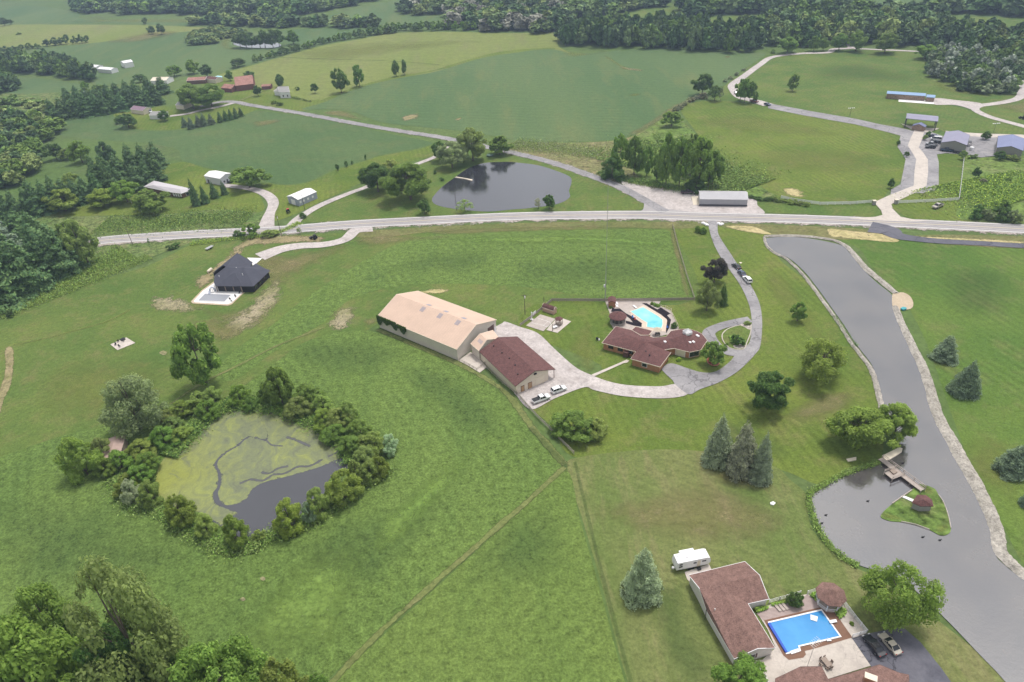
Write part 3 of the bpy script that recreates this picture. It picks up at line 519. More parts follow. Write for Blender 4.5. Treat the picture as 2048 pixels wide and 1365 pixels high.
sheet('farm_pond', pond, W['mid'], Z0 * 3.6)
ribbon('pond_margin', [P(*q) for q in ()] if False else pond + pond[:1], 1.5, G['dark'], Z0 * 3.9, prof=[0, .2, .2, 0]) if False else None
sheet('far_pond', [(466, 86), (490, 82), (540, 84), (562, 90), (548, 96), (500, 96), (474, 92)], W['mid'], Z0 * 3.6)
B('pond_grass', [(440, 76), (470, 74), (466, 84), (470, 96), (520, 98), (480, 102), (440, 96)], 'yellow', 3.8, .7)
apond = [(497, 817), (540, 818), (570, 824), (624, 850), (678, 870), (700, 893), (716, 929), (690, 945), (660, 958), (642, 1000), (600, 1030), (562, 1048), (533, 1073), (490, 1079), (454, 1061), (425, 1043), (407, 1027), (338, 1009), (313, 958), (335, 911), (382, 873), (403, 843), (443, 826)]
W['apond'] = water('algae_pond_water', (.05, .05, .058), .05, 1.9, .04, 2.)
sheet('algae_pond', apond, W['apond'], Z0 * 3.6)
am, n_, b_ = new_mat('duckweed'); p_ = posn(n_)
g_ = n_.nodes.new('ShaderNodeVectorMath'); g_.operation = 'DISTANCE'; n_.links.new(p_, g_.inputs[0]); q_ = P(326, 960); g_.inputs[1].default_value = (q_.x, q_.y, 0)
tt = rng(n_, math_(n_, 'ADD', g_.outputs['Value'], math_(n_, 'MULTIPLY', noise(n_, p_, .12, 5, .7), 20.)), 13, 30)
cc = mixc(n_, tt, (.24, .26, .06), (.175, .195, .105))
wv_ = n_.nodes.new('ShaderNodeVectorMath'); wv_.operation = 'ADD'; tn_ = n_.nodes.new('ShaderNodeTexNoise'); tn_.inputs['Scale'].default_value = .08; n_.links.new(p_, tn_.inputs['Vector']); n_.links.new(p_, wv_.inputs[0]); n_.links.new(scalec(n_, tn_.outputs['Color'], 26.), wv_.inputs[1])
mp = n_.nodes.new('ShaderNodeMapping'); mp.inputs['Rotation'].default_value = (0, 0, R(40)); mp.inputs['Scale'].default_value = (1, .2, 1); n_.links.new(wv_.outputs[0], mp.inputs[0])
sw_ = noise(n_, mp.outputs[0], .3, 6, .75)
cc = mixc(n_, rng(n_, sw_, .48, .7), cc, (.27, .30, .085)); cc = mixc(n_, rng(n_, sw_, .34, .46, .8, 0.), cc, (.125, .135, .095))
n_.links.new(scalec(n_, cc, rng(n_, noise(n_, p_, 2.5, 4), .3, .7, .86, 1.12)), b_.inputs['Base Color']); b_.inputs['Roughness'].default_value = .4
at = n_.nodes.new('ShaderNodeAttribute'); at.attribute_name = 'edge'
n_.links.new(rng(n_, math_(n_, 'ADD', at.outputs['Fac'], rng(n_, noise(n_, p_, .55, 6, .8), .25, .75, -.45, .6)), 0, .2), b_.inputs['Alpha'])
A8 = lambda x, y: (100 + x / 2.768, 680 + y / 2.768)
blob('duckweed', [A8(*p) for p in ((1100, 380), (1300, 390), (1450, 470), (1600, 525), (1660, 590), (1650, 625), (1560, 680), (1420, 730), (1270, 770), (1190, 790), (1120, 830), (1090, 880), (1050, 905), (980, 918), (945, 895), (930, 850), (945, 810), (945, 740), (925, 690), (960, 640), (1040, 590), (1110, 540), (1200, 560), (1180, 480))], am, Z0 * 4, .9)
blob('duckweed', [A8(*p) for p in ((1120, 378), (1210, 545), (1100, 538), (1030, 590), (950, 640), (912, 690), (930, 740), (930, 810), (905, 850), (915, 905), (960, 930), (1040, 962), (985, 990), (960, 1040), (850, 965), (640, 915), (585, 775), (645, 640), (775, 540), (840, 445), (960, 405))], am, Z0 * 4.15, .9)
G['streak'] = ground('open_water_streak', (.10, .10, .11), (.12, .12, .125), (.11, .11, .115), .05, .2, 2, .05, None, 0, alpha=1.1)
for px, w_ in (([(1050, 798), (1110, 776), (1180, 782), (1235, 750), (1300, 742), (1370, 706), (1440, 700), (1510, 664)], 1.1), ([(1170, 735), (1215, 742), (1260, 716), (1320, 700)], 1.1), ([(1310, 540), (1370, 560), (1440, 592)], 1.3), ([(1540, 650), (1615, 612)], .8), ([(1200, 560), (1230, 585), (1290, 590)], .8)):
    ribbon('open_water', [A8(*p) for p in px], w_, G['streak'], Z0 * 4.6, fray=True)
# ------------------------------------------------------------ paved yards
D7 = lambda x, y: (1340 + x / 3.793, 1060 + y / 3.793)
sheet('patio', [D7(*p) for p in ((640, 600), (750, 575), (890, 540), (1000, 500), (1100, 480), (1300, 560), (1340, 590), (1490, 790), (1380, 830), (1520, 1035), (1200, 1135), (1000, 1200), (700, 1200), (600, 1000), (700, 990), (800, 900), (740, 760))], G['conc'], Z0 * 6, True)
G['deck'] = ground('stamped_concrete', (.36, .285, .265), (.40, .32, .30), (.33, .26, .24), .08, .3, 2., .08, (R(70), .5, .05), .1)
G['cop'] = ground('pool_coping_brown', (.20, .115, .08), (.23, .135, .095), (.18, .10, .07), .08, .3, 2., .08, None, .2)
sheet('terrace', [D7(*p) for p in ((655, 640), (740, 600), (900, 575), (1040, 495), (1190, 600), (1160, 590), (710, 695))], G['deck'], Z0 * 6.6, True)
sheet('pool_surround', [D7(*p) for p in ((712, 692), (1160, 588), (1240, 625), (1290, 690), (1382, 822), (1100, 905), (1020, 925), (1030, 950), (1010, 975), (900, 992), (860, 960), (780, 820))], G['cop'], Z0 * 7, True)
sheet('parking_court', [D7(*p) for p in ((1380, 828), (1490, 795), (1760, 738), (1900, 860), (2060, 1060), (2200, 1260), (2000, 1500), (1700, 1400), (1520, 1035))], G['newasph'], Z0 * 6.6, True)
sheet('caravan_pad', [D7(*p) for p in ((110, 325), (295, 265), (330, 340), (150, 400), (130, 380))], G['conc'], Z0 * 6, True)
HA = lambda x, y: (1180 + x / 7.877, 620 + y / 7.877)
PA = lambda x, y: (1190 + x / 11.378, 590 + y / 11.378)
G['copin'] = ground('pink_paving', (.66, .52, .42), (.62, .49, .40), (.58, .46, .38), .08, .3, 2., .06, None, .1)
G['terr'] = ground('paved_terrace', (.47, .41, .37), (.42, .37, .34), (.37, .32, .30), .08, .3, 2., .10, None, .1, cracks=(.5, .02, .25))
sheet('pool_terrace', [PA(*p) for p in ((230, 150), (1500, 150), (1440, 240), (1730, 380), (1910, 790), (1700, 900), (1300, 1000), (700, 860), (400, 760), (330, 420))], G['terr'], Z0 * 6, True)
G['mulch'] = ground('black_mulch', (.018, .016, .022), (.03, .026, .03), (.04, .03, .03), .1, .5, 3, .4, None, .6)
G['redmulch'] = ground('red_mulch', (.16, .035, .02), (.2, .05, .03), (.13, .04, .03), .1, .5, 3, .3, None, .6)
sheet('mulch_bed', [PA(*p) for p in ((1060, 195), (1180, 205), (1300, 280), (1420, 345), (1500, 300), (1720, 440), (1640, 480), (1730, 580), (1690, 760), (1620, 890), (1610, 800), (1640, 580), (1500, 460), (1280, 330))], G['mulch'], Z0 * 6.8, True)
sheet('mulch_bed', [PA(*p) for p in ((360, 395), (400, 300), (440, 330), (560, 320), (700, 430), (830, 500), (1065, 660), (1055, 745), (900, 720), (700, 660), (700, 600), (860, 640), (800, 560), (640, 440))], G['mulch'], Z0 * 6.8, True)
sheet('pool_coping', [PA(*p) for p in ((800, 400), (1100, 250), (1250, 320), (1450, 440), (1620, 560), (1640, 600), (1610, 850), (1300, 830), (1060, 745), (1075, 660), (820, 470))], G['copin'], Z0 * 7.2, True)
sheet('walled_bed', [HA(*p) for p in ((1840, 790), (1880, 760), (1950, 765), (2020, 810), (2030, 860), (1990, 890), (1920, 885), (1860, 850))], G['redmulch'], Z0 * 6.8)
ribbon('bed_kerb', [HA(*p) for p in ((1840, 790), (1880, 760), (1950, 765), (2020, 810), (2030, 860), (1990, 890), (1920, 885), (1860, 850), (1840, 790))], .3, plain('brick_edge', (.38, .17, .11), .9), Z0 * 6.8, prof=[0, .25, .25, 0])
S6 = lambda x, y: (1020 + x / 14.63, 590 + y / 14.63)
sheet('court_slab', [S6(*p) for p in ((885, 585), (470, 915), (980, 1080), (1330, 720))], G['terr'], Z0 * 6, True)
sheet('play_slab', [S6(*p) for p in ((1490, 685), (1340, 730), (1060, 1040), (1390, 1130), (1790, 795))], G['conc'], Z0 * 6.3, True)
ribbon('court_line', [S6(*p) for p in ((630, 830), (980, 910), (1110, 790), (820, 700))], .12, M['line_w'], Z0 * 6.7, k=1)
ribbon('court_line', [S6(*p) for p in ((980, 910), (1080, 945), (1180, 910), (1195, 850), (1110, 790))], .12, M['line_w'], Z0 * 6.7)
sheet('slab', [(221, 690), (235, 701.5), (271, 687), (253, 676)], G['conc'], Z0 * 5, True)
DA = lambda x, y: (380 + x / 10.5, 490 + y / 10.5)
sheet('pool_patio', [DA(*p) for p in ((20, 1200), (250, 960), (500, 780), (600, 960), (1160, 1010), (1100, 1050), (880, 1260), (800, 1285), (60, 1240))], G['sand'], Z0 * 5, True)
sheet('pool_patio', [DA(*p) for p in ((80, 1190), (270, 980), (520, 800), (620, 950), (1110, 1000), (1090, 1030), (870, 1230), (780, 1255), (110, 1215))], G['concw'], Z0 * 5.5, True)
sheet('driveway_apron', [DA(*p) for p in ((1200, 280), (1520, 290), (1400, 400), (1320, 440), (1290, 370))], G['concw'], Z0 * 7, True)
B('worn_ground', [DA(*p) for p in ((1340, 1010), (1700, 640), (1740, 640), (1400, 1020))], 'tan', 5, .8)
# ------------------------------------------------------------ foliage
def leaf_mat(name, var=.35, trans=.42):
    mt, n, b = new_mat(name); oi = n.nodes.new('ShaderNodeObjectInfo'); ge = n.nodes.new('ShaderNodeNewGeometry')
    tcn = n.nodes.new('ShaderNodeTexCoord')
    isl = rng(n, ge.outputs['Random Per Island'], 0, 1, 1 - var, 1 + var)
    f = rng(n, noise(n, tcn.outputs['Object'], 5, 3), .3, .7, .72, 1.28)
    col = mixc(n, ge.outputs['Random Per Island'], oi.outputs['Color'], mixc(n, .5, oi.outputs['Color'], (.16, .19, .04)))
    col = scalec(n, col, math_(n, 'MULTIPLY', math_(n, 'MULTIPLY', isl, f), rng(n, oi.outputs['Random'], 0, 1, .88, 1.12)))
    n.links.new(col, b.inputs['Base Color']); b.inputs['Roughness'].default_value = .55; b.inputs['Specular IOR Level'].default_value = .15
    tr = n.nodes.new('ShaderNodeBsdfTranslucent'); n.links.new(scalec(n, col, 1.1), tr.inputs['Color'])
    ms = n.nodes.new('ShaderNodeMixShader'); ms.inputs[0].default_value = trans
    out = n.nodes['Material Output']; n.links.new(b.outputs[0], ms.inputs[1]); n.links.new(tr.outputs[0], ms.inputs[2]); n.links.new(ms.outputs[0], out.inputs['Surface'])
    return mt
M['leaf'] = leaf_mat('leaves'); M['needle'] = leaf_mat('needles', .3, .1)
M['bark'] = plain('bark', (.13, .105, .085), .95, .3, 2); M['deadwood'] = plain('dead_wood', (.34, .31, .28), .95, .2, 2)
def leaves(Pts, N, size, rs, elong=1.3):
    """one small rhombic leaf clump per point, facing N"""
    n = len(Pts); N = N / (np.linalg.norm(N, axis=1, keepdims=True) + 1e-9)
    t = rs.normal(size=(n, 3)); t -= N * (t * N).sum(1, keepdims=True); t /= np.linalg.norm(t, axis=1, keepdims=True) + 1e-9
    u = np.cross(N, t); s = (size * rs.uniform(.55, 1.45, n))[:, None]
    V = np.stack([Pts - t * s * elong, Pts - u * s * .75, Pts + t * s * elong, Pts + u * s * .75 + N * s * .3], 1).reshape(-1, 3)
    return V, np.arange(4 * n).reshape(n, 4)
def broad(seed, n, leaf, nl=30, base=.22, lean=0., flat=1., narrow=1., ragged=.12, gaps=.0):
    """deciduous crown inside a unit box: x, y in -.5..5, z 0..1, built of separate leafy clumps"""
    rs = np.random.RandomState(seed); Cn = []; Rr = []
    i = 0
    while len(Cn) < nl and i < 4000:
        i += 1
        z = rs.uniform(0, 1); h = base + (1 - base) * z
        env = math.sin(math.pi * min(1, (z * .86 + .12)) ** .8) ** .6 * .40 * narrow
        a = rs.uniform(0, 2 * math.pi); q = rs.uniform(.35, 1) ** .6; env *= 1 + .2 * math.sin(2 * a + seed) + .14 * math.sin(3 * a + seed * 2 + 3 * z)
        c = np.array([math.cos(a) * env * q + lean * (h - .5), math.sin(a) * env * q, base + (1 - base) * (.06 + z * .82) * flat])
        if all(np.linalg.norm((c - o) * [1, 1, .8]) > .085 for o in Cn):
            Cn.append(c); Rr.append(rs.uniform(.065, .16) * (1 - .35 * z) + ragged * rs.uniform(-.3, .3) * .25)
    Cn = np.array(Cn); Rr = np.array(Rr)
    wgt = Rr ** 2 / (Rr ** 2).sum(); idx = rs.choice(len(Cn), n, p=wgt)
    d = rs.normal(size=(n, 3)); d[:, 2] += .35; d /= np.linalg.norm(d, axis=1, keepdims=True)
    rad = Rr[idx] * rs.uniform(.55, 1.12, n) ** .7
    bump = 1 + .22 * np.sin(d[:, 0] * 9 + idx) * np.sin(d[:, 1] * 8 + idx * 2) 
    Pt = Cn[idx] + d * (rad * bump)[:, None] * [1, 1, .85]
    Nn = d + rs.normal(size=(n, 3)) * .4 + [0, 0, .45]
    keep = Pt[:, 2] > .01
    V, Q = leaves(Pt[keep], Nn[keep], leaf, rs)
    return V, Q, Cn
def limbs(Cn, base, seed, thick=.022, kk=5, maxn=9, lean=0.):
    rs = random.Random(seed); V = []; Q = []
    def seg(a, b, r0, r1):
        a, b = Vector(a), Vector(b); d = (b - a).normalized(); u = d.orthogonal().normalized(); v = d.cross(u); n0 = len(V)
        for c, r in ((a, r0), (b, r1)):
            for i in range(kk): t = 2 * math.pi * i / kk; V.append(tuple(c + u * math.cos(t) * r + v * math.sin(t) * r))
        for i in range(kk): Q.append([n0 + i, n0 + (i + 1) % kk, n0 + kk + (i + 1) % kk, n0 + kk + i])
    pts = [Vector((0, 0, -.01)), Vector((rs.uniform(-.01, .01), rs.uniform(-.01, .01), base * .6)), Vector((lean * .1, rs.uniform(-.02, .02), base + .18)), Vector((lean * .3 + rs.uniform(-.03, .03), rs.uniform(-.03, .03), .72)), Vector((lean * .4, 0, .93))]
    rr = [thick * 1.5, thick, thick * .75, thick * .4, thick * .12]
    for i in range(4): seg(pts[i], pts[i + 1], rr[i], rr[i + 1])
    for c in list(Cn)[:maxn]:
        c = Vector(c); j = 1 if c.z < .55 else 2; s = pts[j].lerp(pts[j + 1], .5)
        mid = s.lerp(c, .5) + Vector((0, 0, -.02)); seg(s, mid, thick * .45, thick * .28); seg(mid, c, thick * .28, thick * .1)
    return V, Q
def conifer(seed, n, leaf, layers=16, k0=11, slope=.8, base=.04, droop=.25, top=.0, irregular=.12, mid=0.):
    """layered branches with tufts, unit box"""
    rs = np.random.RandomState(seed); A = []; B_ = []
    for i in range(layers):
        f = i / (layers - 1); z = base + (1 - base) * (f ** .93)
        r = .5 * ((1 - f) ** slope * (1 - top) + top * (1 - f) ** .3)
        if mid: r = .5 * max(.03, math.sin(math.pi * min(1, (f * .8 + .2))) ** .7)
        k = max(3, int(k0 * (r / .5) ** .7)); ph = rs.uniform(0, 6)
        for j in range(k):
            a = ph + 2 * math.pi * j / k + rs.uniform(-.2, .2); rr_ = r * rs.uniform(1 - irregular * 2, 1 + irregular * .4)
            zz = z + rs.uniform(-.015, .015)
            A.append((0, 0, zz + .02)); B_.append((math.cos(a) * rr_, math.sin(a) * rr_, max(.01, zz - droop * rr_ * .5)))
    A = np.array(A); B_ = np.array(B_); L = np.linalg.norm(B_ - A, axis=1)
    idx = rs.choice(len(A), n, p=L ** 1.5 / (L ** 1.5).sum()); t = rs.uniform(.12, 1, n) ** .6
    ctr = A[idx] + (B_[idx] - A[idx]) * t[:, None]
    side = np.cross(B_[idx] - A[idx], [0, 0, 1.]); side /= np.linalg.norm(side, axis=1, keepdims=True) + 1e-9
    wv = (L[idx] * .16 + .012) * (1.15 - .6 * t)
    Pt = ctr + side * (rs.normal(size=n) * wv)[:, None] + np.array([0, 0, 1.]) * (rs.normal(size=n) * .012)[:, None]
    out = B_[idx] - A[idx]; out /= np.linalg.norm(out, axis=1, keepdims=True) + 1e-9
    Nn = out * .55 + [0, 0, .9] + rs.normal(size=(n, 3)) * .4
    V, Q = leaves(Pt, Nn, leaf, rs, 1.6)
    return V, Q, []
TPL = {}
def template(key, kind, seed, n, leaf, **kw):
    cone = kind == 'cone'
    V, Q, Cn = (conifer if cone else broad)(seed, n, leaf, **kw)
    me = fast_mesh(key + '_crown', V, Q); me.materials.append(M['needle' if cone else 'leaf'])
    tv, tq = limbs(Cn[::3] if len(Cn) else [], kw.get('base', .2), seed, .013 if cone else .02)
    tm = bpy.data.meshes.new(key + '_trunk'); tm.from_pydata(tv, [], tq); tm.materials.append(M['bark'])
    V2 = np.concatenate([V, np.array(tv, np.float32)]); Q2 = np.concatenate([Q, np.array(tq) + len(V)])
    one = None
    if n < 4500:
        one = fast_mesh(key, V2, Q2); one.materials.append(M['needle' if cone else 'leaf']); one.materials.append(M['bark'])
        mi = np.zeros(len(Q2), np.int32); mi[len(Q):] = 1; one.polygons.foreach_set('material_index', mi)
    TPL[key] = (me, tm, one, (V, Q))
for i in range(3):
    template('oak%d' % i, 'b', 11 + i, 26000, .0125, nl=46)
    template('mid%d' % i, 'b', 21 + i, 9000, .022, nl=34)
    template('far%d' % i, 'b', 31 + i, 2200, .042, nl=22, base=.10)
    template('bush%d' % i, 'b', 41 + i, 5000, .026, nl=26, base=.0)
    template('tall%d' % i, 'b', 51 + i, 8500, .022, nl=40, base=.14, narrow=1.0, ragged=.5)
    template('pine%d' % i, 'cone', 61 + i, 11000, .016, layers=15, k0=10, slope=.72, mid=0, top=.1, irregular=.25)
    template('pinef%d' % i, 'cone', 71 + i, 3000, .028, layers=12, k0=9, slope=.75, top=.35, irregular=.2)
for i in range(2):
    template('open%d' % i, 'b', 81 + i, 15000, .0115, nl=52, base=.12, ragged=.4)
    template('thin%d' % i, 'b', 91 + i, 1500, .02, nl=24, base=.25, ragged=.4)
    template('spruce%d' % i, 'cone', 95 + i, 24000, .0105, layers=22 + 4 * i, k0=14, slope=.62 + .12 * i, irregular=.2)
template('shrubbig0', 'b', 101, 15000, .0145, nl=44, base=.0)
template('shrubbig1', 'b', 103, 15000, .0145, nl=44, base=.0)
template('ball0', 'b', 105, 9000, .02, nl=60, base=.0, ragged=0.)
COL = dict(g=(.085, .135, .03), dk=(.045, .085, .025), br=(.108, .162, .034), ol=(.13, .165, .05), gy=(.13, .16, .085), pine=(.045, .085, .04), spr=(.14, .155, .118), spr2=(.08, .105, .085), pur=(.028, .018, .03), ye=(.20, .25, .04), wil=(.12, .155, .055), far=(.055, .09, .035), farb=(.09, .13, .045), grey=(.16, .16, .12), gold=(.118, .15, .034), silver=(.20, .23, .17))
COL = {k: (v[0] * 2.75, v[1] * 2.9, v[2] * 2.6) for k, v in COL.items()}
NAMEOF = dict(oak='broadleaf_tree', mid='broadleaf_tree', far='broadleaf_tree', bush='shrub', tall='poplar_tree', pine='pine_tree', pinef='pine_tree', open='broadleaf_tree', thin='sapling', spruce='spruce_tree', shrubbig='shrub', ball='shrub')
def plant(key, p, h, wdt, col, label=None, cat=None, group=None, rz=None, single=None, name=None):
    me, tm, one, _ = TPL[key]; kind = key.rstrip('0123456789'); nm = name or NAMEOF[kind]
    cat = cat or ('shrub' if nm == 'shrub' else 'tree'); rz = rnd.uniform(0, 6.28) if rz is None else rz
    c = COL[col] if isinstance(col, str) else col; c = (*[x * rnd.uniform(.93, 1.07) for x in c], 1)
    if single is None: single = one is not None
    if single and one is not None:
        o = bpy.data.objects.new(nm, one); C.objects.link(o); o.color = c; root = o
    else:
        root = bpy.data.objects.new(nm, None); C.objects.link(root); root.empty_display_size = .3
        a = bpy.data.objects.new('crown', me); C.objects.link(a); a.parent = root; a.color = c
        b = bpy.data.objects.new('trunk', tm); C.objects.link(b); b.parent = root
        if nm == 'shrub': b.name = 'stem'
    root.location = (p[0], p[1], .1); root.rotation_euler.z = rz; root.scale = (wdt, wdt, h)
    return tag(root, label, cat, group)
CTR = [0]
def tree(kind, bx, by, ty, wpx, col, label=None, group=None, cat=None, hk=1.0, name=None):
    """trunk foot at photo pixel (bx, by), top at ty, crown wpx wide"""
    p = P(bx, by); h = hgt(bx, by, ty) * hk; s = ppm((p.x, p.y, h * .5)); wd_ = wpx / s * 1.08
    # crown depth lifts the silhouette when seen from above
    CTR[0] += 1
    nv = {'open': 2, 'thin': 2, 'spruce': 2, 'shrubbig': 2, 'ball': 1}.get(kind, 3)
    return plant(kind + str(CTR[0] % nv), p, max(h, wd_ * .35), wd_, col, label, cat, group, name=name)
def row(kind, pts, step, hp, wp, col, label, group, jit=3, cols=None):
    """a row of like trees along a pixel line; hp, wp height and width in pixels"""
    for (x0, y0), (x1, y1) in zip(pts, pts[1:]):
        L = math.hypot(x1 - x0, y1 - y0); n = max(1, int(L / step))
        for i in range(n):
            t = (i + rnd.uniform(-.2, .2)) / n; x = x0 + (x1 - x0) * t; y = y0 + (y1 - y0) * t + rnd.uniform(-jit, jit) * .5
            hh = hp * rnd.uniform(.8, 1.15)
            tree(kind, x, y, y - hh, wp * rnd.uniform(.85, 1.15), rnd.choice(cols) if cols else col, label, group)
def wood(name, px, spacing, hr, cols, label, seed, kinds=('far0', 'far1', 'far2'), keep=520, edge=None):
    """a far wood read as one mass: many simple trees joined in one mesh"""
    rs = np.random.RandomState(seed); W_ = [P(x, y) for x, y in px]; xs = [p.x for p in W_]; ys = [p.y for p in W_]
    def inside(x, y):
        c = False
        for i in range(len(W_)):
            a, b = W_[i - 1], W_[i]
            if (a.y > y) != (b.y > y) and x < (b.x - a.x) * (y - a.y) / (b.y - a.y) + a.x: c = not c
        return c
    Vs, Qs, Cs = [], [], []; off = 0; y = min(ys)
    while y < max(ys):
        x = min(xs)
        while x < max(xs):
            X, Y = x + rs.uniform(-.4, .4) * spacing, y + rs.uniform(-.4, .4) * spacing
            if inside(X, Y):
                V, Q = TPL[kinds[rs.randint(len(kinds))]][3]
                f = min(1., keep / len(Q)); m_ = rs.permutation(len(Q))[:int(len(Q) * f)]
                Vv = V.reshape(-1, 4, 3)[m_]; ctr = Vv.mean(1, keepdims=True); Vv = ctr + (Vv - ctr) * (1 / math.sqrt(f)) * 1.05; Vv = Vv.reshape(-1, 3)
                h = rs.uniform(*hr); wv = spacing * rs.uniform(1.3, 1.75) ; a = rs.uniform(0, 6.28); ca, sa = math.cos(a), math.sin(a)
                Z = np.stack([(Vv[:, 0] * ca - Vv[:, 1] * sa) * wv + X, (Vv[:, 0] * sa + Vv[:, 1] * ca) * wv + Y, Vv[:, 2] * h], 1)
                Vs.append(Z); c = np.array(COL[cols[rs.randint(len(cols))]]) * rs.uniform(.8, 1.2); Cs.append(np.repeat(c[None], len(m_), 0))
            x += spacing
        y += spacing * .9
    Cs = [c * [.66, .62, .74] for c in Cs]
    V = np.concatenate(Vs); me = fast_mesh(name, V, np.arange(len(V)).reshape(-1, 4)); me.materials.append(M['woodleaf'])
    a = me.attributes.new('tint', 'FLOAT_COLOR', 'FACE'); cc = np.concatenate(Cs); a.data.foreach_set('color', np.concatenate([cc, np.ones((len(cc), 1))], 1).astype(np.float32).ravel())
    o = bpy.data.objects.new(name, me); C.objects.link(o); o.location.z = .1
    return tag(o, label, 'wood' if 'wood' in name else 'thicket', None, 'stuff')
mt, n_, b_ = new_mat('wood_leaves'); at = n_.nodes.new('ShaderNodeAttribute'); at.attribute_name = 'tint'; ge = n_.nodes.new('ShaderNodeNewGeometry')
n_.links.new(scalec(n_, at.outputs['Color'], rng(n_, ge.outputs['Random Per Island'], 0, 1, .65, 1.35)), b_.inputs['Base Color']); b_.inputs['Roughness'].default_value = .7; b_.inputs['Specular IOR Level'].default_value = .1
M['woodleaf'] = mt
# ---- far woods and thickets (masses)
FW = ['far', 'far', 'g', 'dk', 'farb']
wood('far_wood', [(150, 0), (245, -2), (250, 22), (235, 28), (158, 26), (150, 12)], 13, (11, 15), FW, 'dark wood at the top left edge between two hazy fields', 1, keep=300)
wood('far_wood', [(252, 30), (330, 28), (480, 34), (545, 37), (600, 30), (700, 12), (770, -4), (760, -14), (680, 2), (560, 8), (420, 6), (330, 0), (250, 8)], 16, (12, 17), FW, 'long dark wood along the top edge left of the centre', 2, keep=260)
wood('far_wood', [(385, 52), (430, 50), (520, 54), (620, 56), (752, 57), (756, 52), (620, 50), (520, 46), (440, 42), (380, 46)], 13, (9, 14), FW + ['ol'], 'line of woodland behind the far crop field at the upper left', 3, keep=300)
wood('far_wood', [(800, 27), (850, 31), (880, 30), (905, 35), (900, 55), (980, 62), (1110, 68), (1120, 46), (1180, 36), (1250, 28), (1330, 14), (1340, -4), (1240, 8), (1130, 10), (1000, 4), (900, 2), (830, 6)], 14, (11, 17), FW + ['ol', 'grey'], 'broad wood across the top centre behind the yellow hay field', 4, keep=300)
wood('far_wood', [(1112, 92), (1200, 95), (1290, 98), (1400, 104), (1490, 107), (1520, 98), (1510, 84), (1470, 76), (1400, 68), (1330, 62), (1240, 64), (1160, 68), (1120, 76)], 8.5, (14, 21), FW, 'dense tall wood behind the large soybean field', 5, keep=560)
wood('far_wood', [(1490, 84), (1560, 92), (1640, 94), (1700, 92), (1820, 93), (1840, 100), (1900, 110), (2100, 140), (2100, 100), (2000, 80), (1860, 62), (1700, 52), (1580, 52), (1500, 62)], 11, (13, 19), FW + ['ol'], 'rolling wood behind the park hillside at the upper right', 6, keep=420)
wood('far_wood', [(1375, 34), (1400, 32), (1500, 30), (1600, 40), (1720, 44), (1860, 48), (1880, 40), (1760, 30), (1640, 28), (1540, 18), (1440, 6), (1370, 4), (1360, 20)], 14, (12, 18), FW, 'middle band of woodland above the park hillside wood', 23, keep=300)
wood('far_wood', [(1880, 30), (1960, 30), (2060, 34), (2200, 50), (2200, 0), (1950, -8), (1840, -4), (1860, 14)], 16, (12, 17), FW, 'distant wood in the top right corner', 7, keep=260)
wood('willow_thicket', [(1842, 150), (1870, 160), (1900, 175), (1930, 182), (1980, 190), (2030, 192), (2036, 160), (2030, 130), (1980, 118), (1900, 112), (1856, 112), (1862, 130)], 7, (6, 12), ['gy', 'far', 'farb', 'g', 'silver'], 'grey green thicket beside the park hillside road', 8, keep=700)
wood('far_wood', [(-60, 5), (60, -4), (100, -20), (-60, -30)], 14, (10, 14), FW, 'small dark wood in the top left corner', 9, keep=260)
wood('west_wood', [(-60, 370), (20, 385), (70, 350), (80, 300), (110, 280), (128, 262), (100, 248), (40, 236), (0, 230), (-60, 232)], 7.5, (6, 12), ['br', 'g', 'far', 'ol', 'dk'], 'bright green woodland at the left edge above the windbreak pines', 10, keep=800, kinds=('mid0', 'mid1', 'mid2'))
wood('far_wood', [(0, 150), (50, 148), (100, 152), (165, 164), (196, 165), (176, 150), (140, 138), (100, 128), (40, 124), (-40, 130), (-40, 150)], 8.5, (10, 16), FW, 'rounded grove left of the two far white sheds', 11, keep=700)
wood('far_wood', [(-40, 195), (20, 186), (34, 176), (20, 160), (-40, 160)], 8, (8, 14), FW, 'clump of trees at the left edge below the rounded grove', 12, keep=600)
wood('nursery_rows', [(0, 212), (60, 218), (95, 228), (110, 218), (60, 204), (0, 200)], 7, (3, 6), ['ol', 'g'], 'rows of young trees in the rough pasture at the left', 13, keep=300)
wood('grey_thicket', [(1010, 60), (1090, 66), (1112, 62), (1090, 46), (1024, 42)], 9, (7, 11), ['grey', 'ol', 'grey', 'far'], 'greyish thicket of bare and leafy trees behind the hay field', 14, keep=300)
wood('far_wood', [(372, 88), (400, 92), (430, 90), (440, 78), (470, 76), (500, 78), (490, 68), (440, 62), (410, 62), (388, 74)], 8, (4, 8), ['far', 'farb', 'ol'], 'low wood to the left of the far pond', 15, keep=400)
# hedgerows of countable trees
row('far', [(0, 106), (45, 102), (90, 94)], 14, 12, 15, 'far', 'hedgerow tree on the field line at the far left edge', 'hedgerow trees at the far left')
row('far', [(95, 94), (125, 90), (190, 86)], 12, 17, 16, 'far', 'hedgerow tree on the far field line below the stubble field', 'hedgerow trees below the stubble field')
row('far', [(512, 124), (560, 112), (620, 96), (680, 82), (740, 72), (800, 66)], 10, 15, 15, 'far', 'bushy tree in the hedgerow along the upper edge of the hay field', 'hedgerow trees above the hay field', cols=['far', 'g', 'farb'])
row('far', [(740, 70), (800, 62), (900, 60), (960, 62)], 11, 20, 17, 'far', 'taller tree in the hedgerow along the top of the hay field', 'tall hedgerow trees above the hay field', cols=['far', 'g'])
row('mid', [(305, 70), (342, 70)], 13, 20, 18, 'far', 'tree of the small clump standing on the far field boundary', 'small clump on the far field boundary')
row('mid', [(480, 97), (545, 96), (570, 92)], 12, 34, 24, 'far', 'tree standing on the bank of the far pond', 'trees on the far pond bank')
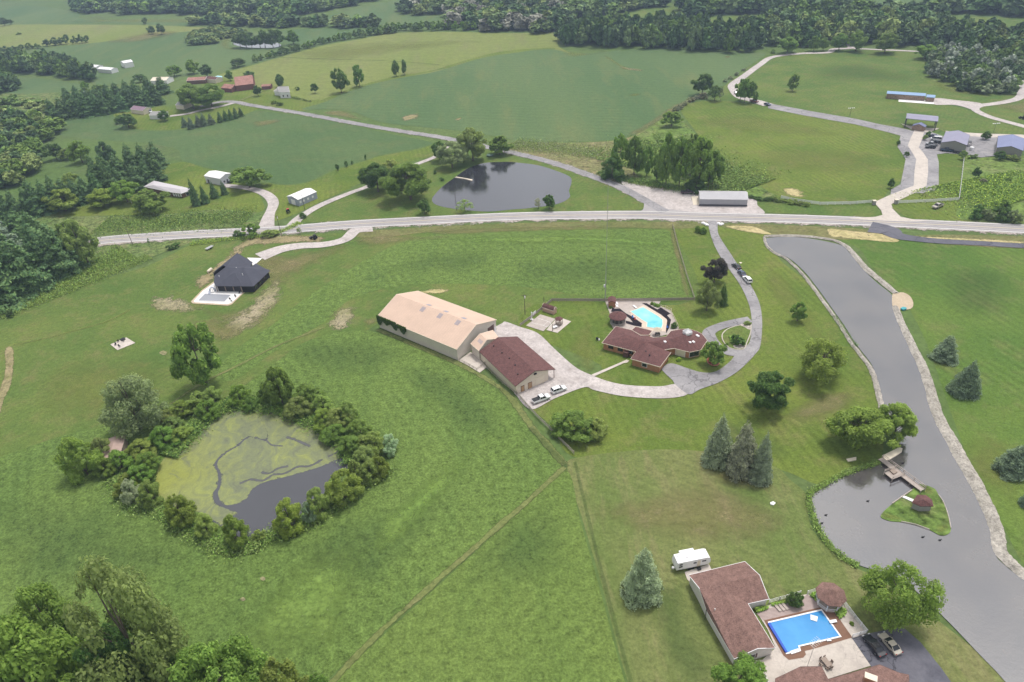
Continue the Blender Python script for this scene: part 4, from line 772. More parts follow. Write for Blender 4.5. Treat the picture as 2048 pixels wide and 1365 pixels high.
row('mid', [(584, 90), (604, 88)], 14, 32, 24, 'g', 'tree right of the far pond below the crop field', 'trees right of the far pond')
tree('mid', 10, 52, 35, 18, 'far', 'dark tree alone at the top left edge')
tree('mid', 22, 50, 38, 12, 'far', 'smaller dark tree beside the lone tree at the top left edge')
for x, w_, h_, l in ((292, 14, 13, 'little tree beside the crest of the far stubble field'), (38, 9, 5, 'low dark bush alone in the far stubble field')): tree('far', x, 48 if x > 100 else 70, (48 if x > 100 else 70) - h_, w_, 'far', l)
# farmstead, upper left
tree('mid', 350, 153, 129, 30, 'g', 'round tree standing in the soybean field behind the farmstead')
tree('mid', 388, 148, 118, 28, 'g', 'tall pale tree left of the farm driveway behind the brown roofed houses')
tree('mid', 415, 154, 128, 26, 'far', 'dark tree beside the pale tree behind the brown roofed houses')
tree('mid', 282, 165, 147, 24, 'far', 'tree left of the far cream house')
tree('mid', 461, 162, 140, 16, 'g', 'tree left of the red barn')
tree('mid', 500, 158, 142, 26, 'far', 'tree right behind the red barn')
tree('mid', 477, 120 + 14, 116, 30, 'far', 'tree on the hedgerow end above the red barn')
tree('tall', 562, 174, 147, 20, 'dk', 'dark upright tree behind the white farmhouse')
tree('mid', 517, 193, 170, 17, 'dk', 'dark tree left of the white farmhouse')
tree('mid', 631, 187, 165, 14, 'dk', 'small dark tree alone on the grass right of the white farmhouse')
tree('bush', 595, 181, 173, 9, 'dk', 'round dark bush right of the white farmhouse')
tree('bush', 560, 212, 204, 13, 'dk', 'dark bush by the county road below the white farmhouse')
tree('bush', 548, 208, 200, 13, 'gold', 'golden bush by the county road below the white farmhouse')
row('bush', [(582, 196), (625, 205)], 6, 5, 7, 'ol', 'low shrub of the short hedge right of the white farmhouse', 'short hedge right of the farmhouse', jit=0)
tree('tall', 683, 186, 133, 32, 'g', 'tall leaning tree with open crown at the corner of the soybean field')
tree('tall', 720, 174, 127, 26, 'g', 'tall tree second along the edge of the soybean field')
tree('tall', 793, 153, 118, 15, 'g', 'slim tree, left of the pair on the edge of the hay field')
tree('tall', 810, 150, 117, 14, 'g', 'slim tree, right of the pair on the edge of the hay field')
row('pine', [(112, 240), (180, 232), (250, 222), (330, 205)], 15, 44, 34, 'pine', 'dark pine of the dense belt behind the mauve roofed house', 'pine belt behind the mauve roofed house', jit=4)
row('pine', [(140, 214), (200, 205), (280, 195), (350, 186)], 20, 36, 36, 'pine', 'dark pine at the back of the belt behind the mauve roofed house', 'back rows of the pine belt', jit=8)
row('mid', [(180, 200), (230, 188)], 20, 28, 30, 'farb', 'olive broadleaf tree among the pine belt', 'broadleaf trees in the pine belt')
row('pine', [(70, 248), (100, 240)], 14, 26, 20, 'spr2', 'blue green conifer at the left end of the pine belt', 'conifers at the left end of the belt')
tree('oak', 388, 218, 166, 62, 'g', 'big bright tree, left one of the two behind the small white bungalow')
tree('oak', 425, 214, 168, 60, 'g', 'big bright tree, right one of the two beside the county road')
tree('mid', 330, 242, 220, 24, 'dk', 'dark round tree right of the small white garage')
tree('mid', 258, 255, 226, 40, 'dk', 'dark bushy tree on the lawn below the mauve roofed house')
tree('bush', 240, 247, 228, 18, 'g', 'small tree left of the dark bushy tree below the mauve roofed house')
for i, (x, y, h_) in enumerate(((371, 254, 20), (384, 258, 24), (399, 254, 24), (410, 252, 26), (424, 249, 22))): tree('pine', x, y, y - h_, 18, 'spr2', 'blue green spruce in the left row of five on the field edge', 'left row of spruces', name='spruce_tree')
for i, (x, y, h_) in enumerate(((442, 245, 22), (453, 242, 22), (463, 240, 22), (473, 237, 22), (483, 233, 18))): tree('pine', x, y, y - h_, 14, 'pine', 'dark spruce in the right row of five on the field edge', 'right row of spruces', name='spruce_tree')
tree('pine', 151, 183, 170, 11, 'pine', 'small dark conifer right of the rough field at the left')
tree('mid', 172, 180, 163, 18, 'g', 'round tree below the rounded grove at the left')
# windbreak and west grove
row('pine', [(0, 448), (60, 432), (120, 418), (180, 404), (250, 388), (320, 362), (352, 350)], 19, 60, 44, 'pine', 'dark pine of the windbreak above the ranch with the white roof', 'windbreak pines above the ranch', jit=5)
row('pine', [(200, 375), (270, 350), (335, 330)], 22, 62, 44, 'pine', 'dark pine at the back of the windbreak', 'back row of the windbreak', jit=5)
row('mid', [(120, 318), (170, 325), (215, 330), (262, 322)], 26, 42, 40, 'dk', 'dark bushy tree of the line behind the windbreak', 'bushy trees behind the windbreak', jit=8, cols=['dk', 'pine', 'g'])
row('mid', [(80, 300), (140, 318), (190, 350), (70, 410)], 40, 24, 30, 'ol', 'low bushy tree on the clearing behind the windbreak', 'low trees on the clearing', jit=6)
for i, (x, y, h_, w_, k) in enumerate(((0, 606, 130, 130, 'pine'), (58, 582, 122, 110, 'pine'), (-40, 560, 110, 120, 'pine'), (100, 552, 112, 84, 'pine'), (135, 548, 105, 84, 'pine'), (35, 540, 100, 110, 'spr2'), (85, 505, 85, 90, 'pine'), (-10, 500, 80, 110, 'spr2'), (50, 478, 60, 80, 'pine'))):
    tree('pine', x, y, y - h_, w_, k, 'large dark pine of the grove at the left edge below the highway', 'pine grove at the left edge', hk=.95)
tree('mid', 178, 530, 438, 62, 'ol', 'leafy grey green tree on the right side of the left pine grove')
tree('mid', 150, 500, 440, 50, 'g', 'leafy tree behind the left pine grove beside the highway')
for x, y, t, w_, l in ((132, 422, 378, 68, 'first spreading tree from the left in front of the windbreak'), (207, 414, 377, 56, 'second spreading tree from the left in front of the windbreak'), (256, 405, 360, 58, 'darker spreading tree left of the ranch with the white roof'), (308, 424, 379, 74, 'spreading tree in front of the ranch with the white roof')):
    tree('mid', x, y, t, w_, 'gold' if x < 230 else 'g', l)
for x, y, t, w_, l in ((394, 411, 358, 22, 'tallest slim conifer right of the ranch with the white roof'), (412, 407, 370, 20, 'second slim conifer right of the ranch'), (431, 396, 364, 20, 'third slim conifer right of the ranch'), (450, 389, 362, 16, 'rightmost slim conifer near the ranch driveway')): tree('pine', x, y, t, w_, 'pine', l, name='conifer')
tree('mid', 500, 376, 333, 72, 'g', 'spreading tree right of the white pole barn')
tree('bush', 502, 473, 446, 36, 'g', 'large bush on the roadside above the black roofed house')
tree('bush', 478, 474, 462, 26, 'dk', 'low bush left of the large roadside bush')
tree('bush', 540, 473, 458, 34, 'ol', 'low bushes right of the large roadside bush')
tree('thin', 600, 468, 455, 12, 'g', 'sapling by the roadside right of the utility pole')
tree('thin', 300, 490, 477, 8, 'dk', 'little conifer by the roadside at the left')
row('bush', [(340, 500), (372, 488)], 12, 10, 16, 'dk', 'bush at the upper end of the ditch by the highway', 'bushes at the end of the ditch')
tree('bush', 24, 632, 618, 20, 'dk', 'small bush on the ditch at the left edge')
# pond trees
tree('oak', 757, 384, 325, 64, 'dk', 'dark rounded tree left of the farm pond beside the lane')
tree('oak', 822, 400, 324, 96, 'g', 'big willow like tree left of the farm pond')
tree('mid', 785, 366, 318, 50, 'ol', 'olive tree behind the two big trees left of the farm pond')
tree('mid', 850, 428, 398, 28, 'dk', 'small round tree below the farm pond beside the highway')
tree('thin', 930, 424, 399, 34, 'ol', 'thin tree on the near shore of the farm pond, left one')
tree('thin', 1077, 419, 396, 18, 'grey', 'nearly bare little tree on the near shore of the farm pond')
tree('mid', 1099, 419, 388, 26, 'dk', 'small dark tree on the near shore of the farm pond')
tree('oak', 905, 336, 282, 62, 'gy', 'pale silvery tree on the far shore of the farm pond')
tree('oak', 946, 322, 253, 70, 'ol', 'tallest olive tree behind the farm pond')
tree('mid', 880, 322, 280, 34, 'dk', 'dark tree left of the silvery tree behind the farm pond')
tree('mid', 1000, 310, 271, 48, 'g', 'tree beside the county road at the right end of the far pond shore')
tree('bush', 870, 348, 340, 8, 'dk', 'round clipped bush left of the farm pond')
tree('bush', 884, 362, 354, 10, 'dk', 'second clipped bush nearer the farm pond')
for x, y, t, w_ in ((675, 342, 328, 9), (693, 334, 322, 9), (705, 330, 321, 6), (732, 320, 309, 6)): tree('far', x, y, t, w_, 'dk', 'little tree on the edge of the western soybean field', 'little trees on the field edge', name='sapling')
tree('ball', 606, 437, 425, 13, 'dk', 'round dark shrub at the mouth of the farm lane')
# poplar grove right of the pond
for x, y, t, w_, l in ((1238, 352, 262, 36, 'leftmost tall poplar of the grove behind the gravel lot'), (1268, 350, 266, 40, 'second poplar from the left in the grove'), (1293, 352, 288, 26, 'shorter slim poplar in the middle of the grove'), (1312, 364, 306, 26, 'low poplar in the middle of the grove'), (1331, 370, 258, 42, 'tall poplar with bare trunk in the middle of the grove'), (1358, 372, 268, 44, 'fifth tall poplar of the grove'), (1396, 378, 266, 59, 'broadest poplar of the grove'), (1424, 372, 296, 42, 'rightmost leaning poplar of the grove'), (1380, 352, 262, 36, 'poplar behind the broadest one in the grove')): tree('tall', x, y, t, w_, 'g', l)
tree('shrubbig', 1225, 358, 312, 52, 'dk', 'dark bushes at the left foot of the poplar grove')
tree('shrubbig', 1392, 382, 356, 46, 'dk', 'dark bushes at the right foot of the poplar grove')
tree('oak', 1404, 190, 145, 40, 'dk', 'large dark oak on the soybean field edge near the park')
tree('mid', 1429, 202, 168, 26, 'farb', 'lighter tree right of the large dark oak')
tree('thin', 1441, 203, 172, 10, 'grey', 'bare slim tree right of the large dark oak')
tree('bush', 1405, 198, 184, 18, 'grey', 'grey bush at the foot of the large dark oak')
tree('mid', 1343, 253, 221, 38, 'g', 'rounded tree on the hedge line left of the park field')
row('bush', [(1350, 225), (1380, 205), (1400, 195)], 11, 11, 14, 'grey', 'grey shrub on the hedge line below the large dark oak', 'grey shrubs on the hedge line', jit=2)
row('bush', [(1450, 165), (1475, 150), (1500, 135)], 12, 7, 11, 'grey', 'low grey shrub on the fence line along the park road', 'low shrubs along the park road', jit=2)
for x, y, t, w_, l in ((1480, 203, 156, 26, 'leftmost tree of the cluster on the park road bend'), (1489, 206, 155, 28, 'tall tree in the middle of the cluster on the park road bend'), (1499, 206, 158, 22, 'right tall tree of the cluster on the park road bend'), (1510, 205, 182, 12, 'small thin tree right of the cluster on the park road bend')): tree('mid', x, y, t, w_, 'g', l)
tree('tall', 1585, 183, 146, 20, 'g', 'lone wine glass shaped tree on the park hillside')
for x, y, t, w_, l in ((1574, 107, 73, 40, 'leftmost round tree on the park hilltop'), (1627, 103, 71, 24, 'second tree on the park hilltop, dark and slim'), (1646, 102, 74, 20, 'small light tree on the park hilltop'), (1677, 102, 66, 30, 'dark tree by the fork of the hilltop road'), (1711, 103, 60, 38, 'bright round tree right of the hilltop road fork'), (1769, 107, 64, 46, 'largest spreading tree on the park hilltop'), (1850, 118, 88, 44, 'spreading tree at the right end of the park hilltop')): tree('oak', x, y, t, w_, 'g', l)
tree('bush', 1546, 107, 98, 10, 'g', 'small bush left of the park hilltop trees')
for x, y, t, w_, l in ((1796, 291, 281, 8, 'upper sapling left of the park drive'), (1812, 315, 303, 10, 'middle sapling left of the park drive'), (1780, 377, 356, 13, 'lowest sapling left of the park drive'), (1855, 275, 262, 11, 'small tree above the parked cars at the park'), (1849, 281, 270, 11, 'low yellow green bush above the parked cars'), (1970, 280, 262, 18, 'round tree between the two grey pole barns'), (1998, 320, 302, 22, 'dark tree before the right pole barn'), (1924, 320, 300, 14, 'pale tree at the corner of the left pole barn')): tree('mid', x, y, t, w_, 'dk' if 'pale' not in l and 'yellow' not in l else 'ol', l)
row('bush', [(1940, 317), (1965, 318)], 12, 10, 14, 'g', 'bush between the pole barns on the meadow edge', 'bushes between the pole barns')
row('bush', [(1555, 405), (1600, 412), (1632, 414)], 11, 10, 16, 'ol', 'bush on the creek bank left of the white fence', 'creek bank bushes')
row('bush', [(1500, 398), (1550, 404)], 10, 8, 15, 'dk', 'dark bush behind the gravel lot right of the grey shed', 'bushes right of the grey shed')
row('bush', [(1945, 436), (1975, 438), (2040, 446)], 16, 26, 30, 'g', 'large shrub of the thicket at the right edge above the highway', 'thicket at the right edge', cols=['g', 'gy', 'dk'])
tree('mid', 2000, 432, 398, 36, 'g', 'tallest shrub of the thicket at the right edge')
tree('mid', 1950, 358, 334, 16, 'dk', 'dark small tree in the wild meadow')
tree('bush', 1965, 366, 356, 14, 'grey', 'grey bush in the wild meadow'); tree('bush', 2016, 364, 356, 10, 'dk', 'dark bush in the wild meadow')
row('bush', [(2010, 318), (2048, 322)], 12, 10, 18, 'ol', 'bush before the right pole barn', 'bushes before the right pole barn')
# ranch grounds
tree('oak', 1428, 565, 516, 48, 'pur', 'dark purple leaved tree beside the asphalt drive')
tree('open', 1413, 622, 560, 46, 'wil', 'airy pale green tree left below the purple tree')
tree('spruce', 1444, 609, 568, 25, 'dk', 'narrow dark spruce right of the airy pale tree')
tree('mid', 1594, 643, 604, 32, 'g', 'small maple alone on the lawn left of the long pond')
tree('mid', 1427, 731, 684, 46, 'g', 'rounded tree in the red mulch ring beside the house')
tree('open', 1637, 757, 678, 100, 'gold', 'large yellow green tree on the lawn left of the long pond')
tree('oak', 1534, 818, 744, 88, 'dk', 'large dense dark green round tree below the curved drive')
tree('spruce', 1434, 922, 828, 66, 'spr', 'left one of the three grey blue spruces')
tree('spruce', 1480, 944, 844, 70, 'spr', 'middle one of the three grey blue spruces')
tree('spruce', 1517, 958, 865, 52, 'spr', 'right one of the three grey blue spruces')
tree('oak', 1716, 893, 822, 112, 'gold', 'broad leafy tree, left one of the pair on the pond bank')
tree('oak', 1784, 880, 812, 82, 'gold', 'leafy tree leaning over the pond, right one of the pair')
tree('shrubbig', 1148, 868, 826, 88, 'g', 'wide bushy shrub beside the board fence')
tree('shrubbig', 1192, 870, 838, 54, 'ol', 'olive shrub right of the wide bushy shrub')
for x, y, t, w_, l in ((1887, 718, 672, 52, 'uppermost blue spruce on the east lawn'), (1926, 786, 721, 60, 'second blue spruce on the east lawn'), (2022, 944, 892, 66, 'blue spruce near the right edge'), (2056, 1010, 965, 36, 'dark spruce cut by the right edge')): tree('spruce', x, y, t, w_, 'spr2', l)
tree('spruce', 1284, 1188, 1098, 84, 'spr', 'wide grey spruce left of the white caravan')
tree('open', 1780, 1240, 1132, 132, 'br', 'large bright green tree between the pool yard and the long pond')
tree('oak', 1470, 1390, 1332, 104, 'g', 'bright green tree cut by the bottom edge below the garage')
tree('ball', 1589, 1210, 1186, 30, 'dk', 'round clipped shrub on the pool terrace')
for x, y, t, w_, l in ((1395, 465, 451, 13, 'left clipped shrub in the stone bed by the highway'), (1406, 468, 454, 13, 'right clipped shrub in the stone bed by the highway')): tree('ball', x, y, t, w_, 'g', l)
tree('ball', 1494, 650, 643, 14, 'ol', 'clipped shrub at the upper end of the driveway island')
tree('bush', 1475, 688, 668, 28, 'dk', 'dark shrub in the driveway island')
tree('ball', 1357, 722, 715, 9, 'ye', 'round yellow shrub on the lawn before the house')
tree('ball', 1348, 656, 645, 14, 'dk', 'round clipped shrub in the mulch bed by the pool fence')
row('ball', [(1305, 610), (1322, 618)], 6, 5, 8, 'g', 'low shrub of the bed along the far pool side', 'low shrubs by the far pool side', jit=1)
row('ball', [(1450, 692), (1458, 688)], 4, 4, 6, 'g', 'low plant in the driveway island bed', 'low plants in the driveway island', jit=1)
# algae pond belt
tree('tall', 414, 768, 640, 86, 'g', 'tallest tree above the algae pond')
tree('open', 283, 858, 755, 120, 'gy', 'grey green willow above the left shore of the algae pond')
tree('tall', 568, 812, 728, 54, 'g', 'dark upright tree on the far shore of the algae pond')
tree('bush', 540, 806, 762, 40, 'g', 'shrub left of the dark upright tree on the far shore')
belt = [(600, 820, 52), (622, 795, 56), (650, 812, 56), (625, 840, 50), (650, 845, 56), (678, 838, 56), (700, 830, 44), (672, 868, 56), (700, 862, 56), (722, 862, 50), (735, 890, 60), (708, 893, 56), (752, 890, 60), (760, 915, 50), (735, 925, 56), (716, 948, 44), (745, 946, 50), (762, 938, 40)]
for x, y, w_ in [q_ for k_, q_ in enumerate(belt) if k_ % 5 != 3]: tree('shrubbig', x, y + 12, y - rnd.uniform(16, 34), w_ * rnd.uniform(.85, 1.1), rnd.choice(['g', 'ol', 'wil', 'gold']), 'rounded shrub of the belt along the right shore of the algae pond', 'right shore shrub belt')
tree('shrubbig', 782, 905, 868, 36, 'silver', 'silvery shrub at the right tip of the algae pond belt')
belt = [(215, 905, 50), (245, 925, 50), (290, 900, 60), (318, 905, 50), (300, 935, 60), (335, 880, 56), (365, 872, 52), (350, 850, 50), (385, 838, 50), (368, 820, 46), (400, 808, 50), (430, 800, 46), (420, 825, 46), (456, 796, 44), (482, 796, 44), (505, 808, 36), (330, 840, 50), (260, 975, 56), (235, 955, 50), (285, 960, 50), (215, 940, 40)]
for x, y, w_ in [q_ for k_, q_ in enumerate(belt) if k_ % 5 != 3]: tree('shrubbig', x, y + 10, y - rnd.uniform(14, 30), w_ * rnd.uniform(.85, 1.1), rnd.choice(['g', 'g', 'wil', 'ol', 'gold']), 'rounded shrub of the belt along the left shore of the algae pond', 'left shore shrub belt')
tree('shrubbig', 176, 950, 872, 76, 'gold', 'olive rounded tree at the left tip of the algae pond belt')
tree('shrubbig', 270, 1000, 958, 44, 'silver', 'silvery shrub left of the yellow green pond corner')
for x, y, w_, h_, k, l in ((308, 1006, 50, 44, 'ol', 'round yellow green shrub on the left near shore of the algae pond'), (368, 1044, 62, 56, 'gold', 'golden green shrub on the near shore of the algae pond, second from the left'), (415, 1064, 50, 34, 'ol', 'low shrub right of the golden green shrub'), (480, 1086, 54, 56, 'gold', 'round shrub at the lowest point of the algae pond'), (586, 1060, 60, 62, 'gold', 'large round shrub right of the open dark water'), (622, 1046, 26, 44, 'silver', 'slim pale shrub right of the large round shrub'), (643, 1032, 46, 58, 'ol', 'upright shrub on the right near shore'), (692, 998, 74, 60, 'gold', 'broad double shrub on the right near shore'), (520, 1078, 26, 16, 'ol', 'small shrub in the shallow water at the pond bottom')):
    tree('shrubbig', x, y, y - h_, w_, k, l)
# trees at the lower left, feet below the frame
for x, y, t, w_, k, c, l in ((350, 1420, 1118, 210, 'open', 'wil', 'tall airy willow at the lower left corner of the hay field'), (160, 1330, 1172, 118, 'oak', 'g', 'dark green round tree left of the airy willow'), (185, 1480, 1250, 220, 'oak', 'br', 'bright green tree at the bottom left before the willow'), (30, 1430, 1290, 150, 'oak', 'br', 'bright green tree in the bottom left corner'), (-20, 1340, 1190, 90, 'oak', 'dk', 'dark tree cut by the left edge near the bottom'), (90, 1380, 1225, 110, 'open', 'g', 'thin leafed tree between the dark and the bright trees'), (300, 1460, 1270, 150, 'oak', 'dk', 'dark tree at the foot of the willow'), (480, 1450, 1290, 160, 'oak', 'g', 'leafy green tree at the bottom edge right of the willow'), (590, 1440, 1318, 120, 'shrubbig', 'gold', 'olive shrub at the bottom edge near the path'), (420, 1420, 1300, 90, 'oak', 'dk', 'dark green tree behind the leafy tree at the bottom edge'), (655, 1420, 1345, 60, 'shrubbig', 'g', 'small shrub at the bottom edge beside the path')):
    tree(k, x, y, t, w_, c, l)
# ground-hugging growth
mt, n_, b_ = None, None, None
def growth(name, line, wdt, n, size, h, cols, label, seed):
    n = int(n * 2.2); size *= .42; h *= .7
    rs = np.random.RandomState(seed); c = smooth([P(x, y) for x, y in line], 8, False); Pt = []
    for _ in range(n):
        t = rs.uniform(0, len(c) - 1.001); i = int(t); p = c[i].lerp(c[i + 1], t - i); d = (c[i + 1] - c[i]).normalized(); u = rs.normal() * wdt * .35
        Pt.append((p.x - d.y * u, p.y + d.x * u, rs.uniform(.1, h) + .1))
    Pt = np.array(Pt); Nn = rs.normal(size=(n, 3)) * .6 + [0, 0, .8]; V, Q = leaves(Pt, Nn, size, rs, 1.8)
    me = fast_mesh(name, V, Q); me.materials.append(M['woodleaf']); a = me.attributes.new('tint', 'FLOAT_COLOR', 'FACE')
    cc = np.array([(*np.array(COL[cols[rs.randint(len(cols))]]) * rs.uniform(.45, .95), 1) for _ in range(n)], np.float32); a.data.foreach_set('color', cc.ravel())
    o = bpy.data.objects.new(name, me); C.objects.link(o); return tag(o, label, 'growth', None, 'stuff')
growth('reeds', [(1758, 926), (1720, 938), (1688, 950), (1645, 974), (1618, 992), (1626, 1034), (1642, 1070), (1676, 1110), (1716, 1134)], 1.3, 2600, .26, .9, ['br', 'g', 'wil', 'ol'], 'green reeds and weeds along the near shore of the pond cove', 1)
growth('reeds', [(1668, 634), (1690, 664), (1712, 695)], 1.2, 500, .2, .9, ['dk', 'g'], 'thin reeds standing in the long pond by the left bank', 2)
growth('undergrowth', [(225, 960), (262, 1010), (310, 1015), (350, 1040), (407, 1075), (455, 1095), (500, 1095), (560, 1065), (620, 1045), (670, 1010), (720, 975), (780, 935)], 4, 6500, .35, 1.3, ['g', 'g', 'wil', 'ol'], 'tangled undergrowth around the near shore of the algae pond', 3)
growth('undergrowth', [(335, 915), (385, 868), (430, 822), (500, 812), (560, 818), (620, 842), (690, 885), (712, 925)], 5, 12000, .35, 1.8, ['g', 'dk', 'ol', 'g'], 'shaded undergrowth around the far shore of the algae pond', 4)
growth('weeds', [(1200, 345), (1260, 362), (1330, 374), (1400, 384)], 6, 4000, .4, 1.4, ['g', 'dk', 'ol'], 'weeds at the foot of the poplar grove', 5)
growth('weeds', [(600, 447), (545, 470), (470, 478), (380, 490)], 3, 2000, .35, 1., ['g', 'ye', 'ol'], 'weeds along the lower side of the highway at the left', 6)
growth('weeds', [(0, 634), (60, 610), (140, 580), (225, 545), (300, 515)], 5, 6000, .3, .9, ['g', 'gold', 'ol'], 'rough weeds along the ditch at the left', 7)
growth('weeds', [(200, 452), (300, 446), (400, 440), (500, 436)], 16, 8000, .4, .7, ['g', 'dk', 'ol', 'gold'], 'dense weeds on the embankment above the highway', 8)
growth('weeds', [(-20, 590), (60, 585), (160, 545), (260, 508)], 16, 12000, .4, 1., ['g', 'ol', 'gold', 'br'], 'rough weeds on the strip below the left pine grove', 9)
growth('weeds', [(1230, 330), (1330, 290), (1420, 345), (1500, 378)], 26, 14000, .55, 1.2, ['g', 'ol', 'gold', 'farb'], 'weedy growth around the poplar grove', 10)
growth('weeds', [(1940, 360), (1990, 380), (2050, 400)], 40, 9000, .5, 1., ['br', 'ye', 'g'], 'lush growth in the wild meadow at the right', 11)
growth('weeds', [(1024, 290), (1100, 296), (1200, 308)], 14, 5000, .4, .7, ['gold', 'ol', 'gold', 'grey'], 'brownish growth of the creek meadow', 12)
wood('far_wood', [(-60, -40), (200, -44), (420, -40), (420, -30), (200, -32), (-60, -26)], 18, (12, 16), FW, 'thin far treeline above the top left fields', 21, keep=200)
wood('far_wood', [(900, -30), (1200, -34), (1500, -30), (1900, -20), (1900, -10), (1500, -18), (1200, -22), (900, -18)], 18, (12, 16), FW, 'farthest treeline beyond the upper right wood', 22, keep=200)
# ------------------------------------------------------------ buildings
def lin(*c): return s2l(tuple(x / 255 for x in c))
M['tanroof'] = None
M['maroon'] = plain('maroon_shingles', (.13, .062, .058), .9, .36, .9, bump=.4, scale2=4)
M['brownroof'] = plain('brown_shingles', (.19, .112, .094), .9, .42, 1.0, bump=.4, scale2=4)
M['charcoal'] = plain('charcoal_shingles', (.06, .062, .082), .85, .2, .6, bump=.2, scale2=6)
M['creamwall'] = plain('cream_siding', (.66, .58, .47), .7, .06, .4)
M['cream'] = plain('cream_trim', (.70, .62, .50), .6, .05)
M['white'] = plain('white_paint', (.78, .77, .78), .5, .04)
M['whitevinyl'] = plain('white_siding', (.66, .63, .60), .6, .05)
M['brick'] = plain('orange_brick', (.40, .20, .11), .9, .15, 1.5, scale2=5)
M['stone'] = plain('field_stone', (.28, .20, .15), .95, .45, 1.2, scale2=2)
M['brownbrick'] = plain('brown_brick', (.17, .095, .07), .9, .25, 1.5)
M['glass'] = plain('dark_glass', (.018, .02, .025), .1, .05, 1, spec=.6)
M['blackwall'] = plain('black_cladding', (.022, .022, .028), .6, .1)
M['darkbrick'] = plain('dark_red_brick', (.09, .04, .035), .9, .2)
M['brownmetal'] = plain('brown_metal', (.10, .05, .04), .5, .08)
M['greysiding'] = plain('grey_siding', (.30, .29, .28), .6, .07)
M['taupe'] = plain('taupe_siding', (.27, .26, .235), .6, .06)
M['bluegrey'] = plain('blue_grey_steel', (.36, .39, .47), .5, .05)
M['dkgrey'] = plain('dark_grey_steel', (.07, .07, .08), .5, .06)
M['wood'] = plain('weathered_wood', (.30, .24, .20), .9, .2, 2)
M['woodlt'] = plain('pale_deck_wood', (.42, .36, .32), .9, .2, 2)
M['redbarn'] = plain('faded_red_boards', (.20, .09, .08), .9, .25, 1.2)
M['rust'] = plain('rusty_roof', (.32, .16, .13), .7, .4, .3, scale2=4)
M['mauve'] = plain('mauve_metal', (.26, .17, .22), .6, .08)
M['black'] = plain('black_plastic', (.02, .02, .022), .5, .1)
M['tyre'] = plain('rubber', (.02, .02, .02), .9, .1)
M['rim'] = plain('alloy', (.45, .45, .47), .3, .05, metal=.7)
M['steel'] = plain('galvanised_steel', (.45, .45, .46), .4, .08, metal=.4)
M['red'] = plain('red_paint', (.42, .03, .04), .4, .1)
M['headlamp'] = plain('lamp_glass', (.6, .6, .62), .15, .03, spec=.8)
M['taillamp'] = plain('tail_lamp', (.3, .02, .02), .2, .03, spec=.8)
M['wrail'] = M['white']
def inset(loop, d):
    n = len(loop); out = []; l2 = [Vector((p[0], p[1])) for p in loop]
    for i in range(n):
        a, b, c = l2[i - 1], l2[i], l2[(i + 1) % n]
        e1 = (b - a).normalized(); e2 = (c - b).normalized(); n1 = Vector((-e1.y, e1.x)); n2 = Vector((-e2.y, e2.x))
        m_ = n1 + n2; k = m_.length_squared
        out.append(b + (n1 if k < .15 else m_ * (2 / k)) * d)
    return out
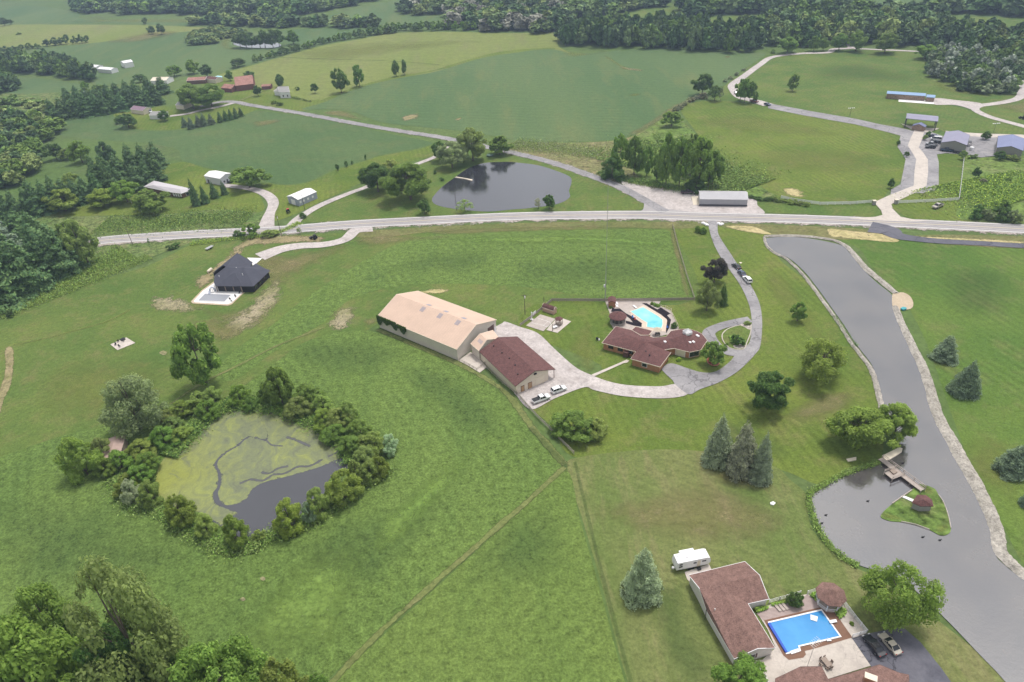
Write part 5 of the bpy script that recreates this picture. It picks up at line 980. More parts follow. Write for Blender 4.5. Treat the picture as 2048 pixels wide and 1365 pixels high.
def house(name, label, cat, V, Fs, roofmat, wallmat, trim=None, ins=.5, thick=.18, fascia=True, skip=(), group=None, base_z=0., side_in=None):
    """V: roof vertices (x, y, z); Fs: roof faces. Walls follow the outer edge of the roof, set in by ins."""
    V = [Vector(v) for v in V]; c = sum(V, Vector()) / len(V)
    F2 = []
    for f in Fs:
        nrm = Vector()
        for i in range(len(f)): a, b = V[f[i]], V[f[(i + 1) % len(f)]]; nrm += a.cross(b)
        F2.append(list(f) if nrm.z > 0 else list(f)[::-1])
    ed = {}
    for f in F2:
        for i in range(len(f)): ed[(f[i], f[(i + 1) % len(f)])] = 1
    bd = {a: b for (a, b) in ed if (b, a) not in ed}
    st = min(bd, key=lambda k: k); loop = [st]
    while bd[loop[-1]] != st and len(loop) < len(bd) + 1: loop.append(bd[loop[-1]])
    root = empty(name, (c.x, c.y, 0), label, cat, group)
    r = MB(); r.v = [tuple(v) for v in V]; r.f = F2[:]
    n = len(V); r.v += [(v.x, v.y, v.z - .06) for v in V]; r.f += [[i + n for i in f][::-1] for f in F2]
    for a, b in zip(loop, loop[1:] + loop[:1]): r.f.append([a, a + n, b + n, b])
    roof = r.build('roof', roofmat, root)
    L2 = [V[i] for i in loop]
    if fascia:
        fb = MB(); o1 = inset(L2, -.03); o2 = inset(L2, .09)
        for i in range(len(L2)):
            j = (i + 1) % len(L2)
            for oo, zz in ((o1, 0),):
                a, b = L2[i], L2[j]
                fb.poly([(o1[i].x, o1[i].y, a.z + .015), (o1[i].x, o1[i].y, a.z - thick), (o1[j].x, o1[j].y, b.z - thick), (o1[j].x, o1[j].y, b.z + .015)])
                fb.poly([(o1[i].x, o1[i].y, a.z + .015), (o1[j].x, o1[j].y, b.z + .015), (o2[j].x, o2[j].y, b.z + .02), (o2[i].x, o2[i].y, a.z + .02)])
                fb.poly([(o2[i].x, o2[i].y, a.z - thick), (o2[j].x, o2[j].y, b.z - thick), (o1[j].x, o1[j].y, b.z - thick), (o1[i].x, o1[i].y, a.z - thick)])
        fb.build('fascia', trim or M['white'], root)
    wl = inset(L2, ins); w_ = MB()
    if side_in:                                                     # an open porch: one wall stands further in
        cen = sum(wl, Vector((0, 0))) / len(wl); ks = [min(range(len(L2)), key=lambda i: (Vector((L2[i].x, L2[i].y)) - Vector((V[k].x, V[k].y))).length) for k in (3, 4)]
        u_ = (wl[ks[0]] - wl[ks[1]]).normalized(); n_2 = Vector((-u_.y, u_.x)); n_2 = n_2 if n_2.dot(cen - wl[ks[0]]) > 0 else -n_2
        for k in ks: wl[k] = wl[k] + n_2 * side_in[1]
        L2 = [v.copy() for v in L2]; 
        for k in ks: L2[k].z += side_in[1] * .36
    for i in range(len(L2)):
        if i in skip: continue
        j = (i + 1) % len(L2); a, b = L2[i], L2[j]
        w_.poly([(wl[i].x, wl[i].y, base_z), (wl[j].x, wl[j].y, base_z), (wl[j].x, wl[j].y, b.z - .04), (wl[i].x, wl[i].y, a.z - .04)][::1])
    w_.build('wall', wallmat, root)
    return root, wl, L2
def opening(root, a, b, t, wdt, z0, z1, mat, name='window', frame=None, out=1):
    """a window or door set on the wall from a to b at fraction t"""
    a, b = Vector(a[:2]), Vector(b[:2]); d = (b - a).normalized(); nn = Vector((d.y, -d.x)) * out; c = a.lerp(b, t); m_ = MB()
    rz = math.atan2(d.y, d.x); q = c + nn * .04
    o = None
    if frame:
        f = MB(); f.box((c.x + nn.x * .03, c.y + nn.y * .03, (z0 + z1) / 2), (wdt + .25, .08, z1 - z0 + .25), rz); o = f.build(name, frame, root)
        m_.box((c.x + nn.x * .07, c.y + nn.y * .07, (z0 + z1) / 2), (wdt, .06, z1 - z0), rz); m_.build('pane', mat, o)
    else:
        m_.box((q.x, q.y, (z0 + z1) / 2), (wdt, .1, z1 - z0), rz); o = m_.build(name, mat, root)
    return o
def near_edge(wl, x, y):
    """index of the wall edge whose middle lies nearest the photo pixel"""
    p = P(x, y); best = min(range(len(wl)), key=lambda i: ((wl[i] + wl[(i + 1) % len(wl)]) / 2 - Vector((p.x, p.y))).length)
    return wl[best], wl[(best + 1) % len(wl)]
def gable(name, label, cat, A, Bp, Cp, he, hr, roofmat, wallmat, trim=None, ins=.3, ext=None, **kw):
    """A->Bp is one eave (pixels at height he), Bp->Cp the gable end; ridge parallel to A-Bp"""
    a, b, c = P(*A, he), P(*Bp, he), P(*Cp, he); u = b - a; u.z = 0; L = u.length; u.normalize()
    v = c - b; v.z = 0; v -= u * v.dot(u); d = a + v; c = b + v
    r0, r1 = (a + d) / 2, (b + c) / 2; r0.z = r1.z = hr
    root, wl, L2 = house(name, label, cat, [a, b, r1, c, d, r0], [(0, 1, 2, 5), (2, 3, 4, 5)], roofmat, wallmat, trim, ins, **kw)
    return root, wl, (a, b, c, d, r0, r1)
def skylight(root, q, mat=None, n=1, du=None, size=(.9, 1.6)): pass
Z3 = lambda x, y: (730 + x / 4.551, 560 + y / 4.551)
def rdir(A, Bp, h): a, b = P(*A, h), P(*Bp, h); return math.atan2((b - a).y, (b - a).x)
# --- big tan barn
ang = rdir(Z3(110, 330), Z3(835, 635), 5)
M['tanroof'] = ribbed('tan_metal_roof', (.60, .44, .345), ang, 1.0, .45, .06, .08)
M['barnwall'] = ribbed('pale_metal_wall', (.62, .56, .50), ang, .9, .5, .05)
M['barnwall2'] = ribbed('pale_metal_end_wall', (.62, .56, .50), ang + math.pi / 2, .9, .5, .05)
ab, wl, K = gable('riding_barn', 'largest building, tan metal roofed barn with ivy on its left wall', 'barn', Z3(108, 335), Z3(835, 635), Z3(1248, 382), 4.6, 8.4, M['tanroof'], M['barnwall'], M['cream'], .25)
a, b, c, d, r0, r1 = K
def on_slope(a, b, r0, r1, s, t, up=.05):
    p = a.lerp(b, s).lerp(r0.lerp(r1, s), t); return p + Vector((0, 0, up))
M['skyl'] = plain('skylight_panel', (.33, .31, .36), .3, .1)
for s in (.385, .60, .815):
    for k in range(5):
        m_ = MB()
        for side in (0,):
            s0 = s - .018 + k * .0095; p = [on_slope(a, b, r0, r1, s0 + ds, t) for ds, t in ((0, .74 + k * .0), (.006, .74), (.006, .93), (0, .93))]; m_.poly(p)
        m_.build('skylight', M['skyl'], ab)
    m_ = MB(); m_.poly([on_slope(d, c, r0, r1, s + ds, t) for ds, t in ((-.015, .93), (.03, .93), (.03, .80), (-.015, .80))]); m_.build('skylight', M['skyl'], ab)
w0, w1 = near_edge(wl, 965, 700)
def edge_between(wl, i): return wl[i], wl[(i + 1) % len(wl)]
# vertical parts on the end wall (toward the yard)
e0, e1 = Vector((b.x, b.y)), Vector((c.x, c.y)); dd = (e1 - e0).normalized(); e0 += dd * .3; e1 -= dd * .3
uu = Vector(((b - a).x, (b - a).y)).normalized(); e0 -= uu * .25; e1 -= uu * .25
opening(ab, e0, e1, .86, 3.2, .1, 3.6, M['brownmetal'], 'door', None); opening(ab, e0, e1, .965, .9, .1, 2.1, M['white'], 'door', None)
# ivy on the left wall and eave
rs = np.random.RandomState(5); n = 6500; t = rs.uniform(0, .38, n) ** 1.0; base = np.array([a.x, a.y]); vec = np.array([(b - a).x, (b - a).y]); nrm = np.array([uu.y, -uu.x]) * 1.
hang = 1.2 + 2.2 * (np.sin(t * 60) * .5 + .5) * (np.sin(t * 23 + 1) * .3 + .7) - (t > .26) * .0
z = 4.95 - rs.uniform(0, 1, n) ** .8 * hang; Pt = np.stack([base[0] + vec[0] * t + nrm[0] * rs.uniform(-.2, .35, n), base[1] + vec[1] * t + nrm[1] * rs.uniform(-.2, .35, n), z], 1)
top = rs.uniform(0, 1, n) < .2; Pt[top, 2] = 4.75 + rs.uniform(0, .5, top.sum()) * (t[top] < .26)
keep = ~((t > .255) & (t < .27)); Pt = Pt[keep]; V, Q = leaves(Pt, np.array([nrm[0], nrm[1], .5]) + rs.normal(size=(len(Pt), 3)) * .5, .17, rs)
me = fast_mesh('ivy', V, Q); me.materials.append(M['leaf']); o = bpy.data.objects.new('ivy', me); C.objects.link(o); o.color = (.07, .15, .03, 1); tag(o, 'green ivy hanging over the eave of the tan roofed barn', 'climbing plant')
# connector
a, b, c = P(*Z3(960, 582), 4.0), P(*Z3(1035, 648), 4.0), P(*Z3(1225, 535), 4.0)
d = P(*Z3(1165, 458), 4.0); r0 = P(*Z3(1045, 490), 5.8); r1 = P(*Z3(1110, 545), 5.8)
house('barn_connector', 'low tan roofed link between the tan barn and the maroon roofed barn', 'building', [a, b, r1, c, d, r0], [(0, 1, 2, 5), (2, 3, 4, 5)], M['tanroof'], M['barnwall'], M['cream'], .15)
cr_ = bpy.context.scene.objects['barn_connector']
for k in range(5):
    m_ = MB(); m_.poly([on_slope(a, b, r0, r1, .35 + k * .1 + ds, t_) for ds, t_ in ((0, .45), (.05, .45), (.05, .72), (0, .72))]); m_.build('skylight', M['skyl'], cr_)
# maroon barn
mb, wl, K = gable('stable', 'long maroon shingled barn with cream walls beside the two white vehicles', 'barn', Z3(1038, 652), Z3(1368, 970), Z3(1748, 828), 3.5, 6.1, M['maroon'], M['creamwall'], M['brownmetal'], .3, side_in=(4, 2.2))
a, b, c, d, r0, r1 = K
uu = Vector(((b - a).x, (b - a).y)).normalized(); dd = Vector(((c - b).x, (c - b).y)).normalized()
e0 = Vector((b.x, b.y)) + dd * .3 - uu * .3; e1 = Vector((c.x, c.y)) - dd * .3 - uu * .3
for t_, w_, h_ in ((.17, 1.0, 2.2), (.36, 1.2, 2.3)): opening(mb, e0, e1, t_, w_, .1, h_, plain('tan_door_%d' % (t_ * 100), (.42, .27, .15), .6), 'door', M['brownmetal'])
opening(mb, e0, e1, .62, 3.2, .1, 2.9, M['cream'], 'sliding_door', None)
q = e0.lerp(e1, .5); m_ = MB(); m_.box((q.x + uu.x * .2, q.y + uu.y * .2, 4.9), (.9, .4, .4), math.atan2(dd.y, dd.x)); m_.build('floodlight', M['black'], mb)
for s, t_ in ((.10, .60), (.32, .62), (.5, .66), (.68, .62), (.85, .42)):
    p = on_slope(a, b, r0, r1, s, t_); m_ = MB(); m_.box((p.x, p.y, p.z + .1), (.35, .35, .3)); m_.build('roof_vent', M['black'], mb)
for i in range(6):
    p = c.lerp(d, .02 + i * .19); MB().beam((p.x - dd.x * .25, p.y - dd.y * .25, 0), (p.x - dd.x * .25, p.y - dd.y * .25, 3.35), .18, .18).build('post', M['brownmetal'], mb)
# paddock corner: concrete yard, small board fence
sheet('concrete_yard', [Z3(*p) for p in ((850, 740), (960, 660), (1040, 720), (1110, 800), (1045, 850), (1010, 830), (930, 780))], G['conc'], Z0 * 6.8, True)
# --- ranch house
E_, R_ = 2.75, 4.5
h_ = lambda x, y, z: P(*HA(x, y), z)
V = [h_(185, 520, E_), h_(405, 258, E_), h_(560, 388, R_), h_(720, 660, E_), h_(890, 510, 4.6), h_(655, 318, E_), h_(1000, 440, E_), h_(1010, 500, 4.5), h_(1200, 420, E_), h_(1340, 440, 4.3), h_(1275, 333, E_),
     h_(1170, 632, E_), h_(1330, 608, E_), h_(1125, 632, E_), h_(1275, 672, E_), h_(1105, 902, E_), h_(640, 772, E_), h_(965, 640, 4.5), h_(1500, 395, 5.3), h_(1420, 303, E_), h_(1560, 298, E_), h_(1700, 345, E_), h_(1765, 378, E_), h_(1848, 480, E_), h_(1745, 632, E_), h_(1570, 668, E_)]
Fs = [(0, 2, 1), (0, 3, 4, 2), (1, 2, 4, 7, 6, 5), (7, 9, 8), (7, 8, 6), (9, 10, 8), (4, 13, 11, 12, 9, 7), (16, 15, 17), (15, 14, 17), (14, 13, 4, 17), (16, 17, 4, 3), (9, 12, 25, 18), (9, 18, 19, 10), (18, 20, 19), (18, 21, 20), (18, 22, 21), (18, 23, 22), (18, 24, 23), (18, 25, 24)]
rh, wl, L2 = house('ranch_house', 'brick ranch house with maroon hip roofs beside the turquoise pool', 'house', V, Fs, M['maroon'], M['brick'], M['cream'], .45)
def wall_op(root, wl, hint, t, wdt, z0, z1, mat, name='window', frame=None):
    a, b = near_edge(wl, *hint); return opening(root, a, b, t, wdt, z0, z1, mat, name, frame)
for t_ in (.22, .50, .80): wall_op(rh, wl, HA(440, 640), t_, 1.6, 1.1, 2.2, M['glass'], 'window', M['brownmetal'])
wall_op(rh, wl, HA(870, 940), .46, 1.5, .9, 2.1, M['glass'], 'window', M['white'])
a_, b_2 = near_edge(wl, *HA(1450, 740)); opening(rh, a_, b_2, .42, 3.0, .15, 2.35, M['cream'], 'garage_door', M['white'])
a_, b_2 = near_edge(wl, *HA(1650, 740)); opening(rh, a_, b_2, .5, 3.2, .5, 2.3, M['glass'], 'window', M['white'])
q = h_(1535, 360, 5.3); m_ = MB(); m_.box((q.x, q.y, 5.4), (2.2, 2.2, 1.0), .4); cu = m_.build('cupola', M['white'], rh)
m_ = MB(); m_.v = [(q.x + 1.4 * math.cos(i * math.pi / 4), q.y + 1.4 * math.sin(i * math.pi / 4), 5.9) for i in range(8)] + [(q.x, q.y, 6.6)]; m_.f = [[i, (i + 1) % 8, 8] for i in range(8)]; m_.build('cupola_roof', M['steel'], cu)
for x, y in ((1175, 502), (1570, 512), (1625, 503), (1695, 410)):
    q = h_(x, y, 4.0); m_ = MB(); m_.box((q.x, q.y, 4.08 if x < 1600 else 4.0), (.7, 1.2, .35), .5); m_.build('skylight', M['white'], rh)
for x, y in ((580, 432), (668, 448), (748, 475), (938, 712), (880, 655), (1425, 418)):
    q = h_(x, y, 4.1); m_ = MB(); m_.box((q.x, q.y, 4.1), (.35, .35, .4), .3); m_.build('roof_vent', M['black'], rh)
V = [h_(655, 318, 2.9), h_(718, 262, 2.6), h_(985, 330, 2.6), h_(930, 398, 3.0), h_(800, 400, 3.9)]
house('porch', 'low maroon roofed porch on the pool side of the brick house', 'porch', V, [(0, 1, 2, 3, 4)], M['maroon'], M['brick'], M['cream'], .5)
m_ = MB(); q = P(*HA(570, 735)); m_.box((q.x, q.y, 1.0), (1.6, 1.4, 1.8), rdir(HA(185, 520), HA(720, 660), 0)); cd_ = m_.build('cellar_entry', M['brownmetal'], None, 'small brown sloping cellar entry at the foot of the brick house wall', 'cellar door')
# gazebo by the pool (eight sided screened)
def pavilion(name, label, c, rad, n, he, hr, roofmat, wallmat, z0=0., screened=True, rot=0., rail=None, group=None, top=None):
    root = empty(name, (c.x, c.y, 0), label, 'gazebo', group)
    ring = [(c.x + rad * math.cos(rot + 2 * math.pi * i / n), c.y + rad * math.sin(rot + 2 * math.pi * i / n)) for i in range(n)]
    ri = [(c.x + rad * .84 * math.cos(rot + 2 * math.pi * i / n), c.y + rad * .84 * math.sin(rot + 2 * math.pi * i / n)) for i in range(n)]
    m_ = MB(); m_.v = [(*p, he) for p in ring] + [(c.x, c.y, hr)] + [(*p, he - .15) for p in ring]; m_.f = [[i, (i + 1) % n, n] for i in range(n)] + [[i, n + 1 + i, n + 1 + (i + 1) % n, (i + 1) % n] for i in range(n)] + [[n + 1 + i for i in range(n)][::-1]]
    m_.build('roof', roofmat, root)
    MB().prism([((p[0] - c.x) * 1.02 + c.x, (p[1] - c.y) * 1.02 + c.y) for p in ri], z0, z0 + .35).build('floor', M['woodlt'], root)
    for i in range(n): MB().beam((*ri[i], z0 + .35), (*ri[i], he - .1), .16, .16).build('post', wallmat, root)
    for i in range(n):
        a, b = ri[i], ri[(i + 1) % n]
        if screened:
            MB().prism([a, b, ((b[0] - c.x) * .97 + c.x, (b[1] - c.y) * .97 + c.y), ((a[0] - c.x) * .97 + c.x, (a[1] - c.y) * .97 + c.y)], z0 + .4, z0 + 1.1).build('parapet', wallmat, root)
            mm = MB()
            for s in (.25, .5, .75): mm.beam((a[0] + (b[0] - a[0]) * s, a[1] + (b[1] - a[1]) * s, z0 + 1.1), (a[0] + (b[0] - a[0]) * s, a[1] + (b[1] - a[1]) * s, he - .15), .06, .06)
            mm.beam((*a, he - .25), (*b, he - .25), .12, .2); mm.build('screen_frame', wallmat, root)
        elif rail is None or i in rail:
            mm = MB(); mm.beam((*a, z0 + 1.1), (*b, z0 + 1.1), .1, .1); mm.beam((*a, z0 + .75), (*b, z0 + .75), .06, .08); mm.beam((*a, z0 + .5), (*b, z0 + .5), .06, .08); mm.build('railing', wallmat, root)
    if screened: MB().prism([((p[0] - c.x) * .7 + c.x, (p[1] - c.y) * .7 + c.y) for p in ri], z0 + .4, he - .3).build('interior', M['glass'], root)
    return root
q = P(*PA(520, 480), 2.9); s = ppm(q); pavilion('gazebo', 'round screened gazebo with maroon roof left of the turquoise pool', Vector((q.x, q.y, 0)), 205 / 11.378 / s * 1.0, 12, 2.9, 4.6, M['maroon'], M['greysiding'])
gable('pool_shed', 'small brick shed with maroon roof in the fence corner behind the pool', 'shed', PA(300, 60), PA(300, 175), PA(475, 180), 2.4, 3.1, M['maroon'], M['brick'], M['maroon'], .2)
# gambrel shed by the court
A, Bp, Cp = S6(930, 340), S6(1275, 455), S6(1380, 380)
a, b, c = P(*A, 2.0), P(*Bp, 2.0), P(*Cp, 2.0); v = c - b; d = a + v
def q4(t, z): p = [a.lerp(d, t), b.lerp(c, t)]; [setattr(k, 'z', z) for k in p]; return p
g1, g2, g3, g4, g5 = q4(0, 1.7), q4(.2, 2.5), q4(.5, 2.9), q4(.8, 2.5), q4(1, 1.7)
V = [g1[0], g1[1], g2[1], g3[1], g4[1], g5[1], g5[0], g4[0], g3[0], g2[0]]
house('garden_shed', 'small barn shaped shed with maroon roof beside the sports court', 'shed', V, [(0, 1, 2, 9), (9, 2, 3, 8), (8, 3, 4, 7), (7, 4, 5, 6)], M['maroon'], plain('pink_beige_boards', (.55, .36, .29), .8, .08), M['cream'], .12)
# playhouse
q = P(*S6(1430, 880)); pavilion('playhouse', 'wooden playhouse with brown roof on the slab by the sports court', q, 1.5, 5, 2.6, 3.3, M['maroon'], M['wood'], 0, False)
o = empty('picnic_table', P(*S6(1320, 985)), 'white table on the slab beside the playhouse', 'table'); q = P(*S6(1320, 985))
MB().box((q.x, q.y, .8), (1.6, 1.0, .08), .4).build('tabletop', M['white'], o)
for sx in (-.6, .6): MB().box((q.x + sx * .9, q.y + sx * .4, .45), (.1, .8, .7), .4).build('leg', M['white'], o)
# basketball hoop
q = P(*S6(640, 740)); hp = empty('basketball_hoop', q, 'white basketball hoop at the left end of the sports court', 'basketball hoop')
dv = (P(*S6(1330, 985)) - q); dv.z = 0; dv.normalize(); rzb = math.atan2(dv.y, dv.x)
MB().box((q.x, q.y, .25), (.9, .9, .3), rzb).build('base', M['white'], hp); MB().beam((q.x, q.y, .3), (q.x, q.y, 3.3), .3, .3).build('pole', M['white'], hp)
MB().beam((q.x, q.y, 3.1), (q.x + dv.x * 1.1, q.y + dv.y * 1.1, 3.1), .1, .15).build('arm', M['steel'], hp)
MB().box((q.x + dv.x * 1.15, q.y + dv.y * 1.15, 3.35), (.06, 1.83, 1.1), rzb).build('backboard', M['white'], hp)
m_ = MB()
for i in range(10):
    t0, t1 = 2 * math.pi * i / 10, 2 * math.pi * (i + 1) / 10; cx_, cy_ = q.x + dv.x * 1.42, q.y + dv.y * 1.42; m_.beam((cx_ + .23 * math.cos(t0), cy_ + .23 * math.sin(t0), 3.05), (cx_ + .23 * math.cos(t1), cy_ + .23 * math.sin(t1), 3.05), .03, .03)
m_.build('rim', M['red'], hp)
# pool of the ranch house
def pool(name, label, px, wmat, z, trim, tw=.3):
    pts = [P(*p) for p in px]; c = sum(pts, Vector()) / len(pts); root = empty(name, (c.x, c.y, 0), label, 'swimming pool')
    sheet('pool_water', None, wmat, z, pts=[Vector((p.x, p.y)) for p in pts], parent=root)
    l = ccw([Vector((p.x, p.y)) for p in pts]); o_ = inset(l, -tw); m_ = MB(); n = len(l)
    for i in range(n):
        j = (i + 1) % n; m_.poly([(*l[i], z + .06), (*l[j], z + .06), (*l[j], z + .0), (*l[i], z + .0)][::-1]); m_.poly([(*o_[i], z + .06), (*o_[j], z + .06), (*l[j], z + .06), (*l[i], z + .06)])
    m_.build('coping', trim, root); return root
pool('swimming_pool', 'turquoise swimming pool behind the brick house', [PA(*p) for p in ((810, 395), (1090, 300), (1170, 345), (1450, 515), (1530, 585), (1535, 680), (1500, 800), (1180, 745), (1190, 650), (1080, 590))], W['pool'], Z0 * 9.5, M['cream'])
W['poolblue'] = water('blue_pool_water', (.03, .20, .50), .18, 1.35, .06, 1.2, stain=(.07, .30, .60))
bp = pool('swimming_pool', 'blue rectangular swimming pool beside the L shaped garage', [D7(*p) for p in ((755, 712), (1145, 620), (1283, 812), (970, 885), (978, 918), (884, 938))], W['poolblue'], Z0 * 9.5, M['white'])
W['poolgrey'] = water('covered_pool', (.30, .31, .34), .4, 1.3, .1, 1.)
pool('swimming_pool', 'covered grey rectangular pool by the black roofed house', [DA(*p) for p in ((320, 1040), (865, 1065), (730, 1205), (175, 1185))], W['poolgrey'], Z0 * 9, M['white'])
def slab(name, label, cat, pts, z0, z1, mat, parent=None):
    return MB().prism([P(*p) for p in pts], z0, z1).build(name, mat, parent, label, cat)
slab('diving_board', 'white diving board at the left end of the turquoise pool', 'diving board', [PA(*p) for p in ((850, 270), (890, 262), (960, 318), (925, 330))], .45, .55, M['white'])
slab('diving_board', 'white diving board on the right side of the blue pool', 'diving board', [D7(*p) for p in ((1200, 700), (1255, 690), (1265, 712), (1210, 722))], .5, .6, M['white'])
slab('pool_raft', 'white square float lying on the blue pool', 'float', [D7(*p) for p in ((1063, 652), (1120, 668), (1112, 705), (1063, 690))], .3, .42, M['white'])
slab('pool_steps', 'white corner steps at the lower left of the blue pool', 'steps', [D7(*p) for p in ((905, 930), (970, 908), (985, 930), (920, 952))], .24, .42, M['white'])
slab('pool_cover_roller', 'blue rolled cover along the left side of the blue pool', 'pool cover', [D7(*p) for p in ((738, 722), (756, 715), (888, 938), (872, 940))], .24, .6, plain('blue_cover', (.01, .07, .45), .5))
o = empty('pool_ladder', P(*D7(1200, 842)), 'white ladder steps on the lower edge of the blue pool', 'ladder'); q = P(*D7(1200, 842))
for s in (-.3, .3): MB().beam((q.x + s, q.y, .25), (q.x + s, q.y, 1.0), .06, .06).build('rail', M['white'], o)
MB().box((q.x, q.y - .1, .45), (.9, .5, .1)).build('step', M['white'], o)
# --- L shaped garage at the bottom
GA = lambda x, y, z: P(1340 + x / 4.475, 1060 + y / 4.475, z)
E_, R_ = 2.7, 4.5
V = [GA(165, 405, E_), GA(670, 283, E_), GA(803, 405, R_), GA(262, 525, R_), GA(888, 620, E_), GA(700, 662, E_), GA(440, 487, R_ - .1), GA(332, 735, E_), GA(575, 1157, E_), GA(785, 1064, R_ - .1), GA(943, 1058, E_)]
lg, wl, L2 = house('garage', 'L shaped garage with brown shingle roof and white walls beside the blue pool', 'garage', V, [(0, 1, 2, 6, 3), (6, 2, 4, 5), (3, 6, 9, 8, 7), (6, 5, 10, 9)], M['brownroof'], M['whitevinyl'], M['white'], .3)
a_, b_2 = Vector(P(*D7(478, 1030))[:2]), Vector(P(*D7(790, 955))[:2])
# front gable wall: windows with shutters
w8 = [p for p in wl]
ia = min(range(len(wl)), key=lambda i: (wl[i] - Vector((V[8].x, V[8].y))).length); ib = min(range(len(wl)), key=lambda i: (wl[i] - Vector((V[9].x, V[9].y))).length)
fa, fb_ = (wl[ia], wl[ib])
for t_ in (.40, .95 - .08):
    wv = opening(lg, fa, fb_, t_, 1.1, .95, 2.1, M['glass'], 'window', M['white'])
    for s in (-.85, .85):
        dd = (fb_ - fa).normalized(); c_ = fa.lerp(fb_, t_) + dd * s; opening(lg, c_ - dd, c_ + dd, .5, .35, .9, 2.15, M['brownmetal'], 'shutter')
q = GA(400, 722, 3.8); MB().tube((q.x, q.y, 3.3), (q.x, q.y, 4.4), .1).build('roof_vent', M['white'], lg)
q = Vector((V[7].x, V[7].y, 0)); MB().tube((q.x - .2, q.y, 0), (q.x - .2, q.y, 3.6), .07).build('flue', M['black'], lg)
# bottom house roofs
E_, R_ = 2.8, 5.2
V = [D7(800, 1128), D7(990, 1038), D7(1150, 1036), D7(1200, 1135), D7(1590, 1022), D7(1740, 1085), D7(1812, 1100), D7(1830, 1400), D7(760, 1500), D7(1020, 1400), D7(1250, 1330), D7(1640, 1230), D7(1760, 1180)]
zz = [E_, E_, E_, E_, E_ + .6, E_ + .5, E_, E_, E_, R_, R_, R_, 4.4]
V = [P(*p, z) for p, z in zip(V, zz)]
bh, wl, L2 = house('house', 'brown shingled house roof with brick chimney cut by the bottom edge', 'house', V, [(0, 1, 9), (0, 9, 8), (1, 2, 10, 9), (2, 3, 10), (3, 4, 11, 10), (4, 5, 12, 11), (5, 6, 12), (6, 7, 12), (7, 11, 12), (7, 8, 9, 10, 11)], M['brownroof'], M['brownbrick'], M['brownmetal'], .5)
q = P(*D7(1515, 1140), 4.6); m_ = MB(); m_.box((q.x, q.y, 4.4), (1.9, 1.0, 2.4), -.5); ch = m_.build('chimney', M['brick'], bh); MB().box((q.x, q.y, 5.66), (2.1, 1.2, .12), -.5).build('chimney_cap', M['conc'] if 'conc' in M else M['cream'], ch)
q = P(*D7(1040, 1040)); ant = empty('aerial_mast', (q.x, q.y, 0), 'thin television aerial standing beside the bottom house', 'aerial')
MB().tube((q.x, q.y, 0), (q.x, q.y, 8.5), .05, .04).build('mast', M['steel'], ant)
m_ = MB(); m_.beam((q.x - 1, q.y - .6, 8.3), (q.x + 1, q.y + .6, 8.3), .05, .05)
for i in range(6): f_ = -1 + i * .4; m_.beam((q.x + f_ + .4, q.y + f_ * .6 - .6, 8.3), (q.x + f_ - .4, q.y + f_ * .6 + .6, 8.3), .04, .04)
m_.build('antenna', M['steel'], ant)
# gazebo by the blue pool
q = P(*D7(1222, 488), 3.0); s = ppm(q); pavilion('gazebo', 'open octagonal gazebo with brown roof and white rails by the blue pool', Vector((q.x, q.y, 0)), 112 / 3.793 / s, 8, 3.0, 4.6, M['brownroof'], M['white'], .1, False, R(12))
# loungers, table, planter, beds
def lounger(px, rz, label, group):
    q = P(*px); o = empty('sun_lounger', q, label, 'sun lounger', group)
    cs, sn = math.cos(rz), math.sin(rz)
    MB().box((q.x, q.y, .42), (.62, 1.3, .08), rz).build('seat', M['woodlt'], o)
    m_ = MB(); hx, hy = q.x - sn * .62, q.y + cs * .62; m_.beam((hx, hy, .42), (hx - sn * .5, hy + cs * .5, .75), .62, .08); m_.build('backrest', M['woodlt'], o)
    for sx in (-.26, .26):
        for sy in (-.55, .55): MB().box((q.x + sx * cs - sy * sn, q.y + sx * sn + sy * cs, .28), (.06, .06, .3), rz).build('leg', M['woodlt'], o)
for i, x in enumerate((822, 850, 876)): lounger(D7(x, 608 - i * 6), R(22), ('left', 'middle', 'right')[i] + ' one of the three tan loungers by the blue pool', 'tan loungers by the blue pool')
q = P(*D7(1178, 1022)); o = empty('patio_table', q, 'wooden dining table on the concrete patio below the blue pool', 'table')
MB().box((q.x, q.y, .95), (1.1, 1.9, .07), .35).build('tabletop', M['wood'], o)
for sx, sy in ((-.45, -.8), (.45, -.8), (-.45, .8), (.45, .8)): cs, sn = math.cos(.35), math.sin(.35); MB().box((q.x + sx * cs - sy * sn, q.y + sx * sn + sy * cs, .55), (.08, .08, .75), .35).build('leg', M['wood'], o)
def chair(px, rz, label, group, mat='wood'):
    q = P(*px); o = empty('patio_chair', q, label, 'chair', group); cs, sn = math.cos(rz), math.sin(rz)
    MB().box((q.x, q.y, .62), (.55, .55, .08), rz).build('seat', M[mat], o); MB().box((q.x - sn * .27, q.y + cs * .27, .95), (.55, .07, .6), rz).build('backrest', M[mat], o)
    for sx in (-.22, .22):
        for sy in (-.22, .22): MB().box((q.x + sx * cs - sy * sn, q.y + sx * sn + sy * cs, .4), (.06, .06, .4), rz).build('leg', M[mat], o)
for px, rz in (((1143, 998), .4), ((1172, 988), .4), ((1215, 1020), -1.2), ((1190, 1062), 3.5), ((1215, 1052), 3.2), ((1140, 1035), 1.9)): chair(D7(*px), rz, 'wooden chair at the dining table on the patio below the blue pool', 'chairs at the patio table')
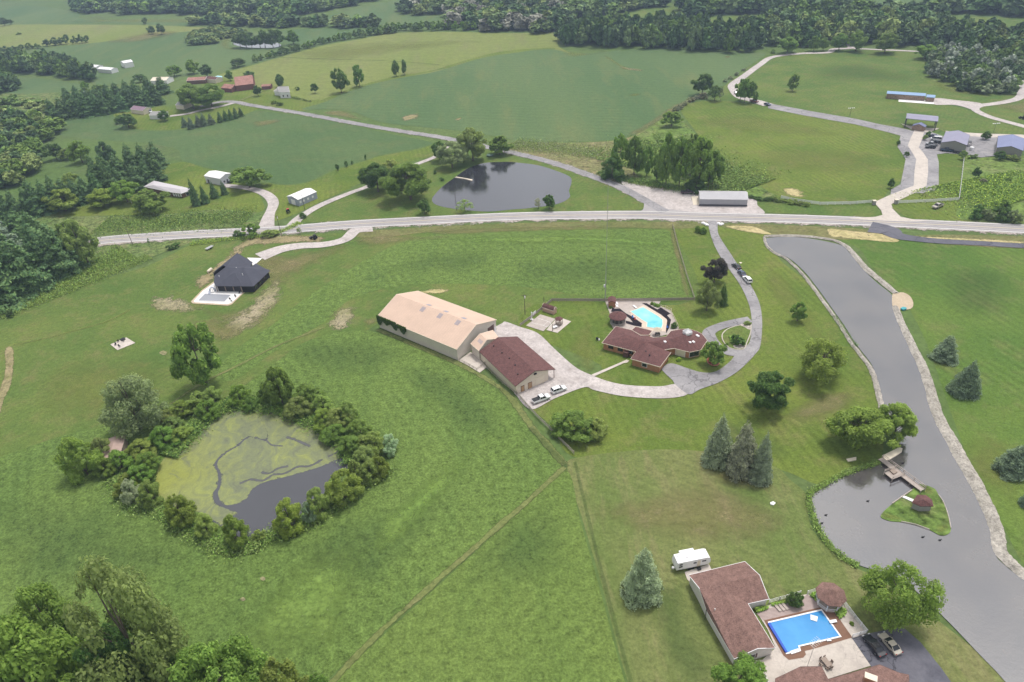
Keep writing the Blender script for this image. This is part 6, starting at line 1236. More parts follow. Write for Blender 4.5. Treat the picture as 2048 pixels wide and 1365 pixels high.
def bed(name, label, px, z, n, seed, cols, hh=.6):
    pts = [P(*p) for p in px]; c = sum(pts, Vector()) / len(pts); rs = np.random.RandomState(seed); Pt = []
    while len(Pt) < n:
        w_ = rs.dirichlet(np.ones(len(pts))); p = sum((q_ * float(a_) for q_, a_ in zip(pts, w_)), Vector()); Pt.append((p.x, p.y, z + rs.uniform(.05, hh)))
    V, Q = leaves(np.array(Pt), rs.normal(size=(n, 3)) * .6 + [0, 0, .8], .16, rs, 1.6); me = fast_mesh(name, V, Q); me.materials.append(M['woodleaf'])
    a = me.attributes.new('tint', 'FLOAT_COLOR', 'FACE'); cc = np.array([(*np.array(COL[cols[rs.randint(len(cols))]]) * rs.uniform(.7, 1.3), 1) for _ in range(n)], np.float32); a.data.foreach_set('color', cc.ravel())
    o = bpy.data.objects.new(name, me); C.objects.link(o); return tag(o, label, 'flower bed', None, 'stuff')
bed('planting', 'green planting along the white fence above the loungers', [D7(*p) for p in ((640, 600), (750, 590), (740, 610), (650, 640))], .2, 700, 1, ['g', 'br', 'gold'])
bed('planting', 'green planting behind the gazebo beside the blue pool', [D7(*p) for p in ((1050, 500), (1100, 480), (1130, 540), (1110, 550))], .2, 500, 2, ['g', 'br'])
bed('planting', 'planting between the octagonal gazebo and the white fence', [D7(*p) for p in ((1230, 620), (1290, 590), (1340, 620), (1330, 660), (1280, 690))], .2, 1200, 3, ['g', 'br', 'ol'])
bed('planting', 'flowers in the border between loungers and white fence', [D7(*p) for p in ((760, 575), (890, 550), (890, 558), (780, 585))], .2, 500, 4, ['g', 'gold', 'br'])
bed('planting', 'green planting behind the far side of the turquoise pool', [PA(*p) for p in ((1250, 215), (1330, 200), (1500, 270), (1470, 310), (1400, 300))], .2, 900, 5, ['g', 'br', 'dk'])
bed('planting', 'planting beside the brick shed at the pool corner', [PA(*p) for p in ((310, 290), (400, 270), (400, 320), (330, 335))], .2, 400, 6, ['dk', 'g'])
bed('planting', 'plants under the dark shrub in the driveway island', [D5(*p) for p in ((330, 1120), (400, 1100), (480, 1130), (470, 1170), (370, 1180))], .2, 900, 7, ['g', 'dk', 'br'])
o = plant('ball0', P(*D7(1375, 720)), .9, 1.0, 'br', 'potted palm like plant on the terrace corner inside the white fence', 'potted plant', name='potted_plant')
# --- black roofed house
E_ = 3.0
h2 = lambda x, y, z: P(*DA(x, y), z)
V = [h2(750, 465, 5.0), h2(1000, 488, 6.0), h2(540, 865, E_), h2(500, 780, E_), h2(520, 640, E_), h2(930, 580, 5.6), h2(1100, 872, E_), h2(1125, 478, 6.0), h2(1335, 872, E_), h2(1682, 540, E_), h2(1515, 470, E_), h2(1385, 390, E_), h2(1275, 465, 3.6)]
dh, wl, L2 = house('house', 'new house with black hip roofs and grey pool, lower left of the highway', 'house', V, [(0, 1, 2, 3, 4), (1, 5, 6, 2), (1, 7, 8, 6, 5), (7, 9, 8), (7, 1, 12, 11, 10, 9), (0, 12, 1)], M['charcoal'], M['blackwall'], M['charcoal'], .6)
V = [h2(990, 172, 5.2), h2(1312, 365, E_), h2(1272, 475, E_), h2(760, 470, 5.0), h2(700, 430, 4.4), h2(470, 590, E_)]
house('garage', 'black roofed garage wing behind the black hip roofed house', 'garage', V, [(0, 1, 2, 3), (0, 3, 4, 5)], M['charcoal'], M['blackwall'], M['charcoal'], .5)
for t_ in (.15, .4, .7): wall_op(dh, wl, DA(1520, 800), t_, 1.6, .9, 2.2, M['glass'], 'window', M['darkbrick'])
for x in (580, 760, 930, 1100): q = P(*DA(x + 8, 990 if x < 1000 else 1010)); MB().beam((q.x, q.y, 0), (q.x, q.y, E_ - .1), .28, .28).build('porch_post', M['wood'], dh)
for x, y in ((985, 520), (995, 565), (1112, 648), (612, 660)): q = h2(x, y, 4.6); MB().tube((q.x, q.y, 4.3), (q.x, q.y, 5.6 if x > 700 else 4.9), .14).build('roof_vent', M['white'], dh)
# water slide
m_ = MB(); pts = [h2(530, 965, .4), h2(505, 920, 1.6), h2(475, 895, 2.2), h2(445, 890, 2.3), h2(420, 920, 1.8), h2(408, 970, 1.0), h2(405, 1035, .4)]
sl_ = empty('water_slide', h2(450, 960, 0), 'curved grey water slide at the corner of the grey pool', 'slide')
for p0, p1 in zip(pts, pts[1:]): m_.beam(p0, p1, .8, .12)
m_.build('chute', M['bluegrey'], sl_); m_ = MB()
for p in (pts[1], pts[3], pts[4]): m_.beam((p.x, p.y, .1), (p.x, p.y, p.z), .1, .1)
m_.build('support', M['steel'], sl_)
for i, (x, y) in enumerate(((1045, 1030), (965, 1105), (880, 1200), (850, 1160))): chair(DA(x, y), i, 'dark chair on the white paving round the grey pool', 'dark patio chairs', 'black')
q = P(*DA(425, 570)); tk = empty('propane_tank', q, 'cream propane tank left of the black roofed house', 'tank'); q2 = P(*DA(455, 545)); q1 = P(*DA(395, 595))
m_ = MB(); m_.tube((q1.x, q1.y, .8), (q2.x, q2.y, .8), .6, k=10); m_.ball((q1.x, q1.y, .8), .6, .6, .6); m_.ball((q2.x, q2.y, .8), .6, .6, .6); m_.build('tank_body', M['cream'], tk)
for p in (q1, q2): MB().box((p.x, p.y, .3), (.3, .9, .5)).build('foot', M['conc'] if 'conc' in M else M['cream'], tk)
# --- white ranch with brick, shed, barn on the left
D5b = lambda x, y: (x / 4., 240 + y / 4.)
V = [P(*D5b(1150, 535), 2.7), P(*D5b(1230, 488), 2.7), P(*D5b(1548, 555), 2.7), P(*D5b(1450, 590), 2.7), P(*D5b(1370, 580), 2.7), P(*D5b(1225, 522), 4.0), P(*D5b(1440, 555), 4.0)]
M['whiteroof'] = plain('white_metal_roof', (.82, .80, .82), .5, .04)
M['greyroof'] = plain('pale_grey_shingles', (.50, .47, .49), .8, .08, 1)
wr, wl, _ = house('ranch_house', 'brick ranch with pale roof among trees at the left above the highway', 'house', V, [(0, 5, 1), (0, 4, 3, 6, 5), (3, 2, 6), (1, 5, 6, 2)], M['greyroof'], M['brownbrick'], M['white'], .5)
for t_ in (.1, .35, .6, .85): wall_op(wr, wl, D5b(1410, 620), t_, 1.0, .5, 2.1, M['white'], 'window')
wall_op(wr, wl, D5b(1500, 600), .5, 1.6, .5, 2.1, M['glass'], 'window', M['white'])
gr, wl, K = gable('pole_barn', 'white pole barn with trailer beside it at the end of the left driveway', 'barn', D5b(1630, 448), D5b(1760, 472), D5b(1862, 430), 4.0, 5.2, M['whiteroof'], plain('pale_steel_wall', (.62, .62, .66), .6, .05), M['white'], .15)
a, b, c, d, r0, r1 = K
for t_ in (.25, .5, .8): opening(gr, (b.x, b.y), (c.x, c.y), t_, .9, 1.2 if t_ != .5 else .2, 2.2, M['dkgrey'], 'window' if t_ != .5 else 'door')
opening(gr, (a.x, a.y), (b.x, b.y), .2, 1.0, .2, 2.2, M['dkgrey'], 'door')
gr, wl, K = gable('shed', 'pale blue walled shed with bright white roof by the farm lane', 'shed', (570 + .5, 396), (512 + 340 / 4 - .3, 240 + 640 / 4), (512 + 485 / 4, 240 + 575 / 4), 3.6, 4.6, M['whiteroof'], M['bluegrey'], M['white'], .15)
a, b, c, d, r0, r1 = K
# ridge runs from near gable to far gable: rebuild with the eave on the right side instead
for o_ in [gr] + list(gr.children): bpy.data.objects.remove(o_, do_unlink=True)
gr, wl, K = gable('shed', 'pale blue walled shed with bright white roof by the farm lane', 'shed', (512 + 485 / 4, 240 + 575 / 4), (512 + 335 / 4, 240 + 640 / 4), (512 + 228 / 4, 240 + 620 / 4), 3.6, 4.6, M['whiteroof'], M['bluegrey'], M['white'], .15)
a, b, c, d, r0, r1 = K
for t_ in (.25, .5, .72, .9): opening(gr, (a.x, a.y), (b.x, b.y), t_, .8, 1.5, 2.4, M['glass'], 'window', M['white'], 1)
opening(gr, (b.x, b.y), (c.x, c.y), .5, 3.2, .1, 2.8, M['white'], 'garage_door', None)
# --- grey shed on the gravel lot
D7b = lambda x, y: (1024 + x / 4., 240 + y / 4.)
ang = rdir(D7b(1500, 633), D7b(1888, 640), 3)
M['greyroof2'] = ribbed('grey_metal_roof', (.42, .41, .43), ang, 1.0, .5, .04); M['greywall2'] = ribbed('grey_metal_wall', (.36, .36, .39), ang, .9, .5, .05)
gs, wl, K = gable('pole_barn', 'long low grey metal barn on the gravel lot by the highway', 'barn', D7b(1503, 633), D7b(1890, 638), D7b(1876, 572), 3.6, 5.0, M['greyroof2'], M['greywall2'], M['white'], .15)
a, b, c, d, r0, r1 = K; u = (b - a).normalized()
MB().prism([Vector((a.x, a.y)) + Vector((u.y, -u.x)) * -.06, Vector((b.x, b.y)) + Vector((u.y, -u.x)) * -.06, Vector((b.x, b.y)) + Vector((u.y, -u.x)) * -.2, Vector((a.x, a.y)) + Vector((u.y, -u.x)) * -.2], .1, 1.0).build('skirting', M['dkgrey'], gs)
MB().prism([P(*p) for p in (D7b(1435, 615), D7b(1490, 615), D7b(1500, 685), D7b(1450, 685))], .1, .28).build('apron', M['cream'], gs)
# --- park buildings
M['blueroof'] = ribbed('blue_metal_roof', (.24, .36, .55), 0, 1.0, .5, .04); M['purproof'] = ribbed('slate_metal_roof', (.27, .26, .35), 1.2, 1.0, .5, .05); M['bluroof2'] = ribbed('slate_blue_metal_roof', (.20, .22, .36), 1.2, 1.0, .5, .05)
gable('shelter', 'long blue roofed stone building on the park hillside', 'building', D8(950, 70), D8(1262, 90), D8(1262, 68), 3.2, 4.0, M['blueroof'], M['stone'], M['blueroof'], .2)
gable('annex', 'short blue roofed end section of the long park building', 'building', D8(1266, 98), D8(1337, 103), D8(1337, 82), 2.9, 3.5, M['blueroof'], M['stone'], M['blueroof'], .2)
D4b = lambda x, y: (1780 + x / 7.642, 220 + y / 7.642)
def posts_roof(name, label, A, Bp, Cp, h, hr, roofmat, nx=2, pr=.2):
    a, b, c = P(*A, h), P(*Bp, h), P(*Cp, h); v = c - b; d = a + v; cc = (a + c) / 2
    root = empty(name, (cc.x, cc.y, 0), label, 'pavilion')
    r0, r1 = (a + d) / 2, (b + c) / 2; r0.z = r1.z = hr
    m_ = MB(); m_.v = [tuple(p) for p in (a, b, c, d, r0, r1)] + [(p.x, p.y, p.z - .25) for p in (a, b, c, d, r0, r1)]
    m_.f = [[0, 1, 5, 4], [4, 5, 2, 3], [6, 10, 11, 7], [10, 9, 8, 11], [0, 6, 7, 1], [2, 8, 9, 3], [1, 7, 11, 5], [5, 11, 8, 2], [0, 4, 10, 6], [4, 3, 9, 10]]; m_.build('roof', roofmat, root)
    for p0, p1 in ((a, b), (d, c)):
        for i in range(nx):
            p = p0.lerp(p1, .03 + .94 * i / (nx - 1)); MB().beam((p.x, p.y, 0), (p.x, p.y, h - .1), pr, pr).build('post', M['dkgrey'], root)
    return root
posts_roof('pavilion', 'tall open pavilion with slate roof at the end of the concrete park drive', D4b(245, 130), D4b(735, 178), D4b(738, 98), 5.2, 5.9, M['purproof'], 2, .35)
gable('kiosk', 'small stone hut with blue gable roof before the open pavilion', 'hut', D4b(338, 250), D4b(383, 238), D4b(530, 262), 2.6, 3.8, M['bluroof2'], M['stone'], M['bluroof2'], .15) if False else None
V = [P(*D4b(345, 235), 2.8), P(*D4b(460, 165), 2.8), P(*D4b(460, 200), 4.2), P(*D4b(575, 240), 2.8), P(*D4b(535, 262), 2.8), P(*D4b(455, 222), 4.2)]
a, b, c = P(*D4b(340, 240), 2.7), P(*D4b(535, 265), 2.7), P(*D4b(565, 238), 2.7)
d = a + (c - b); r0, r1 = (a + b) / 2, (d + c) / 2; r0.z = r1.z = 4.0
house('kiosk', 'small stone hut with blue gable roof before the open pavilion', 'hut', [a, r0, b, c, r1, d], [(0, 1, 4, 5), (1, 2, 3, 4)], M['bluroof2'], M['stone'], M['bluroof2'], .15)
def barn2(label, pts, he, hr, roofmat, ins=.2):   # a,b front gable corners, c,d back; ridge front-back
    a, b, c, d = [P(*p, he) for p in pts]; r0 = (a + b) / 2; r1 = (d + c) / 2; r0.z = r1.z = hr
    return house('pole_barn', label, 'barn', [a, r0, b, c, r1, d], [(0, 1, 4, 5), (1, 2, 3, 4)], roofmat, M['taupe'], M['dkgrey'], ins), (a, b, c, d)
barn2('grey pole barn with slate roof beside the parked cars at the park', [D4b(780, 500), D4b(1180, 545), D4b(1222, 385), D4b(850, 335)], 4.2, 5.8, M['purproof'])
barn2('grey pole barn with blue roof at the right edge of the park', [D4b(1630, 580), D4b(2040, 630), D4b(2070, 445), D4b(1650, 400)], 4.2, 5.8, M['bluroof2'])
posts_roof('carport', 'lean-to on the right side of the left park pole barn', D4b(1200, 500), D4b(1255, 500), D4b(1245, 470), 2.4, 2.6, M['dkgrey'], 2, .12)
# --- far farmstead buildings (upper left)
F1 = lambda x, y: (x / 4., y / 4.)
def fgab(name, label, cat, A, Bp, Cp, he, hr, rm, wm, tr='white', ins=.15): return gable(name, label, cat, F1(*A), F1(*Bp), F1(*Cp), he, hr, M[rm], M[wm], M[tr], ins)
fgab('white_barn', 'tall white barn alone in the far soybean field', 'barn', (1062, 492), (988, 508), (912, 486), 4.5, 6.0, 'whiteroof', 'white') if False else fgab('white_barn', 'tall white barn alone in the far soybean field', 'barn', (988, 508), (1064, 494), (1045, 478), 4.5, 5.6, 'whiteroof', 'white')
fgab('white_barn', 'left one of the two low white sheds near the rounded grove', 'shed', (700, 535), (768, 540), (762, 520), 3.2, 4.2, 'whiteroof', 'white')
fgab('white_barn', 'right one of the two low white sheds near the rounded grove', 'shed', (775, 552), (885, 562), (868, 540), 3.2, 4.2, 'whiteroof', 'white')
fgab('farmhouse', 'cream walled house with tan roof behind the pine belt', 'house', (1200, 648), (1330, 645), (1330, 620), 3.0, 4.6, 'cream', 'white')
fgab('farmhouse', 'long brown roofed house left of the small barns', 'house', (1490, 648), (1640, 640), (1640, 618), 3.0, 4.4, 'rust', 'brownbrick')
fgab('farmhouse', 'second brown roofed house beside the turquoise paddling pool', 'house', (1640, 632), (1720, 640), (1720, 615), 3.0, 4.2, 'maroon', 'cream')
fgab('red_barn', 'large faded red barn with rusty roof at the farmstead', 'barn', (1880, 690), (2028, 672), (2000, 625), 4.2, 8.6, 'rust', 'redbarn', 'redbarn')
fgab('small_barn', 'small weathered barn left of the large red barn', 'barn', (1765, 705), (1850, 712), (1840, 680), 3.0, 5.0, 'rust', 'redbarn', 'redbarn')
fgab('mauve_house', 'house with mauve metal roof before the pine belt', 'house', (1040, 875), (1140, 888), (1195, 862), 3.0, 4.6, 'mauve', 'cream')
fgab('white_garage', 'small white garage with grey roof beside the dark round tree', 'garage', (1190, 925), (1285, 925), (1290, 895), 2.8, 4.4, 'greysiding', 'white')
fgab('bungalow', 'small white bungalow under the big bright trees', 'house', (1400, 842), (1465, 846), (1450, 815), 3.0, 4.6, 'greysiding', 'cream')
fgab('grey_house', 'low grey roofed house at the left end of the pine belt', 'house', (628, 752), (730, 748), (725, 728), 2.8, 3.8, 'bluegrey', 'greysiding')
F2_ = lambda x, y: (512 + x / 4., y / 4.)
a, b, c = P(*F2_(185, 740), 4.4), P(*F2_(272, 738), 4.4), P(*F2_(258, 700), 4.4); d = a + (c - b)
r0, r1 = (a + d) / 2, (b + c) / 2; r0.z = r1.z = 6.8
house('farmhouse', 'white two storey farmhouse with grey roof by the county road', 'house', [a, b, r1, c, d, r0], [(0, 1, 2, 5), (2, 3, 4, 5)], M['greysiding'], M['white'], M['white'], .2)
fh = [o for o in sc.objects if o.name.startswith('farmhouse')][-1]
for t_ in (.3, .7): opening(fh, (a.x, a.y), (b.x, b.y), t_, .8, 1., 2.4, M['glass'])
gable('side_wing', 'low grey roofed wing left of the white two storey farmhouse', 'house', F2_(140, 730), F2_(180, 735), F2_(180, 700), 3.2, 4.6, M['greysiding'], M['white'], M['white'], .2)
gable('low_shed', 'low brown roofed shed left of the white two storey farmhouse', 'shed', F2_(40, 695), F2_(115, 690), F2_(110, 675), 2.5, 3.4, M['rust'], M['redbarn'], M['redbarn'], .2)
slab('paddling_pool', 'round turquoise pool beside the brown roofed farm houses', 'pool', [F1(*p) for p in ((1715, 628), (1745, 618), (1780, 622), (1782, 634), (1745, 642), (1718, 640))], .1, 1.2, plain('pool_plastic', (.3, .62, .68), .3))
A8p = lambda x, y: P(*A8(x, y))
a, b, c = P(*A8(285, 665), 2.4), P(*A8(375, 680), 2.4), P(*A8(400, 520), 2.4)
gable('old_shed', 'flat pinkish roof of an old shed among shrubs left of the algae pond', 'shed', A8(375, 680), A8(420, 530), A8(330, 505), 2.6, 3.2, plain('pinkish_roof', (.40, .29, .25), .8, .15), M['wood'], M['wood'], .2)
# --- island hut, bridge and jetty
I7 = lambda x, y: (1700 + x / 7.582, 880 + y / 7.582)
q = P(*I7(1115, 920), 2.3); V = [P(*I7(940, 950), 2.3), P(*I7(1070, 1005), 2.3), P(*I7(1265, 1005), 2.3), P(*I7(1240, 905), 2.3), P(*I7(1150, 840), 2.3), P(*I7(1020, 835), 2.3), P(*I7(1115, 905), 3.4)]
house('island_hut', 'small six sided hut with maroon roof on the pond island', 'hut', V, [(i, (i + 1) % 6, 6) for i in range(6)], M['maroon'], M['greysiding'], M['maroon'], .25)
slab('boat_ramp', 'white plank ramp between the island hut and the water', 'ramp', [I7(*p) for p in ((760, 880), (800, 862), (970, 930), (950, 965))], .25, .5, M['white'])
def deckpath(name, label, cat, pa, pb, wdt, z, rails=(1,), mat='woodlt'):
    a, b = P(*pa), P(*pb); u = (b - a).normalized(); nn = Vector((-u.y, u.x, 0)); cc = (a + b) / 2; root = empty(name, (cc.x, cc.y, 0), label, cat)
    L = (b - a).length; n = int(L / .35); m_ = MB()
    for i in range(n): p = a + u * (L * (i + .5) / n); m_.box((p.x, p.y, z), (L / n - .03, wdt, .08), math.atan2(u.y, u.x))
    m_.build('deck', M[mat], root)
    for s in (-.4, .4): MB().beam(a + nn * s * wdt + Vector((0, 0, z - .15)), b + nn * s * wdt + Vector((0, 0, z - .15)), .15, .2).build('joist', M['wood'], root)
    for s in (-1, 1):
        k = max(2, int(L / 2.5) + 1)
        for i in range(k):
            p = a + u * (L * i / (k - 1)) + nn * s * wdt * .5; MB().beam((p.x, p.y, 0), (p.x, p.y, z + (1.0 if s in rails else .0)), .13, .13).build('post', M[mat], root)
        if s in rails:
            for hh in (.55, .98): MB().beam(a + nn * s * wdt * .5 + Vector((0, 0, z + hh)), b + nn * s * wdt * .5 + Vector((0, 0, z + hh)), .1, .08).build('rail', M[mat], root)
    return root
deckpath('footbridge', 'long wooden footbridge from the bank to the pond island', 'bridge', I7(450, 320), I7(1090, 800), 1.5, .9, rails=(1,))
jt = deckpath('fishing_platform', 'square railed wooden platform on the side of the footbridge', 'platform', I7(740, 520), I7(565, 590), 2.6, .92, rails=(1, -1))
slab('platform_bench', 'wooden bench frame on the railed platform', 'bench', [I7(*p) for p in ((580, 515), (640, 490), (700, 545), (640, 575))], 1.0, 1.35, M['wood'])
slab('boat_landing', 'pale concrete landing at the bank end of the footbridge', 'landing', [I7(*p) for p in ((480, 260), (740, 130), (790, 150), (780, 200), (590, 320), (540, 330))], .1, .45, M['cream'])
m_ = MB(); m_.beam(P(*I7(940, 760), .5), P(*I7(640, 965), .5), .18, .3); m_.build('island_wall_board', M['woodlt'], None, 'pale timber edging between island grass and cove', 'edging')
# --- travel caravan
D7c = lambda x, y: P(*D7(x, y))
p0, p1 = D7c(45, 325), D7c(302, 272); u = (p1 - p0).normalized(); nn = Vector((-u.y, u.x, 0)); L = (p1 - p0).length; cc = (p0 + p1) / 2 + nn * 1.25
cv = empty('caravan', (cc.x, cc.y, 0), 'white travel caravan parked on the pad beside the L shaped garage', 'caravan'); rz = math.atan2(u.y, u.x)
def loc(s, t_, z): p = cc + u * s + nn * t_; return (p.x, p.y, z)
prof = [(-L / 2, .7), (-L / 2 - .1, 1.8), (-L / 2 + .2, 3.1), (L / 2 - .9, 3.1), (L / 2 - .25, 2.8), (L / 2, 2.1), (L / 2 - .05, 1.2), (L / 2 - .4, .7)]
m_ = MB(); n = len(prof); m_.v = [loc(s, -1.25, z) for s, z in prof] + [loc(s, 1.25, z) for s, z in prof]; m_.f = [list(range(n)), [n + i for i in range(n)][::-1]] + [[i, n + i, n + (i + 1) % n, (i + 1) % n] for i in range(n)]
m_.build('body', M['white'], cv)
MB().box(loc(-.6, 1.6, 1.9), (L * .42, .8, 2.2), rz).build('slide_out', M['white'], cv)
for s, z, w_ in ((-L / 2 + 1.0, 2.4, .7), (-L / 2 + 1.0, 1.7, .8), (.3, 2.1, .7), (L / 2 - 1.6, 2.2, .9)): MB().box(loc(s, -1.28, z), (w_, .06, .4), rz).build('window', M['glass'], cv)
MB().box(loc(1.2, -1.28, 1.7), (.7, .05, 1.9), rz).build('door', M['cream'], cv)
for s in (-.9, -.1): MB().tube(loc(s, -1.3, .36), loc(s, -1.05, .36), .36, k=12).build('wheel', M['tyre'], cv)
MB().box(loc(1.2, -1.7, .45), (.8, .7, .3), rz).build('step', M['black'], cv); MB().ball(loc(-L / 2 - .5, -.6, 1.0), .35, .3, .4).build('spare_wheel', M['white'], cv)
MB().box(loc(-1, .1, 3.22), (.8, .6, .2), rz).build('roof_unit', M['white'], cv); MB().box(loc(-L / 2 + .9, .6, 3.15), (.5, .5, .1), rz).build('roof_vent', M['steel'], cv)
# ------------------------------------------------------------ vehicles
CARM = {}
def carmat(col):
    if col not in CARM: CARM[col] = paint('paint_' + '%d%d%d' % tuple(int(x * 99) for x in col), col)
    return CARM[col]
CP = dict(
 sedan=dict(L=4.8, W=1.82, body=[(-2.4, .35), (-2.38, .85), (-1.75, .98), (-1.0, 1.0), (1.0, .95), (2.1, .78), (2.38, .6), (2.4, .35)], cab=[(-1.75, .97), (-1.05, 1.40), (.25, 1.43), (1.1, .95)], wheels=(-1.45, 1.45)),
 suv=dict(L=4.9, W=1.92, body=[(-2.45, .4), (-2.45, 1.1), (-2.3, 1.15), (1.05, 1.1), (2.25, .98), (2.45, .75), (2.45, .4)], cab=[(-2.38, 1.12), (-2.15, 1.72), (.35, 1.75), (1.15, 1.1)], wheels=(-1.5, 1.5)),
 pickup=dict(L=5.8, W=2.0, body=[(-2.9, .5), (-2.9, 1.12), (-.55, 1.12), (1.5, 1.15), (2.75, 1.05), (2.9, .8), (2.9, .5)], cab=[(-.75, 1.1), (-.6, 1.82), (.85, 1.84), (1.6, 1.13)], wheels=(-1.85, 1.85), bed=1),
 van=dict(L=5.3, W=2.0, body=[(-2.65, .4), (-2.65, 1.25), (1.6, 1.2), (2.5, 1.05), (2.65, .7), (2.65, .4)], cab=[(-2.6, 1.22), (-2.5, 2.15), (1.2, 2.15), (2.0, 1.18)], wheels=(-1.7, 1.7)))
def car(kind, rear, front, col, label, group=None, cat=None, name=None, small=False):
    a, b = P(*rear), P(*front); d = (b - a).normalized(); cc = (a + b) / 2; rz = math.atan2(-d.x, d.y); S = CP[kind]; wd_ = S['W'] / 2
    root = empty(name or {'pickup': 'pickup_truck', 'van': 'van', 'suv': 'suv', 'sedan': 'sedan'}[kind], (cc.x, cc.y, .25), label, cat or {'pickup': 'pickup truck', 'van': 'van'}.get(kind, 'car'), group, rz)
    pm = carmat(col)
    def extr(name_, prof, w0, w1, mat, top=None):
        me = bpy.data.meshes.new(name_); import bmesh; bm = bmesh.new(); n = len(prof)
        zmin = min(z for _, z in prof); zmax = max(z for _, z in prof); vs = []
        for sx in (-1, 1):
            vs.append([bm.verts.new((sx * (w0 + (w1 - w0) * ((z - zmin) / max(.01, zmax - zmin))), y, z)) for y, z in prof])
        bm.faces.new(vs[0]); bm.faces.new(vs[1][::-1])
        for i in range(n): bm.faces.new([vs[0][i], vs[0][(i + 1) % n], vs[1][(i + 1) % n], vs[1][i]])
        bmesh.ops.recalc_face_normals(bm, faces=bm.faces)
        if not small: bmesh.ops.bevel(bm, geom=list(bm.edges), offset=.06, segments=2, affect='EDGES', clamp_overlap=True)
        bm.to_mesh(me); bm.free(); me.materials.append(mat); o = bpy.data.objects.new(name_, me); C.objects.link(o); o.parent = root; return o
    body = extr('body', S['body'], wd_, wd_ * .94, pm)
    cb = S['cab']; z0, z1 = cb[0][1], cb[1][1]
    extr('windows', cb, wd_ * .93, wd_ * .76, M['glass'])
    zr = max(z for _, z in cb); rf = [(cb[1][0] + .08, zr - .03), (cb[1][0] + .12, zr + .035), (cb[2][0] - .12, zr + .04), (cb[2][0] - .04, zr - .03)]
    extr('roof', rf, wd_ * .77, wd_ * .74, pm)
    m_ = MB()
    ys = (-.15, cb[2][0] + .02) if kind != 'pickup' else (.15,)
    for y in list(ys) + ([-1.25] if kind in ('suv', 'van') else []):
        for sx in (-1, 1): MB().beam((sx * wd_ * .945, y, z0), (sx * wd_ * .79, y if y < .3 else y - .05, zr), .06, .09).build('pillar', pm, root)
    for sx in (-1, 1):
        MB().beam((sx * wd_ * .94, cb[3][0], z0), (sx * wd_ * .775, cb[2][0], zr), .09, .07).build('pillar', pm, root); MB().beam((sx * wd_ * .94, cb[0][0], z0), (sx * wd_ * .775, cb[1][0], zr), .12, .09).build('pillar', pm, root)
    for y in S['wheels']:
        for sx in (-1, 1):
            w_ = MB().tube((sx * (wd_ - .2), y, .35), (sx * (wd_ + .02), y, .35), .35, k=14).build('wheel', M['tyre'], root)
            if not small: MB().tube((sx * (wd_ + .02), y, .35), (sx * (wd_ + .035), y, .35), .22, k=10).build('rim', M['rim'], w_)
    yf, yr = S['body'][-1][0], S['body'][0][0]
    if not small:
        for sx in (-1, 1):
            MB().box((sx * wd_ * .74, yf - .06, .72), (.4, .2, .16)).build('headlight', M['headlamp'], root); MB().box((sx * wd_ * .78, yr + .04, .88), (.3, .12, .2)).build('taillight', M['taillamp'], root)
            MB().box((sx * (wd_ + .1), cb[3][0] - .35, z0 + .06), (.2, .1, .14)).build('mirror', pm, root)
    if S.get('bed'): MB().box((0, -1.8, 1.14), (wd_ * 1.7, 2.0, .06)).build('bed_cover', M['black'], root)
    return root
wh, bk, bl, be, gy_ = (.80, .80, .82), (.018, .018, .024), (.03, .05, .10), (.50, .45, .37), (.30, .30, .32)
car('pickup', (1067, 808), (1097, 797), wh, 'white pickup truck with dark bed cover beside the maroon roofed barn')
car('suv', (1103, 789), (1132, 779), wh, 'white suv on the gravel right of the white pickup truck')
car('sedan', (1478, 541), (1467, 532), bk, 'front dark car in the row of three on the asphalt drive')
car('sedan', (1488, 556), (1478, 545), bl, 'middle dark car between the other two on the asphalt drive')
car('suv', (1500, 570), (1488, 557), wh, 'white suv at the back of the row of three on the asphalt drive')
car('sedan', (1763, 1317), (1730, 1276), bk, 'black car on the dark asphalt beside the blue pool yard')
car('sedan', (1796, 1314), (1760, 1272), be, 'beige car right of the black car on the dark asphalt')
car('suv', (1870, 298), (1850, 297), bk, 'black suv lowest in the park car row', small=True)
car('pickup', (1872, 293), (1853, 291), gy_, 'grey pickup second from the bottom of the park car row', small=True)
car('suv', (1880, 289), (1861, 287), bk, 'dark suv in the upper part of the park car row', small=True)
car('van', (1881, 283), (1861, 281), wh, 'white van at the top of the park car row', small=True)
car('sedan', (1873, 276), (1858, 274), (.12, .12, .2), 'slate coloured car behind the white van at the park', small=True)
car('pickup', (1903, 305), (1883, 303), bl, 'dark blue pickup before the grey wall of the left park barn', small=True)
car('pickup', (1364, 388), (1384, 388.5), (.06, .03, .05), 'dark maroon pickup on the gravel left of the long grey barn', small=True)
car('pickup', (1882, 413), (1867, 419), (.42, .38, .33), 'old beige truck on the grass right of the white gate', small=True)
car('sedan', (1530, 210), (1539, 213), bl, 'small blue car on the park road', small=True)
car('van', (1494, 197), (1480, 191), wh, 'white van parked under the trees on the park road bend', small=True)
car('sedan', (1470, 186), (1474, 191), bk, 'dark car above the white van under the trees', small=True)
car('pickup', (1502, 204), (1514, 207), (.2, .08, .07), 'reddish pickup under the thin tree on the park road', small=True)
car('van', (295 + 1, 224), (304, 227), wh, 'white camper beside the mauve roofed house', small=True)
